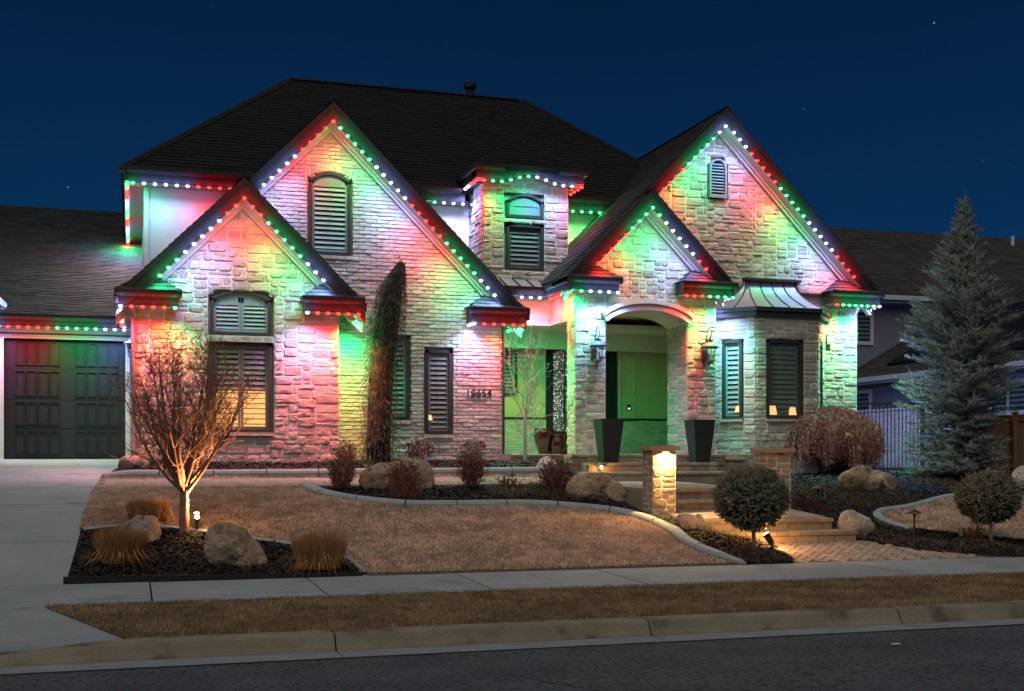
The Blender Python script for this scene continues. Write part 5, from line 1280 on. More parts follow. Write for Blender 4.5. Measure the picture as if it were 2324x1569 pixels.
# left stone gable
string('lights up the left slope of the left stone gable', [(rk(A_c,A_p,1.93,A_f), rk(A_c,A_p,.47,A_f), 'RRRWWWWWGGG')])
string('lights down the right slope of the left stone gable', [(rk(A_c,A_p,1.93+sp_,A_f), rk(A_c,A_p,3.35,A_f), 'RRGGGGGWWW')])
string('red lights under the left return of the left stone gable', [(L3(-.19,A_f-.05,2.66), L3(.73,A_f-.05,2.66), 'WRRRRG', 3.4), (L3(-.19,22.5,2.66), L3(-.19,25.6,2.66), 'WWWWGGGGGRRR')])
string('red lights under the right return of the left stone gable', [(L3(3.06,A_f-.05,2.66), L3(4.0,A_f-.05,2.66), 'WRRRRR', 4.6), (L3(4.0,22.5,2.66), L3(4.0,23.2,2.66), 'GGGG', 6.0)])
# brick gable
string('lights up the left slope of the tall brick gable', [(rk(B_c,B_p,3.69,B_f), rk(B_c,B_p,2.38,B_f), 'RRRRRWWWWW')])
string('lights down the long right slope of the tall brick gable', [(rk(B_c,B_p,3.69+.14,B_f), rk(B_c,B_p,6.92,B_f), 'GGGGGWWWWWRRRRRGGGGGWWW')])
string('red lights under the return of the brick gable', [(L3(6.5,B_f-.05,2.68), L3(7.52,B_f-.05,2.68), 'WRRRRR', 1.5), (L3(6.48,23.4,2.68), L3(6.48,23.6,2.68), 'WW', 1.5), (L3(7.56,23.5,2.68), L3(7.56,24.4,2.68), 'GGGGG', 9.0, 1)])
# upper storey
string('green, white and red lights along the upper left eave', [(L3(.0+.02,25.78,5.59), L3(Xp(523,25.78),25.78,5.59), 'GWWWWWRRRR', .55), (L3(-.10,25.9,5.59), L3(-.10,33.2,5.59), 'GGGRRRRRWWWWWGGGGGRRRRRWWWWWGGGGGRR', 3.0, 1)])
string('white lights on the eave left of the stone dormer', [(L3(Xp(986,25.78),25.78,5.59), L3(Xp(1072,25.78),25.78,5.59), 'GWWWW')])
string('green lights on the eave right of the stone dormer', [(L3(Xp(1300,25.78),25.78,5.59), L3(Xp(1361,25.78),25.78,5.59), 'GGGG')])
# dormer: follows the eyebrow
root = string('lights curving over the stone dormer window', [(L3(ex0+.05,24.7,dzs-.04), L3(ex0+.05,25.6,dzs-.04), 'RRRRWWW'), (L3(ex1-.05,24.7,dzs-.04), L3(ex1-.05,25.4,dzs-.04), 'RRRR')])
cs = 'RGGGGGWWWWWR'; prev = None
for k, c_ in enumerate(cs):
    x = ex0+.20 + (ex1-ex0-.30)*k/(len(cs)-1); p = Vector(L3(x, D_f+.04, brow(x)-.045)); led(root, p, c_)
    if prev is not None: mb = MB(); mb.tube([prev+Vector((0,0,.024)), p+Vector((0,0,.024))], .012, 4); mb.build('track', M['fascia'], root)
    prev = p
# entry and porch
string('white and red lights where the entry eave meets the porch eave', [(L3(Xp(1184,24.52),24.52,3.42), L3(Xp(1225,24.52),24.52,3.42), 'WWW'), (L3(8.47,24.35,3.38), L3(8.47,23.1,3.38), 'RRRRRGGGG', 2.5, 1)])
string('green and white lights under the left return of the porch gable', [(L3(8.66,P_f-.05,3.38), L3(9.46,P_f-.05,3.38), 'GWWWW', 2.6)])
string('lights up the left slope of the porch gable', [(rk(P_c,P_p,10.23,P_f), rk(P_c,P_p,9.03,P_f), 'GGGGRRRRR')])
string('lights down the right slope of the porch gable', [(rk(P_c,P_p,10.23+.15,P_f), rk(P_c,P_p,11.44,P_f), 'GWWWWWRR')])
string('red and green lights under the right return of the porch gable', [(L3(10.99,P_f-.05,3.38), L3(12.06,P_f-.05,3.38), 'RRRGGGG', 2.8), (L3(12.06,23.15,3.38), L3(12.06,23.75,3.38), 'WWWW', 3.0)])
# right gable
string('lights up the left slope of the right stone gable', [(rk(R_c,R_p,12.20,R_f), rk(R_c,R_p,10.75,R_f), 'WWGGGGGRRRR')])
string('lights down the right slope of the right stone gable', [(rk(R_c,R_p,12.24+.16,R_f), rk(R_c,R_p,15.38,R_f), 'WWWRRRRRGGGGGWWWWWRRRR')])
string('green and white lights under the return of the right stone gable', [(L3(14.95,R_f-.05,3.41), L3(16.04,R_f-.05,3.41), 'RGGGGGWW', 4.4), (L3(16.08,23.8,3.41), L3(16.08,26.4,3.41), 'WWWWWWWW', 4.0, 1)])

# ------------------------------------------------------------------ wall lanterns
def lantern(c, label, s=1.0):
    """c: point on the wall at the middle of the lantern"""
    root = thing('wall_lantern', label, 'lantern', c, 'wall lanterns'); x, y, z = c
    mb = MB(); mb.box(x-.05*s,x+.05*s,y-.02,y+.03,z-.14*s,z+.12*s); mb.build('back_plate', M['lantern'], root)
    yc = y-.17*s; pts = [(x, y-.02, z-.22*s), (x, y-.08*s, z-.30*s), (x, y-.17*s, z-.27*s), (x, yc, z-.20*s)]
    mb = MB(); mb.tube(pts, .012*s, 6); 
    mb.tube([(x, y-.01-.05*s*(1-math.cos(t)), z-.20*s-.06*s*math.sin(t)) for t in np.linspace(0, 4.5, 12)], .009*s, 5); mb.build('scroll_arm', M['lantern'], root)
    mb = MB(); mb.tube([(x, y-.02, z+.1*s)] + [(x, yc+.07*s*math.cos(t), z+.29*s+.09*s*math.sin(t)) for t in np.linspace(0, 4.7, 14)], .010*s, 6); mb.build('hook', M['lantern'], root)
    mb = MB(); mb.lathe([(.03*s,-.20*s),(.062*s,-.185*s),(.062*s,-.165*s),(.05*s,-.16*s)], (x,yc,z), 12); mb.build('base', M['lantern'], root)
    mb = MB(); mb.lathe([(.14*s,.055*s),(.142*s,.075*s),(.10*s,.11*s),(.055*s,.145*s),(.05*s,.17*s),(.062*s,.175*s),(.02*s,.205*s),(.012*s,.23*s)], (x,yc,z), 16); mb.build('hood', M['lantern'], root, smooth=True)
    for k in range(4):
        a = math.pi/4+k*math.pi/2; mb = MB(); mb.tube([(x+.055*s*math.cos(a), yc+.055*s*math.sin(a), z-.17*s), (x+.105*s*math.cos(a), yc+.105*s*math.sin(a), z+.06*s)], .007*s, 4); mb.build('cage_bar', M['lantern'], root)
    mb = MB(); vs = [(x+r*math.cos(t), yc+r*math.sin(t), z+h) for r, h in ((.048*s,-.16*s),(.095*s,.055*s)) for t in np.linspace(0, 2*math.pi, 13)[:-1]]
    mb.add(vs, [(k,(k+1)%12,(k+1)%12+12,k+12) for k in range(12)]); mb.build('glass', M['pane'], root, smooth=True)
    for dx_ in (-.022,.022):
        mb = MB(); mb.tube([(x+dx_*s,yc,z-.16*s),(x+dx_*s,yc,z-.04*s)], .010*s, 6); mb.build('candle', M['white'], root)
lantern(U(1348,797,P_w-.03), 'verdigris wall lantern left of the porch arch', 1.25)
lantern(U(1599,800,P_w-.03), 'verdigris wall lantern right of the porch arch', 1.3)
lantern(U(298,790,26.88), 'pale wall lantern beside the garage door, half behind the downspout', 1.1)
# hanging lamp of the porch, seen through the arch
hl = thing('hanging_lamp', 'black wrought lamp hanging inside the porch arch', 'hanging lamp', (9.75,25.2,H+2.2))
mb = MB(); mb.tube([(9.75,25.2,H+3.1),(9.75,25.2,H+2.75)], .012, 5); mb.build('chain', M['iron'], hl)
for k in range(5):
    a = k*1.2566; mb = MB(); mb.tube([(9.75+.17*math.sin(t*1.1)*math.cos(a)*(1-t*.1), 25.2+.17*math.sin(t*1.1)*math.sin(a), H+2.75-.13*t) for t in np.linspace(0, 4.2, 14)], .010, 4); mb.build('scroll', M['iron'], hl)

# ------------------------------------------------------------------ garden lamps
def point(p, e, c, r=.03, parent=None):
    l = bpy.data.lights.new('garden_lamp', 'POINT'); l.energy = e; l.color = c; l.shadow_soft_size = r
    o = bpy.data.objects.new('garden_lamp', l); COL.objects.link(o); o.location = p; return o
def spot(p, aim, e, c, ang, blend=.5, r=.02):
    l = bpy.data.lights.new('garden_lamp', 'SPOT'); l.energy = e; l.color = c; l.spot_size = math.radians(ang); l.spot_blend = blend; l.shadow_soft_size = r
    o = bpy.data.objects.new('garden_lamp', l); COL.objects.link(o); o.location = p; o.rotation_euler = (Vector(aim)-Vector(p)).to_track_quat('-Z', 'Y').to_euler(); return o
def bullet(base, aim, label, lit, e=12, h=.14, size=1.0, lens_r=.036):
    root = thing('garden_spotlight', label, 'spotlight', base); d = (Vector(aim)-Vector(base)).normalized(); b = Vector(base)
    mb = MB(); mb.tube([b+Vector((0,0,-.05)), b+Vector((0,0,h*.45))], .012*size, 6); mb.build('stake', M['copperlamp'], root)
    c = b+Vector((0,0,h*.45)); tip = c + d*.13*size
    mb = MB(); mb.tube([c-d*.02, c+d*.01, c+d*.05*size, tip], [.014*size,.032*size,.037*size,.040*size], 12); mb.build('housing', M['copperlamp'], root, smooth=False)
    mb = MB(); mb.tube([tip+d*.001, tip+d*.006, tip+d*.012], [lens_r*size, lens_r*size, lens_r*.5*size], 12); mb.build('lens', M['warm'] if lit else M['dark'], root)
    if lit: spot(tip+d*.03, tip+d, e, (1.0,.55,.20), 165, .6, .02)
    return root
tb = G(418,1207); ub = G(447,1205)
ubr = bullet(ub+Vector((0,0,.02)), Vector((tb.x+.12,tb.y-.05,tb.z+1.15)), 'lit garden spotlight at the foot of the bare tree', True, e=330, h=.2)
# the lamp shines past its shroud: its glowing glass bulb
mb = MB(); mb.lathe([(.004,-.034),(.026,-.022),(.034,0),(.026,.022),(.004,.034)], (0,0,0), 12); gl = mb.build('globe', M['warm'], ubr, smooth=True); gl.location = Vector((ub.x,ub.y-.03,ub.z+.19))-wloc(ubr); point((ub.x+.0,ub.y-.06,ub.z+.25), 12, (1.0,.52,.17), .03)
sb = G(1752,1243)
bullet(sb, (sb.x-.45,sb.y+.25,sb.z+.85), 'lit garden spotlight right of the clipped spruce trunk', True, e=22, h=.12, size=1.25)
point((sb.x+.06,sb.y+.16,sb.z+.2), 28, (1.0,.50,.16), .03)
bullet(G(2181,1228), G(2181,1228)+Vector((.25,.2,.6)), 'unlit garden spotlight left of the right clipped spruce', False, h=.12, size=1.1)
def path_light(base, h, label, lit):
    root = thing('path_light', label, 'path light', base); b = Vector(base)
    mb = MB(); mb.tube([b+Vector((0,0,-.05)), b+Vector((0,0,h-.05))], .014, 8); mb.build('stem', M['copperlamp'], root)
    mb = MB(); mb.tube([b+Vector((0,0,h-.09)), b+Vector((0,0,h-.02))], [.02,.028], 8); mb.build('socket', M['warm'] if lit else M['copperlamp'], root)
    mb = MB(); mb.lathe([(.115,h-.03),(.118,h-.022),(.07,h+.006),(.03,h+.026),(.012,h+.035),(.010,h+.048)], tuple(b), 18); mb.build('hat', M['copperlamp'], root, smooth=True)
    if lit: point(b+Vector((0,-.02,h-.075)), 12, (1.0,.55,.2), .02)
path_light(G(1365,1096)+Vector((0,0,0)), .36, 'lit path light behind the boulder beside the steps', True)
path_light(G(1857,1143), .29, 'unlit path light in front of the weeping maple', False)
path_light(G(2075,1224), .42, 'unlit path light at the edge of the small right lawn', False)
# lamps seen through the windows
def table_lamp(fr, u, v, s, label):
    p = fr(u, H+v, .028); root = thing('table_lamp', label, 'table lamp', p)
    mb = MB(); q = [fr(u-.07*s,H+v,.02),fr(u+.07*s,H+v,.02),fr(u+.045*s,H+v+.13*s,.02),fr(u-.045*s,H+v+.13*s,.02)]; q2 = [fr(u-.07*s,H+v,.066),fr(u+.07*s,H+v,.066),fr(u+.045*s,H+v+.13*s,.06),fr(u-.045*s,H+v+.13*s,.06)]
    mb.hexa(q2, q); mb.build('lamp_shade', M['lampshade'], root)
table_lamp(frB, 5.70, .76, .8, 'glowing lamp low in the narrow window left of the house number')
table_lamp(frY0, wl[1]-.10, 1.0, 1.0, 'glowing lamp low in the left bay window')
table_lamp(frY1, fx0+.16, .94, 1.5, 'left of two glowing lamps low in the front bay window')
table_lamp(frY1, fx1-.20, .94, 1.3, 'right of two glowing lamps low in the front bay window')
# ------------------------------------------------------------------ boulders
def rock(outline, label, mat, seed, depth=.7, rough=.036, sink=.06, tilt=0.0):
    """boulder built round its outline: real thickness, faceted and pitted"""
    xs_ = [p[0] for p in outline]; ys_ = [p[1] for p in outline]; pc, pyb = (min(xs_)+max(xs_))/2, max(ys_)
    b = G(pc, pyb); w = (max(xs_)-min(xs_))/F_PX*Dp(pc, b.y); dp = w*depth; Yc = b.y+dp*.30; k = Yc/b.y
    P = [U(px, py, Yc) for px, py in outline]; cx_ = sum(p.x for p in P)/len(P); cz_ = (max(p.z for p in P)+min(p.z for p in P))/2
    ang = sorted((math.atan2(p.z-cz_, p.x-cx_), math.hypot(p.x-cx_, p.z-cz_)) for p in P)
    A_ = np.array([ang[-1][0]-2*math.pi]+[a_ for a_, _ in ang]+[ang[0][0]+2*math.pi]); R_ = np.array([ang[-1][1]]+[r for _, r in ang]+[ang[0][1]])
    rng = random.Random(seed); n1, n2 = 26, 44; vs = []; fs = []
    pl = [(Vector((rng.gauss(0,.7),-1.0,rng.gauss(.1,.5))).normalized(), rng.uniform(.44,.62)) for _ in range(8)]
    for i in range(n1+1):
        ph = math.pi*i/n1
        for j in range(n2):
            th = -math.pi+2*math.pi*j/n2; r = float(np.interp(th, A_, R_)); sp = math.sin(ph)**.55 if 0 < i < n1 else 0
            q = Vector((sp*math.cos(th), -math.cos(ph), sp*math.sin(th)))
            u = q.copy()
            for n_, d_ in pl:
                e_ = u.dot(n_)-d_
                if e_ > 0: u -= n_*e_*.97
            x, z, y = u.x*r, u.z*r, u.y*dp/2
            v = Vector((x, y, z)); nn = Vector((x/w+seed, y/w, z/w))
            amp = rough*w*(.35+.65*min(1, abs(u.y)+.4)); dlt = noise.noise(nn*3.2)*.8+noise.noise(nn*7.5)*.5+noise.noise(nn*16)*.28-abs(noise.noise(nn*5.1+Vector((3,0,0))))*.7
            v += Vector((u.x, u.y*1.2, u.z)).normalized()*amp*dlt if u.length > 0 else Vector()
            vs.append((v.x, v.y, v.z))
    for i in range(n1):
        for j in range(n2): fs.append((i*n2+j, (i+1)*n2+j, (i+1)*n2+(j+1)%n2, i*n2+(j+1)%n2))
    mb = MB(); mb.add(vs, fs); o = mb.build('boulder', mat, smooth=True); o.location = (cx_, Yc, cz_-.045); 
    return tag(o, label, 'boulder', 'landscape boulders')
rock([(266,1052),(271,1036),(296,1030),(327,1030),(340,1045),(336,1058),(308,1062),(271,1063)],'dark flat-topped boulder beside the garage door',M['boulder2'],3)
rock([(266,1190),(296,1170),(327,1163),(358,1167),(364,1186),(371,1204),(352,1228),(320,1234),(285,1230),(268,1215)],'pinkish split boulder left of the bare tree trunk',M['boulder2'],7,.8)
rock([(462,1215),(470,1195),(493,1180),(520,1177),(540,1182),(574,1209),(606,1246),(614,1270),(604,1288),(560,1286),(505,1284),(474,1272),(462,1242)],'large rounded tan boulder right of the bare tree trunk',M['boulder'],11,.7,.04)
rock([(815,1087),(822,1062),(841,1053),(884,1048),(910,1039),(947,1035),(978,1040),(987,1059),(983,1106),(947,1112),(853,1112),(822,1105)],'wide brown boulder behind a red barberry in the middle bed',M['boulder'],14,.5,.045)
rock([(1218,1062),(1224,1042),(1238,1031),(1254,1036),(1268,1050),(1268,1064),(1240,1066)],'small pale boulder by the porch floor',M['boulder3'],17,.8)
rock([(1284,1108),(1290,1081),(1306,1071),(1345,1073),(1390,1080),(1410,1092),(1422,1112),(1420,1132),(1380,1136),(1330,1134),(1292,1124)],'long tan boulder left of the lit stone pillar',M['boulder'],19,.55,.06)
rock([(1538,1164),(1545,1159),(1574,1162),(1602,1174),(1626,1190),(1630,1202),(1592,1204),(1550,1196)],'low grey boulder beside the second step',M['boulder2'],23,.6)
rock([(1908,1072),(1922,1066),(1984,1066),(2012,1066),(2041,1072),(2057,1089),(2055,1103),(2025,1110),(1987,1114),(1944,1112),(1909,1100)],'long flat overhanging boulder under the weeping maple',M['boulder'],27,.5,.045)
rock([(1906,1170),(1914,1157),(1950,1155),(1968,1166),(1985,1180),(1988,1192),(1970,1208),(1940,1219),(1922,1217),(1910,1200)],'pale pink boulder at the right end of the lowest steps',M['boulder3'],31,.75,.055)
rock([(2303,1090),(2304,1068),(2314,1056),(2335,1052),(2360,1062),(2362,1100),(2335,1110),(2312,1106)],'pale boulder cut by the right picture edge',M['boulder3'],35,.8)

# ------------------------------------------------------------------ planters and pots
def planter(pxc, Yc, zb, ht, wt, wb, label):
    x = Xp(pxc, Yc); root = thing('planter', label, 'planter', (x, Yc, H+zb), 'tall porch planters')
    def ring(w, z): return [(x-w/2,Yc-w/2,z),(x+w/2,Yc-w/2,z),(x+w/2,Yc+w/2,z),(x-w/2,Yc+w/2,z)]
    z0, z1 = H+zb, H+zb+ht; i_ = wt-.07
    mb = MB(); q = ring(wb,z0)+ring(wt,z1)+ring(i_,z1)+ring(i_-.04,z1-.12)
    mb.add(q, [(3,2,1,0)]+[(a+k*4,(a+1)%4+k*4,(a+1)%4+k*4+4,a+k*4+4) for k in range(3) for a in range(4)]); mb.build('body', M['planter'], root)
    mb = MB(); mb.slab([(p[0],p[1]) for p in ring(i_-.03,0)], z1-.11, z1-.09); mb.build('soil', M['mulch'], root)
planter(1381,22.32,-.09,.86,.47,.30,'tall tapered charcoal planter left of the porch steps')
planter(1588,22.32,-.09,.86,.47,.30,'tall tapered charcoal planter right of the porch steps')
def pot(pxc, Yc, zb, prof, label):
    x = Xp(pxc, Yc); root = thing('glazed_pot', label, 'pot', (x,Yc,H+zb), 'glazed porch pots')
    mb = MB(); mb.lathe(prof, (x,Yc,H+zb), 24); mb.build('body', M['pot'], root, smooth=True)
    r, z = prof[-1]; mb = MB(); mb.lathe([(r*1.04,z-.03),(r*1.10,z-.01),(r*1.04,z+.012),(r*.86,z+.006)], (x,Yc,H+zb), 24); mb.build('rim', M['pot'], root, smooth=True)
pot(1235,24.4,.08,[(.11,0),(.14,.08),(.19,.25),(.225,.42),(.215,.48),(.19,.54)],'taller dark red glazed pot by the front door')
pot(1266,24.25,.08,[(.12,0),(.15,.06),(.18,.16),(.175,.30),(.14,.36),(.145,.41)],'shorter dark red glazed pot with a banded neck')
# red disc sign on a stake
c = U(1091,1013,22.9); root = thing('disc_sign', 'round red disc sign on a stake in front of the brick wall', 'sign', GY(1091,22.9))
mb = MB(); mb.tube([(c.x,22.9,gz(c.x,22.9)-.05),(c.x,22.9,c.z)], .008, 6); mb.build('stake', M['white'], root)
mb = MB(); mb.tube([(c.x,22.885,c.z),(c.x,22.898,c.z)], .105, 20); mb.build('disc', M['red'], root)
mb = MB(); mb.tube([(c.x,22.882,c.z),(c.x,22.884,c.z)], .05, 16); mb.build('emblem', mk('faded_red', (.50,.16,.13), None, 5, .6), root)

# ------------------------------------------------------------------ boundary: iron fence, precast wall, cedar fence
fy = 26.0; f0, f1 = 15.78, Xp(2094,fy); zb_, zt_ = -.36, U(2000,914,fy).z-H
root = thing('iron_fence', 'black iron picket fence right of the house', 'fence', ((f0+f1)/2,fy,H+zb_))
for z in (zt_-.02, zb_+.1): 
    mb = MB(); mb.box(f0,f1-.04,fy-.02,fy+.02,H+z-.02,H+z+.02); mb.build('rail', M['iron'], root)
n = int((f1-f0)/.112)
for k in range(n):
    x = f0+.06+k*(f1-f0-.1)/n; mb = MB(); mb.box(x-.008,x+.008,fy-.008,fy+.008,H+zb_+.03,H+zt_-.041)
    for zz_ in ((1.0,.62) if k % 2 else (.45,.8)): mb.lathe([(.009,-.03),(.022,0),(.009,.03)], (x,fy,H+zb_+zz_*(zt_-zb_)), 6)
    mb.build('picket', M['iron'], root)
mb = MB(); mb.box(f1-.04,f1+.04,fy-.04,fy+.04,H+zb_-.1,H+zt_+.05); mb.lathe([(.06,0),(.05,.02),(.01,.05)], (f1,fy,H+zt_+.05), 4, rot=math.pi/4); mb.build('post', M['iron'], root)
# precast stone boundary wall (runs away from the street)
wx = 19.5; root = thing('precast_wall', 'pale stone-patterned boundary wall behind the iron fence', 'boundary wall', (wx,29,H-.4))
mb = MB(); mb.box(wx+.06,wx+.2,25.6,33,H-.6,H+1.28); core = mb.build('core', M['mortar'], root); out = []
lay_stones(Frame((wx+.06,0,0),(0,-1,0),(-1,0,0)), ashlar(random.Random(77), -32.5, -25.6, H-.45, H+1.26, .12, wide=(3,4,5,6), high=(1,1,2)), .06, core, sink=out, seed=7)
emit_stones(out, 300, 'stone', M['precast'], 'stones', core); emit_mortar()
mb = MB(); mb.box(wx-.02,wx+.26,25.6,33,H+1.28,H+1.34); mb.build('coping', M['precast'], root)
# cedar fence
cy_ = 23.6; root = thing('cedar_fence', 'reddish cedar board fence at the right behind the blue spruce', 'fence', (20.3,cy_,H-.5))
x = 18.6; zt2 = U(2290,940,cy_).z
while x < 21.6:
    mb = MB(); w_ = .135; mb.box(x+.003,x+w_-.003,cy_-.012,cy_+.012,H-.55,zt2-.08+RNG.uniform(-.006,.006)); mb.build('board', M['wood'], root); x += w_
for z in (zt2-.09,): mb = MB(); mb.box(18.6,21.6,cy_-.05,cy_-.013,z-.07,z+.03); mb.build('rail', M['wood'], root)
mb = MB(); mb.box(18.6,21.6,cy_-.07,cy_+.05,zt2-.06,zt2-.025); mb.build('cap_rail', M['wood'], root)
for x in (18.75,Xp(2302,cy_-.08),21.4):
    mb = MB(); mb.box(x-.06,x+.06,cy_-.13,cy_-.071,H-.6,zt2+.02); mb.lathe([(.11,0),(.10,.02),(.02,.07)], (x,cy_-.10,zt2+.02), 4, rot=math.pi/4); mb.build('post', M['wood'], root)

# ------------------------------------------------------------------ neighbouring house
nb = thing('neighbour_house', 'dark grey neighbouring house with shingle roof and solar panels', 'house', (24,30,H-.4))
def nbox(name, mat, *b, parent=None): mb = MB(); mb.box(*b[:4], H+b[4], H+b[5]); return mb.build(name, mat, parent or nb)
xw = 21.4; nbox('wall', M['nwall'], xw, 33, 24.2, 33, -.6, 2.25); w2 = nbox('wall', M['nwall'], 19.0, 36, 33, 40, -.6, 5.0)
def nroof(P, th=.12, shing=True):
    o = quad_slab(P, th, 'roof', M['nroof'], nb)
    if shing:
        nsh(P, o)
    return o
def nsh(P, o):
    mat_ = M['shingle']; M['shingle'] = M['nroof']; shingle_plane(P, o, .16, .36); M['shingle'] = mat_
lr = nroof([(21.0,23.8,H+2.42),(21.0,33,H+2.42),(26.2,33,H+5.3),(26.2,29,H+5.3)]); nroof([(21.0,23.8,H+2.42),(33,23.8,H+2.42),(33,29,H+5.3),(26.2,29,H+5.3)])
mb = MB(); mb.box(20.94,21.04,23.7,33,H+2.28,H+2.42); mb.build('gutter', M['nwhite'], nb); nbox('fascia', M['nwhite'], 21.05, 21.40, 24.0, 33, 2.22, 2.27); nbox('gutter', M['nwhite'], 21.0,33,23.7,23.8,2.28,2.42)
sl = (5.3-2.42)/5.2
def on(x, y, e=.03): return (x, y, H+2.42+(x-21)*sl+e)
y = 25.2
while y < 30.6:
    for x0, x1 in ((21.55,23.1),(23.13,24.7)):
        if y+1.0 > 23.8+ (x1-21)+ 4.5 and False: continue
        mb = MB(); mb.hexa([on(x0,y,.05),on(x1,y,.05),on(x1,y+1.0,.05),on(x0,y+1.0,.05)],[on(x0,y,.10),on(x1,y,.10),on(x1,y+1.0,.10),on(x0,y+1.0,.10)]); mb.build('solar_panel', M['solar'], nb)
    y += 1.02
nroof([(18.4,32.6,H+5.06),(37,32.6,H+5.06),(37,38,H+8.25),(22.9,38,H+8.25)]); nroof([(18.4,43,H+5.06),(18.4,32.6,H+5.06),(22.9,38,H+8.25)], shing=False)
mb = MB(); mb.box(18.3,37,32.5,32.6,H+4.94,H+5.08); mb.build('gutter', M['nwhite'], nb); nbox('fascia', M['nwhite'], 18.5,37,32.61,32.99,4.86,4.92)
def nwin(fr, u0, u1, v0, v1, lit=False):
    mb = MB(); w_ = .11
    fbox(mb, fr, u0-w_, u0, H+v0-w_, H+v1+w_, 0, .05); fbox(mb, fr, u1, u1+w_, H+v0-w_, H+v1+w_, 0, .05); fbox(mb, fr, u0, u1, H+v0-w_, H+v0, 0, .05); fbox(mb, fr, u0, u1, H+v1, H+v1+w_, 0, .05)
    o = mb.build('window', M['nwhite'], nb)
    mb = MB(); mb.add([fr(u0,H+v0,.012),fr(u1,H+v0,.012),fr(u1,H+v1,.012),fr(u0,H+v1,.012)], [(0,1,2,3)]); mb.build('pane', M['npane'], o)
    mb = MB(); fbox(mb, fr, (u0+u1)/2-.03, (u0+u1)/2+.03, H+v0, H+v1, .013, .04); mb.build('mullion', M['nwhite'], o)
    z = v0+.1
    while z < v1-.05: mb = MB(); fbox(mb, fr, u0, u1, H+z, H+z+.05, .0125, .02); mb.build('blind_slat', M['nblind'], o); z += .13
M['npane'] = mk('neighbour_glass', (.03,.05,.055), None, 3, .15); M['nblind'] = mk('neighbour_blind', (.16,.22,.23), None, 3, .6)
frN = Frame((0,33,0),(1,0,0),(0,-1,0)); a = U(1950,775,33); b2 = U(1974,710,33); nwin(frN, b2.x-.95, b2.x, a.z-H, b2.z-H)
frM = Frame((xw,0,0),(0,-1,0),(-1,0,0))
def yx(px): return xw/math.tan(PSI+math.atan((px-CX)/F_PX))
def zx(px, py): y = yx(px); return (HZ-py)/F_PX*Dp(px, y)
nwin(frM, -yx(1945)-.9+.0, -yx(1975), zx(1970,930), zx(1970,893)); nwin(frM, -yx(2252), -yx(2252)+1.25, zx(2260,934), zx(2260,874))
for px, py, h_, r_, m_ in ((2298,562,.42,.07,M['nwhite']),(2015,585,.12,.1,M['iron']),(2064,612,.14,.09,M['iron'])):
    yy_ = 37.4 if py < 570 else 36.0; c = U(px, py, yy_); mb = MB(); mb.tube([c-Vector((0,0,.4)), c+Vector((0,0,h_))], r_, 10); mb.build('roof_vent', m_, nb)
# white patio umbrella behind the fence
c = U(2102,914,28.3); root = thing('patio_umbrella', 'top of a white patio umbrella behind the fence post', 'umbrella', (c.x,28.3,H-.3))
mb = MB(); mb.lathe([(.62,-.16),(.60,-.15),(.35,-.06),(.05,0),(.01,.02)], tuple(c), 8); mb.build('canopy', M['white'], root); mb = MB(); mb.tube([(c.x,28.3,H-.3),(c.x,28.3,c.z-.02)], .02, 6); mb.build('pole', M['white'], root)
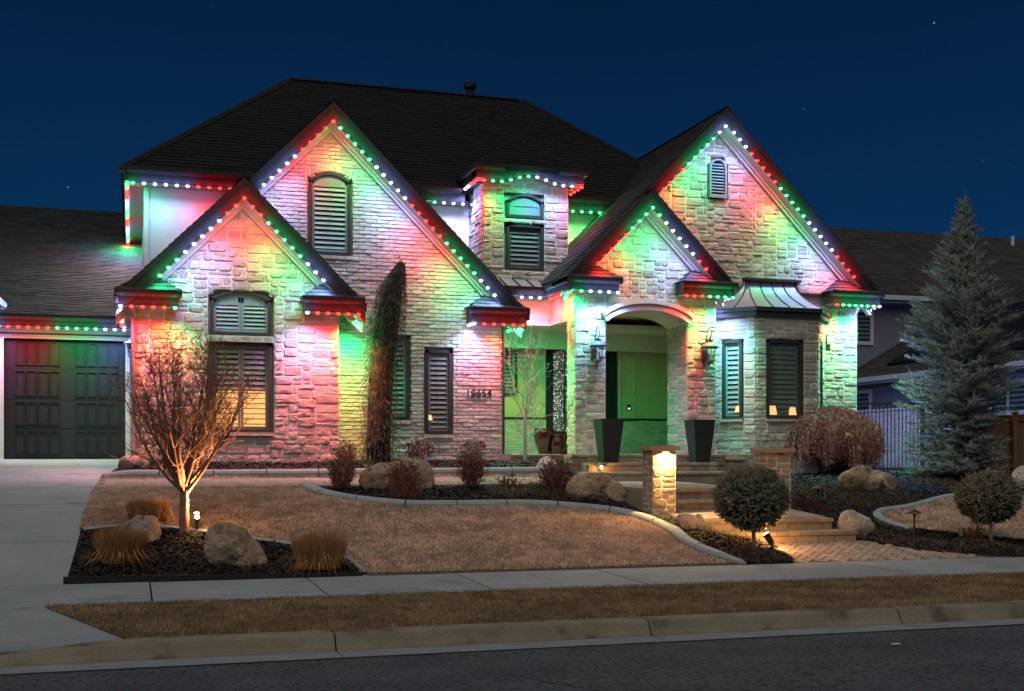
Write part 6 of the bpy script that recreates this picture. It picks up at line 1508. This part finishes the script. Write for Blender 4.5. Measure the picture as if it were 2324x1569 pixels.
# ------------------------------------------------------------------ plants
def bez(p0, d0, L, n, rng, up=.0, wob=.08, droop=0.0):
    """a wandering branch: list of points"""
    p = Vector(p0); d = Vector(d0).normalized(); pts = [p.copy()]
    for k in range(n):
        d = (d + Vector((rng.gauss(0,wob), rng.gauss(0,wob), rng.gauss(0,wob)+up-droop*(k/n)))).normalized(); p = p + d*(L/n); pts.append(p.copy())
    return pts
def rad(r0, r1, n): return [r0+(r1-r0)*k/n for k in range(n+1)]
def bare_tree(base, H_, label, name, trunk_h, trunk_r, limbs, spread, seed, mat, twig_r=.0035, sub=9, tw=4, crown_r=1.0, lean=(0,0)):
    rng = random.Random(seed); root = thing(name, label, 'tree', base); b = Vector(base)
    mb = MB(); tr = bez(b-Vector((0,0,.1)), Vector((lean[0],lean[1],1)), trunk_h+.1, 7, rng, .0, .015); mb.tube(tr, rad(trunk_r*1.15, trunk_r*.82, 7), 12); mb.build('trunk', mat, root, smooth=True)
    tip = tr[-1]; cen = b+Vector((0,0,H_*.62)); low = b.z+trunk_h
    tw_mb = MB()
    def inside(p): q = p-cen; return (q.x/crown_r)**2+(q.y/crown_r)**2+(q.z/(H_*.41))**2 < 1.15
    for i in range(limbs):
        a = i*2.39996+rng.uniform(-.3,.3); f = (i+.5)/limbs; t0 = tr[-1].lerp(tr[-3], rng.random()*.9)
        el = spread*(1-.75*f) + rng.uniform(-.08,.08)
        d = Vector((math.cos(a)*math.sin(el), math.sin(a)*math.sin(el), math.cos(el))); L_ = (H_-trunk_h)*rng.uniform(.78,1.0)*(1-.22*math.sin(el))
        n = 12; pts = bez(t0, d, L_, n, rng, .05+.05*math.sin(el), .07); r0 = trunk_r*rng.uniform(.38,.52)
        lb = MB(); lb.tube(pts, rad(r0, .005, n), 7); lb.build('limb', mat, root, smooth=True)
        for s in range(sub):
            k = rng.uniform(1.5, n-.5); j = int(k); p = pts[j].lerp(pts[min(n,j+1)], k-j); fr_ = k/n
            a2 = rng.uniform(0,6.28); d2 = (pts[min(n,j+1)]-pts[j]).normalized(); side = d2.cross(Vector((math.cos(a2),math.sin(a2),.3))).normalized()
            d3 = (d2*.75+side*rng.uniform(.5,1.0)+Vector((0,0,.25))).normalized(); L2 = L_*rng.uniform(.22,.45)*(1.1-fr_*.6)
            q = bez(p, d3, L2, 6, rng, .08, .13)
            q = [v for v in q if inside(v)] or q[:2]
            if len(q) < 2: continue
            tw_mb.tube(q, rad(r0*.42*(1.1-fr_), twig_r*.8, len(q)-1), 5, rng.random())
            for w in range(tw):
                k2 = rng.randrange(1, len(q)); a3 = rng.uniform(0,6.28); d4 = (d3*.5+Vector((math.cos(a3),math.sin(a3),rng.uniform(.1,.8)))).normalized()
                t = bez(q[k2], d4, rng.uniform(.10,.30)*H_/2.8, 4, rng, .06, .18); tw_mb.tube(t, rad(twig_r*1.2, twig_r*.6, 4), 4, rng.random())
                if rng.random() < .8:
                    u = t[2]; tw_mb.tube([u, u+Vector((rng.gauss(0,.05),rng.gauss(0,.05),rng.uniform(0,.07)))], [twig_r, twig_r*.7], 3, rng.random())
    tag(tw_mb.build('crown', mat, root), kind='stuff')
    return root
bare_tree(tb, 3.05, 'bare leafless tree lit from below in the left bed', 'bare_tree', .66, .062, 17, .92, 6, M['bark'], .0029, 16, 7, 1.24)
yb_ = GY(1192,22.75); bare_tree(yb_, 2.95, 'slender young leafless tree by the porch corner', 'young_tree', 1.0, .036, 5, .42, 9, M['paleb'], .0045, 4, 3, .6)
# side branches of the young tree along its stem
rng = random.Random(4); mb = MB(); yt = [o for o in bpy.data.objects if o.name.startswith('young_tree')][0]
for k in range(16):
    z = .35+k*.13; a = rng.choice((0,3.14))+rng.uniform(-.7,.7); L_ = rng.uniform(.35,.62)*(1-.25*k/16); p = Vector((yb_.x,yb_.y,yb_.z+z))
    q = bez(p, (math.cos(a),math.sin(a)*.6,.55), L_, 7, rng, .07, .12); mb.tube(q, rad(.012,.005,7), 5, rng.random())
    for w in range(6): 
        t = bez(q[rng.randrange(2,8)], (rng.gauss(0,1),rng.gauss(0,.6),.6), rng.uniform(.12,.26), 4, rng, .05, .2); mb.tube(t, rad(.006,.0035,4), 4, rng.random())
tag(mb.build('branches', M['paleb'], yt), kind='stuff')

class Leaf:
    """collects triangles quickly"""
    def __init__(s): s.v = []; s.t = []
    def tri(s, a, b, c, t): s.v += [a, b, c]; s.t += [t]*3
    def blade(s, p, d, L_, w, t, rng=None):
        """a thin pointed blade from p along d"""
        sd = d.cross(Vector((.31,.77,.55))); 
        if sd.length < 1e-6: sd = Vector((1,0,0))
        sd.normalize(); s.tri(p-sd*w/2, p+sd*w/2, p+d*L_, t)
    def build(s, name, mat, parent=None):
        o = np_mesh(name, np.array([tuple(p) for p in s.v]), 3, mat, parent, np.array(s.t)); return o
def rdir(rng):
    z = rng.uniform(-1,1); a = rng.uniform(0,6.283); r = math.sqrt(1-z*z); return Vector((r*math.cos(a), r*math.sin(a), z))
def sprig(lf, p, d, L_, nl, w, rng, tint, spread=.75, n=None, core=None):
    """a needle-covered shoot"""
    d = d.normalized(); a = d.cross(Vector((.3,.2,.93))); a = a.normalized() if a.length > 1e-4 else Vector((1,0,0)); b = d.cross(a)
    n = n or 14
    for k in range(n):
        f = (k+.5)/n; th = k*2.4+rng.random(); s = (a*math.cos(th)+b*math.sin(th))
        dd = (d*(1-spread*.55)+s*spread).normalized(); q = p+d*L_*f
        w_ = w; sd = dd.cross(s.cross(dd)+d*.3); sd = d.cross(s)
        if sd.length < 1e-6: continue
        sd.normalize(); l = nl*rng.uniform(.8,1.15)*(1-.35*f)
        lf.tri(q-sd*w_/2, q+sd*w_/2, q+dd*l, min(1,max(0,tint+rng.uniform(-.15,.15)+.12*f)))
    lf.tri(p+d*L_*.9-a*w, p+d*L_*.9+a*w, p+d*(L_+nl*.8), min(1,tint+.2))

# clipped spruce standards
def ball_spruce(pxc, pyc, rpx, pyb, label, seed, squash=.88):
    b = G(pxc+6, pyb); D_ = Dp(pxc, b.y); R_ = rpx/F_PX*D_; c = U(pxc, pyc, b.y); rng = random.Random(seed); root = thing('ball_spruce', label, 'spruce', b, 'clipped spruce standards')
    mb = MB(); tr = [b-Vector((0,0,.05)), b+Vector((.0,0,.12)), Vector((c.x+.01,c.y,c.z))]; mb.tube(tr, [.034,.03,.026], 10); mb.build('trunk', M['paleb'], root, smooth=True)
    mb = MB(); bm = bmesh.new(); bmesh.ops.create_icosphere(bm, subdivisions=3, radius=1.0)
    for v in bm.verts: v.co *= 1+.08*noise.noise(v.co*3+Vector((seed,0,0)))
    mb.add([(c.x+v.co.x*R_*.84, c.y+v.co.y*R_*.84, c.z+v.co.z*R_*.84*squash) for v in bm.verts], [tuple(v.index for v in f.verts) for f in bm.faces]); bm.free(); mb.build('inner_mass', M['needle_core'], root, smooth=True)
    lf = Leaf(); n = 2600
    for k in range(n):
        z = 1-2*(k+.5)/n; a = k*2.39996; r = math.sqrt(1-z*z); d = Vector((r*math.cos(a), r*math.sin(a), z)); d = (d+rdir(rng)*.18).normalized()
        bump = 1+.10*noise.noise(d*1.6+Vector((0,seed,0)))+.15*noise.noise(d*4.2+Vector((seed*2,0,0)))+rng.uniform(-.06,.05); 
        if z < -.55: bump *= .92
        p = c+Vector((d.x*R_*.86*bump, d.y*R_*.86*bump, d.z*R_*.86*squash*bump)); dd = (d+Vector((0,0,.25))+rdir(rng)*.22).normalized()
        sprig(lf, p, dd, R_*.13*rng.uniform(.75,1.25), .032, .015, rng, rng.uniform(.0,.85), .8, 14)
    for k in range(150):
        d = rdir(rng); d.z = abs(d.z)*.8+rng.uniform(-.3,.2); d.normalize(); sprig(lf, c+Vector((d.x*R_*.9,d.y*R_*.9,d.z*R_*.9*squash)), (d+rdir(rng)*.4).normalized(), R_*rng.uniform(.16,.3), .032, .015, rng, rng.uniform(.5,1), .7, 16)
    tag(lf.build('crown', M['needle'], root), kind='stuff'); return root
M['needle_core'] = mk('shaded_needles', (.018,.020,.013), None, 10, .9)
ball_spruce(1705,1133,84,1243,'round clipped spruce on a short trunk in front of the steps',3)
ball_spruce(2243,1131,69,1228,'round clipped spruce on a short trunk at the right edge of the lawn',5)

# blue spruce
def blue_spruce():
    base = G(2188,1080); D_ = Dp(2188, base.y); s = D_/F_PX; root = thing('blue_spruce', 'tall blue spruce in front of the iron and cedar fences', 'spruce', base); rng = random.Random(8)
    top = U(2190,446,base.y); Ht = top.z-base.z
    mb = MB(); mb.tube([base-Vector((0,0,.1)), base+Vector((.02,0,Ht*.4)), base+Vector((0,0,Ht*.8)), top], [.10,.075,.035,.01], 10); mb.build('trunk', M['bark'], root, smooth=True)
    # half-widths left / right of the stem measured down the tree (fraction from the top)
    prof = [(0,3,3),(.04,10,10),(.10,22,22),(.17,40,34),(.25,62,55),(.33,84,72),(.42,112,92),(.50,130,104),(.57,112,112),(.64,110,96),(.70,146,84),(.77,136,72),(.84,112,50),(.89,118,70),(.94,148,52),(.985,140,50)]
    F_ = np.array(prof); lf = Leaf(); wood = MB()
    def prof_w(f, left): return float(np.interp(f, F_[:,0], F_[:,1 if left else 2]))*s*1.08
    n = 500
    for k in range(n):
        f = ((k+.5)/n)**.80*.975+.012; a = k*2.39996+rng.uniform(-.25,.25); z = top.z-f*Ht
        w = prof_w(f, math.cos(a) < 0); w2 = prof_w(f, True)*.55+prof_w(f, False)*.45
        L_ = math.hypot(w*math.cos(a), w2*math.sin(a))*rng.uniform(.76,1.06)
        if f > .5 and rng.random() < .12: continue
        up = .55-1.0*f*.75
        d = Vector((math.cos(a), math.sin(a), up)).normalized(); p0 = Vector((base.x,base.y,z-max(0,up)*L_*.55))
        m = max(4, int(L_/.13)); pts = bez(p0, d, L_*1.06, m, rng, .035, .05); wood.tube(pts, rad(.012+.010*L_, .004, m), 4, .5)
        tint = rng.uniform(.25,.7)
        for j in range(1, m+1):
            fr_ = j/m
            if fr_ < .30 and L_ > .5: continue
            q = pts[j]; dv = (pts[j]-pts[j-1]).normalized(); sd = dv.cross(Vector((0,0,1))).normalized()
            nside = 3 if L_ > .3 else 2
            for si in range(nside):
                sg = (-1,1,0)[si] if nside == 3 else (-1,1)[si]
                l2 = min(.34, L_*.42)*rng.uniform(.6,1.1)*(1.15-.75*fr_)+.06
                dd = (dv*rng.uniform(.7,1.0)+sd*sg*rng.uniform(.55,.95)+Vector((0,0,rng.uniform(-.08,.32)))).normalized(); q2 = pts[j].lerp(pts[j-1], rng.random())
                parts = max(1, int(l2/.11))
                for e in range(parts):
                    qq = q2+dd*(l2*e/parts)
                    sprig(lf, qq, (dd+rdir(rng)*.25), l2/parts*1.15, .056, .014, rng, tint+rng.uniform(-.15,.2), .8, 13)
                    if l2 > .18 and rng.random() < .65:
                        s3 = (dd*.8+dd.cross(Vector((0,0,1))).normalized()*rng.choice((-1,1))*.7+Vector((0,0,rng.uniform(-.15,.2)))).normalized(); sprig(lf, qq, s3, .10, .054, .014, rng, tint+rng.uniform(-.15,.2), .8, 10)
        sprig(lf, pts[-1], (pts[-1]-pts[-2]).normalized(), .12, .05, .010, rng, tint+.2, .8, 16)
    for k in range(10): sprig(lf, top-Vector((0,0,.03+.11*k)), Vector((rng.gauss(0,.15),rng.gauss(0,.15),1)), .16, .05, .010, rng, .6, .75, 16)
    tag(wood.build('branches', M['bark'], root), kind='stuff'); tag(lf.build('crown', M['blue'], root), kind='stuff')
blue_spruce()

# weeping spruce against the brick wall
def weeping():
    Yw = 23.0; base = GY(860,Yw); root = thing('weeping_spruce', 'tall narrow weeping spruce against the brick wall', 'spruce', base); rng = random.Random(12)
    line = [(859,1052,44),(860,980,44),(863,900,45),(867,820,46),(876,750,45),(886,690,40),(895,645,30),(905,615,15),(910,598,4)]
    P = [U(a,b,Yw) for a, b, _ in line]; R_ = [r/F_PX*Dp(870,Yw) for *_, r in line]
    mb = MB(); mb.tube(P, [.05,.048,.046,.04,.036,.03,.024,.016,.006], 8); mb.build('trunk', M['bark'], root, smooth=True)
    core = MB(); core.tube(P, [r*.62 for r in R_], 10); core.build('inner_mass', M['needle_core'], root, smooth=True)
    lf = Leaf(); n = 4600
    for k in range(n):
        t = (k+rng.random())/n*(len(P)-1.02); i = int(t); f = t-i; c = P[i].lerp(P[i+1], f); r = R_[i]*(1-f)+R_[i+1]*f; a = rng.uniform(0,6.283)
        r *= 1+.22*noise.noise(Vector((math.cos(a)*1.5,math.sin(a)*1.5,c.z*2.6)))+.16*noise.noise(Vector((math.cos(a)*4,math.sin(a)*4,c.z*7)))+(.22 if rng.random() < .06 else 0)
        o = Vector((math.cos(a), math.sin(a), 0)); p = c+o*r*rng.uniform(.55,.95)+Vector((0,0,.05)); d = (o*rng.uniform(.2,.62)+Vector((0,0,-1))+rdir(rng)*.12).normalized()
        sprig(lf, p, d, rng.uniform(.05,.09), .024, .011, rng, rng.uniform(.0,.75), .6, 12)
    top = P[-1]; pts = [top, top+Vector((-.02,0,.10)), top+Vector((-.06,0,.2)), top+Vector((-.13,0,.29)), top+Vector((-.16,0,.36))]
    mb = MB(); mb.tube(pts, [.008,.007,.005,.004,.003], 5)
    for k in range(14):
        a = rng.uniform(0,6.28); z = rng.uniform(-.18,.12); q = bez(top+Vector((0,0,z)), (math.cos(a),math.sin(a)*.5,.15), rng.uniform(.1,.2), 4, rng, 0, .15); mb.tube(q, rad(.005,.002,4), 4)
        sprig(lf, q[0], (q[-1]-q[0]), .12, .03, .007, rng, .4, .5, 12)
    mb.build('leader', M['bark'], root); tag(lf.build('crown', M['weep'], root), kind='stuff')
weeping()

# weeping laceleaf maple
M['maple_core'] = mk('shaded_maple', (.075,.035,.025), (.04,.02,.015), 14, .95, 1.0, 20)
def maple():
    base = G(1862,1072); D_ = Dp(1862, base.y); s = D_/F_PX; root = thing('laceleaf_maple', 'low dome-shaped weeping maple with dry reddish leaves', 'maple', base); rng = random.Random(21)
    mb = MB(); top = base+Vector((.02,0,.62)); mb.tube([base-Vector((0,0,.1)), base+Vector((.03,0,.25)), top], [.06,.05,.04], 10); mb.build('trunk', M['paleb'], root, smooth=True)
    c = U(1870,1000,base.y+.2); rx, ry, rz = 134*s, 110*s, 76*s; wood = MB(); lf = Leaf()
    im = MB(); bm = bmesh.new(); bmesh.ops.create_icosphere(bm, subdivisions=3, radius=1.0)
    for v in bm.verts: v.co *= 1+.14*noise.noise(v.co*2.5); v.co.z = max(v.co.z, -.75)
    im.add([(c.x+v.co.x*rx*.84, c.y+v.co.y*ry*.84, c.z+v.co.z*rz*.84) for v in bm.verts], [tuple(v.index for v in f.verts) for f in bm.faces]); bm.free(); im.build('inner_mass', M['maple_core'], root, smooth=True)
    for k in range(300):
        a = k*2.39996+rng.uniform(-.2,.2); f = math.sqrt(rng.random()); ex, ey = c.x+rx*f*math.cos(a), c.y+ry*f*math.sin(a)
        hz = c.z+rz*math.sqrt(max(0,1-f*f*.92))*rng.uniform(.82,1.0); mid = Vector((ex*.62+top.x*.38, ey*.62+top.y*.38, hz)); end = Vector((ex, ey, hz-rng.uniform(.05,.25)))
        hang = end+Vector((math.cos(a)*.07, math.sin(a)*.07, -rng.uniform(.45,1.0)*min(1,.4+.6*f)*(hz-base.z-.12)))
        pts = [top.lerp(mid, .0), top.lerp(mid, .5)+Vector((0,0,.12)), mid, end, end.lerp(hang,.5)+Vector((math.cos(a)*.04,math.sin(a)*.04,0)), hang]; wood.tube(pts, [.014,.011,.008,.006,.004,.002], 4, rng.random())
        for q0, q1, cnt in ((pts[2],pts[3],16),(pts[3],pts[4],46),(pts[4],pts[5],58)):
            for j in range(cnt):
                p = q0.lerp(q1, rng.random())+rdir(rng)*rng.uniform(.01,.11); d = (Vector((math.cos(a)*.5,math.sin(a)*.5,-.8))+rdir(rng)*.8).normalized()
                lf.blade(p, d, rng.uniform(.04,.10), rng.uniform(.011,.022), rng.random())
    for k in range(17000):
        a = rng.uniform(0,6.283); z = rng.uniform(-.62,1.0)**1; r_ = math.sqrt(max(0,1-z*z)); nz_ = 1+.12*noise.noise(Vector((r_*math.cos(a)*3,r_*math.sin(a)*3,z*3)))+rng.uniform(-.10,.05)
        p = Vector((c.x+rx*r_*math.cos(a)*nz_*.97, c.y+ry*r_*math.sin(a)*nz_*.97, c.z+rz*z*nz_)); d = (Vector((math.cos(a)*.35,math.sin(a)*.35,-.75))+rdir(rng)*.75).normalized()
        if p.z < base.z+.10: continue
        lf.blade(p, d, rng.uniform(.04,.10), rng.uniform(.010,.020), min(1,max(0,.5+.45*noise.noise(p*6)+rng.uniform(-.35,.35))))
    tag(wood.build('branches', M['paleb'], root), kind='stuff'); tag(lf.build('crown', M['maple'], root), kind='stuff')
maple()

# twiggy shrubs
def shrub(px0, px1, pyt, pyb, label, mat, seed, n=420, name='shrub', cat='shrub', group=None, Y=None, leaves=3, tw=.0042, wild=.35, leafmat=None, round_=1.0, splay=.62):
    pc = (px0+px1)/2; b = G(pc, pyb) if Y is None else GY(pc, Y); D_ = Dp(pc, b.y); w = (px1-px0)/F_PX*D_/2; h = (pyb-pyt)/F_PX*D_; b = b+Vector((0,w*.5,0)); b.x = Xp(pc, b.y); b.z = gz(b.x,b.y)
    rng = random.Random(seed); root = thing(name, label, cat, b, group); wood = MB(); lf = Leaf()
    ns = max(10, n//11)
    for k in range(ns):
        a = k*2.39996+rng.uniform(-.4,.4); f = math.sqrt((k+.5)/ns); e = Vector((w*f*math.cos(a), w*f*math.sin(a), 0))
        hh = h*(.58+.36*math.sqrt(max(0,1-f*f*.85)))*rng.uniform(.72,1.12)*(1+.18*noise.noise(Vector((e.x*9,e.y*9,seed))))
        p0 = b+e*.5; p2 = b+e*rng.uniform(.8,1.02)+Vector((0,0,hh)); p1 = p0.lerp(p2,.45)+e*.18+rdir(rng)*wild*w*.5
        r0 = tw*rng.uniform(1.2,2.0); wood.tube([p0, p1, p2], [r0, r0*.8, tw*.6], 3, rng.random(), cap=False)
        for j in range(9):
            t = rng.uniform(.12,.95); q = p0.lerp(p1, t*2) if t < .5 else p1.lerp(p2, t*2-1); d = (rdir(rng)*.75+Vector((0,0,.75))+e.normalized()*.35).normalized(); L_ = h*rng.uniform(.12,.30); tip = q+d*L_
            wood.tube([q, q+d*L_*.5+rdir(rng)*L_*.08, tip], [tw, tw*.8, tw*.5], 3, rng.random(), cap=False)
            for m_ in range(leaves): lf.blade(q.lerp(tip, rng.uniform(.2,1.0)), (rdir(rng)+Vector((0,0,.5))).normalized(), rng.uniform(.025,.055), rng.uniform(.010,.020), rng.random())
    o = wood.build('twigs', mat, root); tag(o, kind='stuff')
    if lf.v: tag(lf.build('leaves', leafmat or mat, root), kind='stuff')
    return root
bg = 'red barberry shrubs'
shrub(740,810,1034,1112,'red barberry at the left end of the middle bed',M['redtwig'],1,520,'barberry','shrub',bg)
shrub(878,961,1044,1142,'red barberry in front of the wide brown boulder',M['redtwig'],2,640,'barberry','shrub',bg)
shrub(1038,1104,1030,1107,'red barberry right of the wide brown boulder',M['redtwig'],3,520,'barberry','shrub',bg)
shrub(1221,1301,1040,1117,'red barberry left of the long tan boulder',M['redtwig'],4,560,'barberry','shrub',bg)
shrub(1126,1188,1083,1116,'low sparse reddish tuft between two barberries',M['redtwig'],5,170,'tuft','shrub',None,wild=.5)
sg = mk('small_shrub_leaf', (.10,.085,.055), (.055,.06,.035), 14, .8, tint=.6, c3=(.12,.06,.045))
shrub(762,812,998,1052,'thin reddish shrub beside the weeping spruce trunk',M['redtwig'],6,260,Y=22.4,leaves=3,wild=.4)
shrub(918,986,997,1050,'dark green shrub under the narrow brick-wall window',M['paleb'],7,260,Y=22.75,leaves=7,leafmat=sg,wild=.4)
shrub(1038,1102,998,1050,'greyish thin shrub behind the red disc sign',M['paleb'],8,240,Y=22.6,leaves=5,leafmat=sg,wild=.5)
shrub(1704,1742,968,1080,'tall grey wispy shrub left of the bay window',M['paleb'],9,170,Y=22.6,leaves=2,wild=.3)
shrub(2192,2256,1030,1085,'bare brown shrub in front of the blue spruce',M['redtwig'],10,260,leaves=1,wild=.5)
shrub(2192,2238,1190,1228,'small dark red grass tuft beside the right clipped spruce',M['redtwig'],11,170,'tuft','shrub',None,leaves=1,wild=.6)
shrub(1790,1830,1040,1078,'bare multi-stemmed shrub left of the weeping maple trunk',M['paleb'],12,60,leaves=0,wild=.3)

# cut ornamental grass clumps
def clump(px0, px1, pyt, pyb, label, seed, n=2300, loose=.0):
    pc = (px0+px1)/2; b = G(pc, pyb); D_ = Dp(pc, b.y); w = (px1-px0)/F_PX*D_/2; h = (pyb-pyt)/F_PX*D_; b = b+Vector((0,w*.55,0)); b.x = Xp(pc, b.y); b.z = gz(b.x,b.y); h *= .97
    rng = random.Random(seed); lf = Leaf()
    for k in range(n):
        a = rng.uniform(0,6.283); f = math.sqrt(rng.random()); p = b+Vector((w*.72*f*math.cos(a), w*.62*f*math.sin(a), -.01)); d = Vector((math.cos(a)*f*.28+rng.gauss(0,.07), math.sin(a)*f*.28+rng.gauss(0,.07), 1)).normalized()
        lf.blade(p, d, h*rng.uniform(.70,1.06)*(1-.10*f+.10*noise.noise(Vector((p.x*9,p.y*9,seed)))), rng.uniform(.008,.016), rng.random())
    for k in range(130):   # slack outer blades
        a = rng.uniform(0,6.283); p = b+Vector((w*.75*math.cos(a), w*.65*math.sin(a), 0)); q = p+Vector((math.cos(a)*rng.uniform(.05,.2), math.sin(a)*rng.uniform(.05,.2), rng.uniform(.05,.2))); r = q+Vector((math.cos(a)*.16, math.sin(a)*.16, -rng.uniform(.05,.2)))
        sd = Vector((-math.sin(a),math.cos(a),0))*.004; t = rng.random(); lf.tri(p-sd,p+sd,q,t); lf.tri(q-sd,q+sd,r,t)
    root = thing('grass_clump', label, 'ornamental grass', b, 'cut grass clumps'); tag(lf.build('blades', M['dry'], root), kind='stuff')
clump(284,386,1130,1192,'cut tan grass clump behind the pinkish split boulder',1)
clump(216,334,1192,1284,'cut tan grass clump in front of the pinkish split boulder',2,2600)
clump(662,788,1205,1298,'cut brown grass clump at the right end of the left bed',3,2600)

# creeping ground covers
def cover(px0, px1, py0, py1, label, mat, seed, n=1600, h=.06, name='ground_cover', mound=.06):
    rng = random.Random(seed); c = G((px0+px1)/2, (py0+py1)/2); f_, bk = G((px0+px1)/2, py1), G((px0+px1)/2, py0); ry = max(.12, (bk.y-f_.y)/2); rx = (px1-px0)/F_PX*Dp((px0+px1)/2, c.y)/2; cy = (f_.y+bk.y)/2; cx_ = Xp((px0+px1)/2, cy); lf = Leaf()
    for k in range(n):
        a = rng.uniform(0,6.283); f = math.sqrt(rng.random())*(1+.22*noise.noise(Vector((math.cos(a)*1.3,math.sin(a)*1.3,seed)))); x, y = cx_+rx*f*math.cos(a), cy+ry*f*math.sin(a)
        z = gz(x,y)-.02+mound*max(0,1-f*f)*(1+.5*noise.noise(Vector((x*7,y*7,seed)))); d = (rdir(rng)+Vector((0,0,.75))).normalized(); lf.blade(Vector((x,y,z)), d, h*rng.uniform(.5,1.2), rng.uniform(.007,.014), min(1,max(0,.5+.5*noise.noise(Vector((x*6,y*6,2)))+rng.uniform(-.3,.3))))
    o = lf.build(name, mat); tag(o, label, 'ground cover', None, 'stuff'); return o
cover(1095,1205,1100,1128,'tan creeping mat at the right of the middle bed',M['silver'],1,1300,.05)
cover(1180,1330,1096,1140,'brown creeping mat below the long tan boulder',M['cover'],2,1900,.06)
cover(1400,1490,1108,1152,'red creeping plant beside the lit stone pillar',M['redcover'],3,1500,.07)
cover(1440,1540,1132,1170,'tan spiky tuft below the lit stone pillar',M['silver'],4,1100,.10)
cover(1470,1600,1158,1200,'silvery creeping mat beside the second step',M['silver'],5,2400,.06,mound=.1)
cover(1520,1700,1182,1232,'pale creeping mat lit gold by the spruce spotlight',M['silver'],6,3000,.06,mound=.1)
cover(1830,1945,1108,1155,'olive heather mound behind the path light',M['cover'],7,1100,.11,mound=.10)
cover(1780,1860,1125,1165,'dark red creeping plant left of the olive heather',M['redcover'],8,1300,.06)
cover(1900,2125,1100,1162,'olive creeping mat below the overhanging boulder',M['cover'],9,1500,.05)
cover(2118,2200,1088,1122,'brown creeping tuft left of the right clipped spruce',M['cover'],10,1200,.07)
cover(1925,2060,1190,1250,'brown leafy litter right of the lowest step',M['litter'],11,900,.05)
cover(2020,2190,1215,1268,'brown leafy litter around the right path light',M['litter'],12,1200,.05)
cover(2170,2330,1218,1268,'brown leafy litter under the right clipped spruce',M['litter'],13,1000,.05)
cover(1640,1810,1240,1278,'reddish litter under the clipped spruce before the steps',M['litter'],14,1300,.04)
cover(800,850,1040,1068,'small red leafy tuft at the foot of the weeping spruce',M['redcover'],15,500,.08)
# loose straw over the left bed
rng = random.Random(3); lf = Leaf()
for k in range(260):
    p = G(rng.uniform(200,640), rng.uniform(1240,1302)); lf.blade(p+Vector((0,0,.01)), Vector((rng.gauss(0,1),rng.gauss(0,1),.12)).normalized(), rng.uniform(.08,.26), .006, rng.random())
tag(lf.build('straw', M['dry']), 'loose dry straw over the mulch of the left bed', 'straw', None, 'stuff')
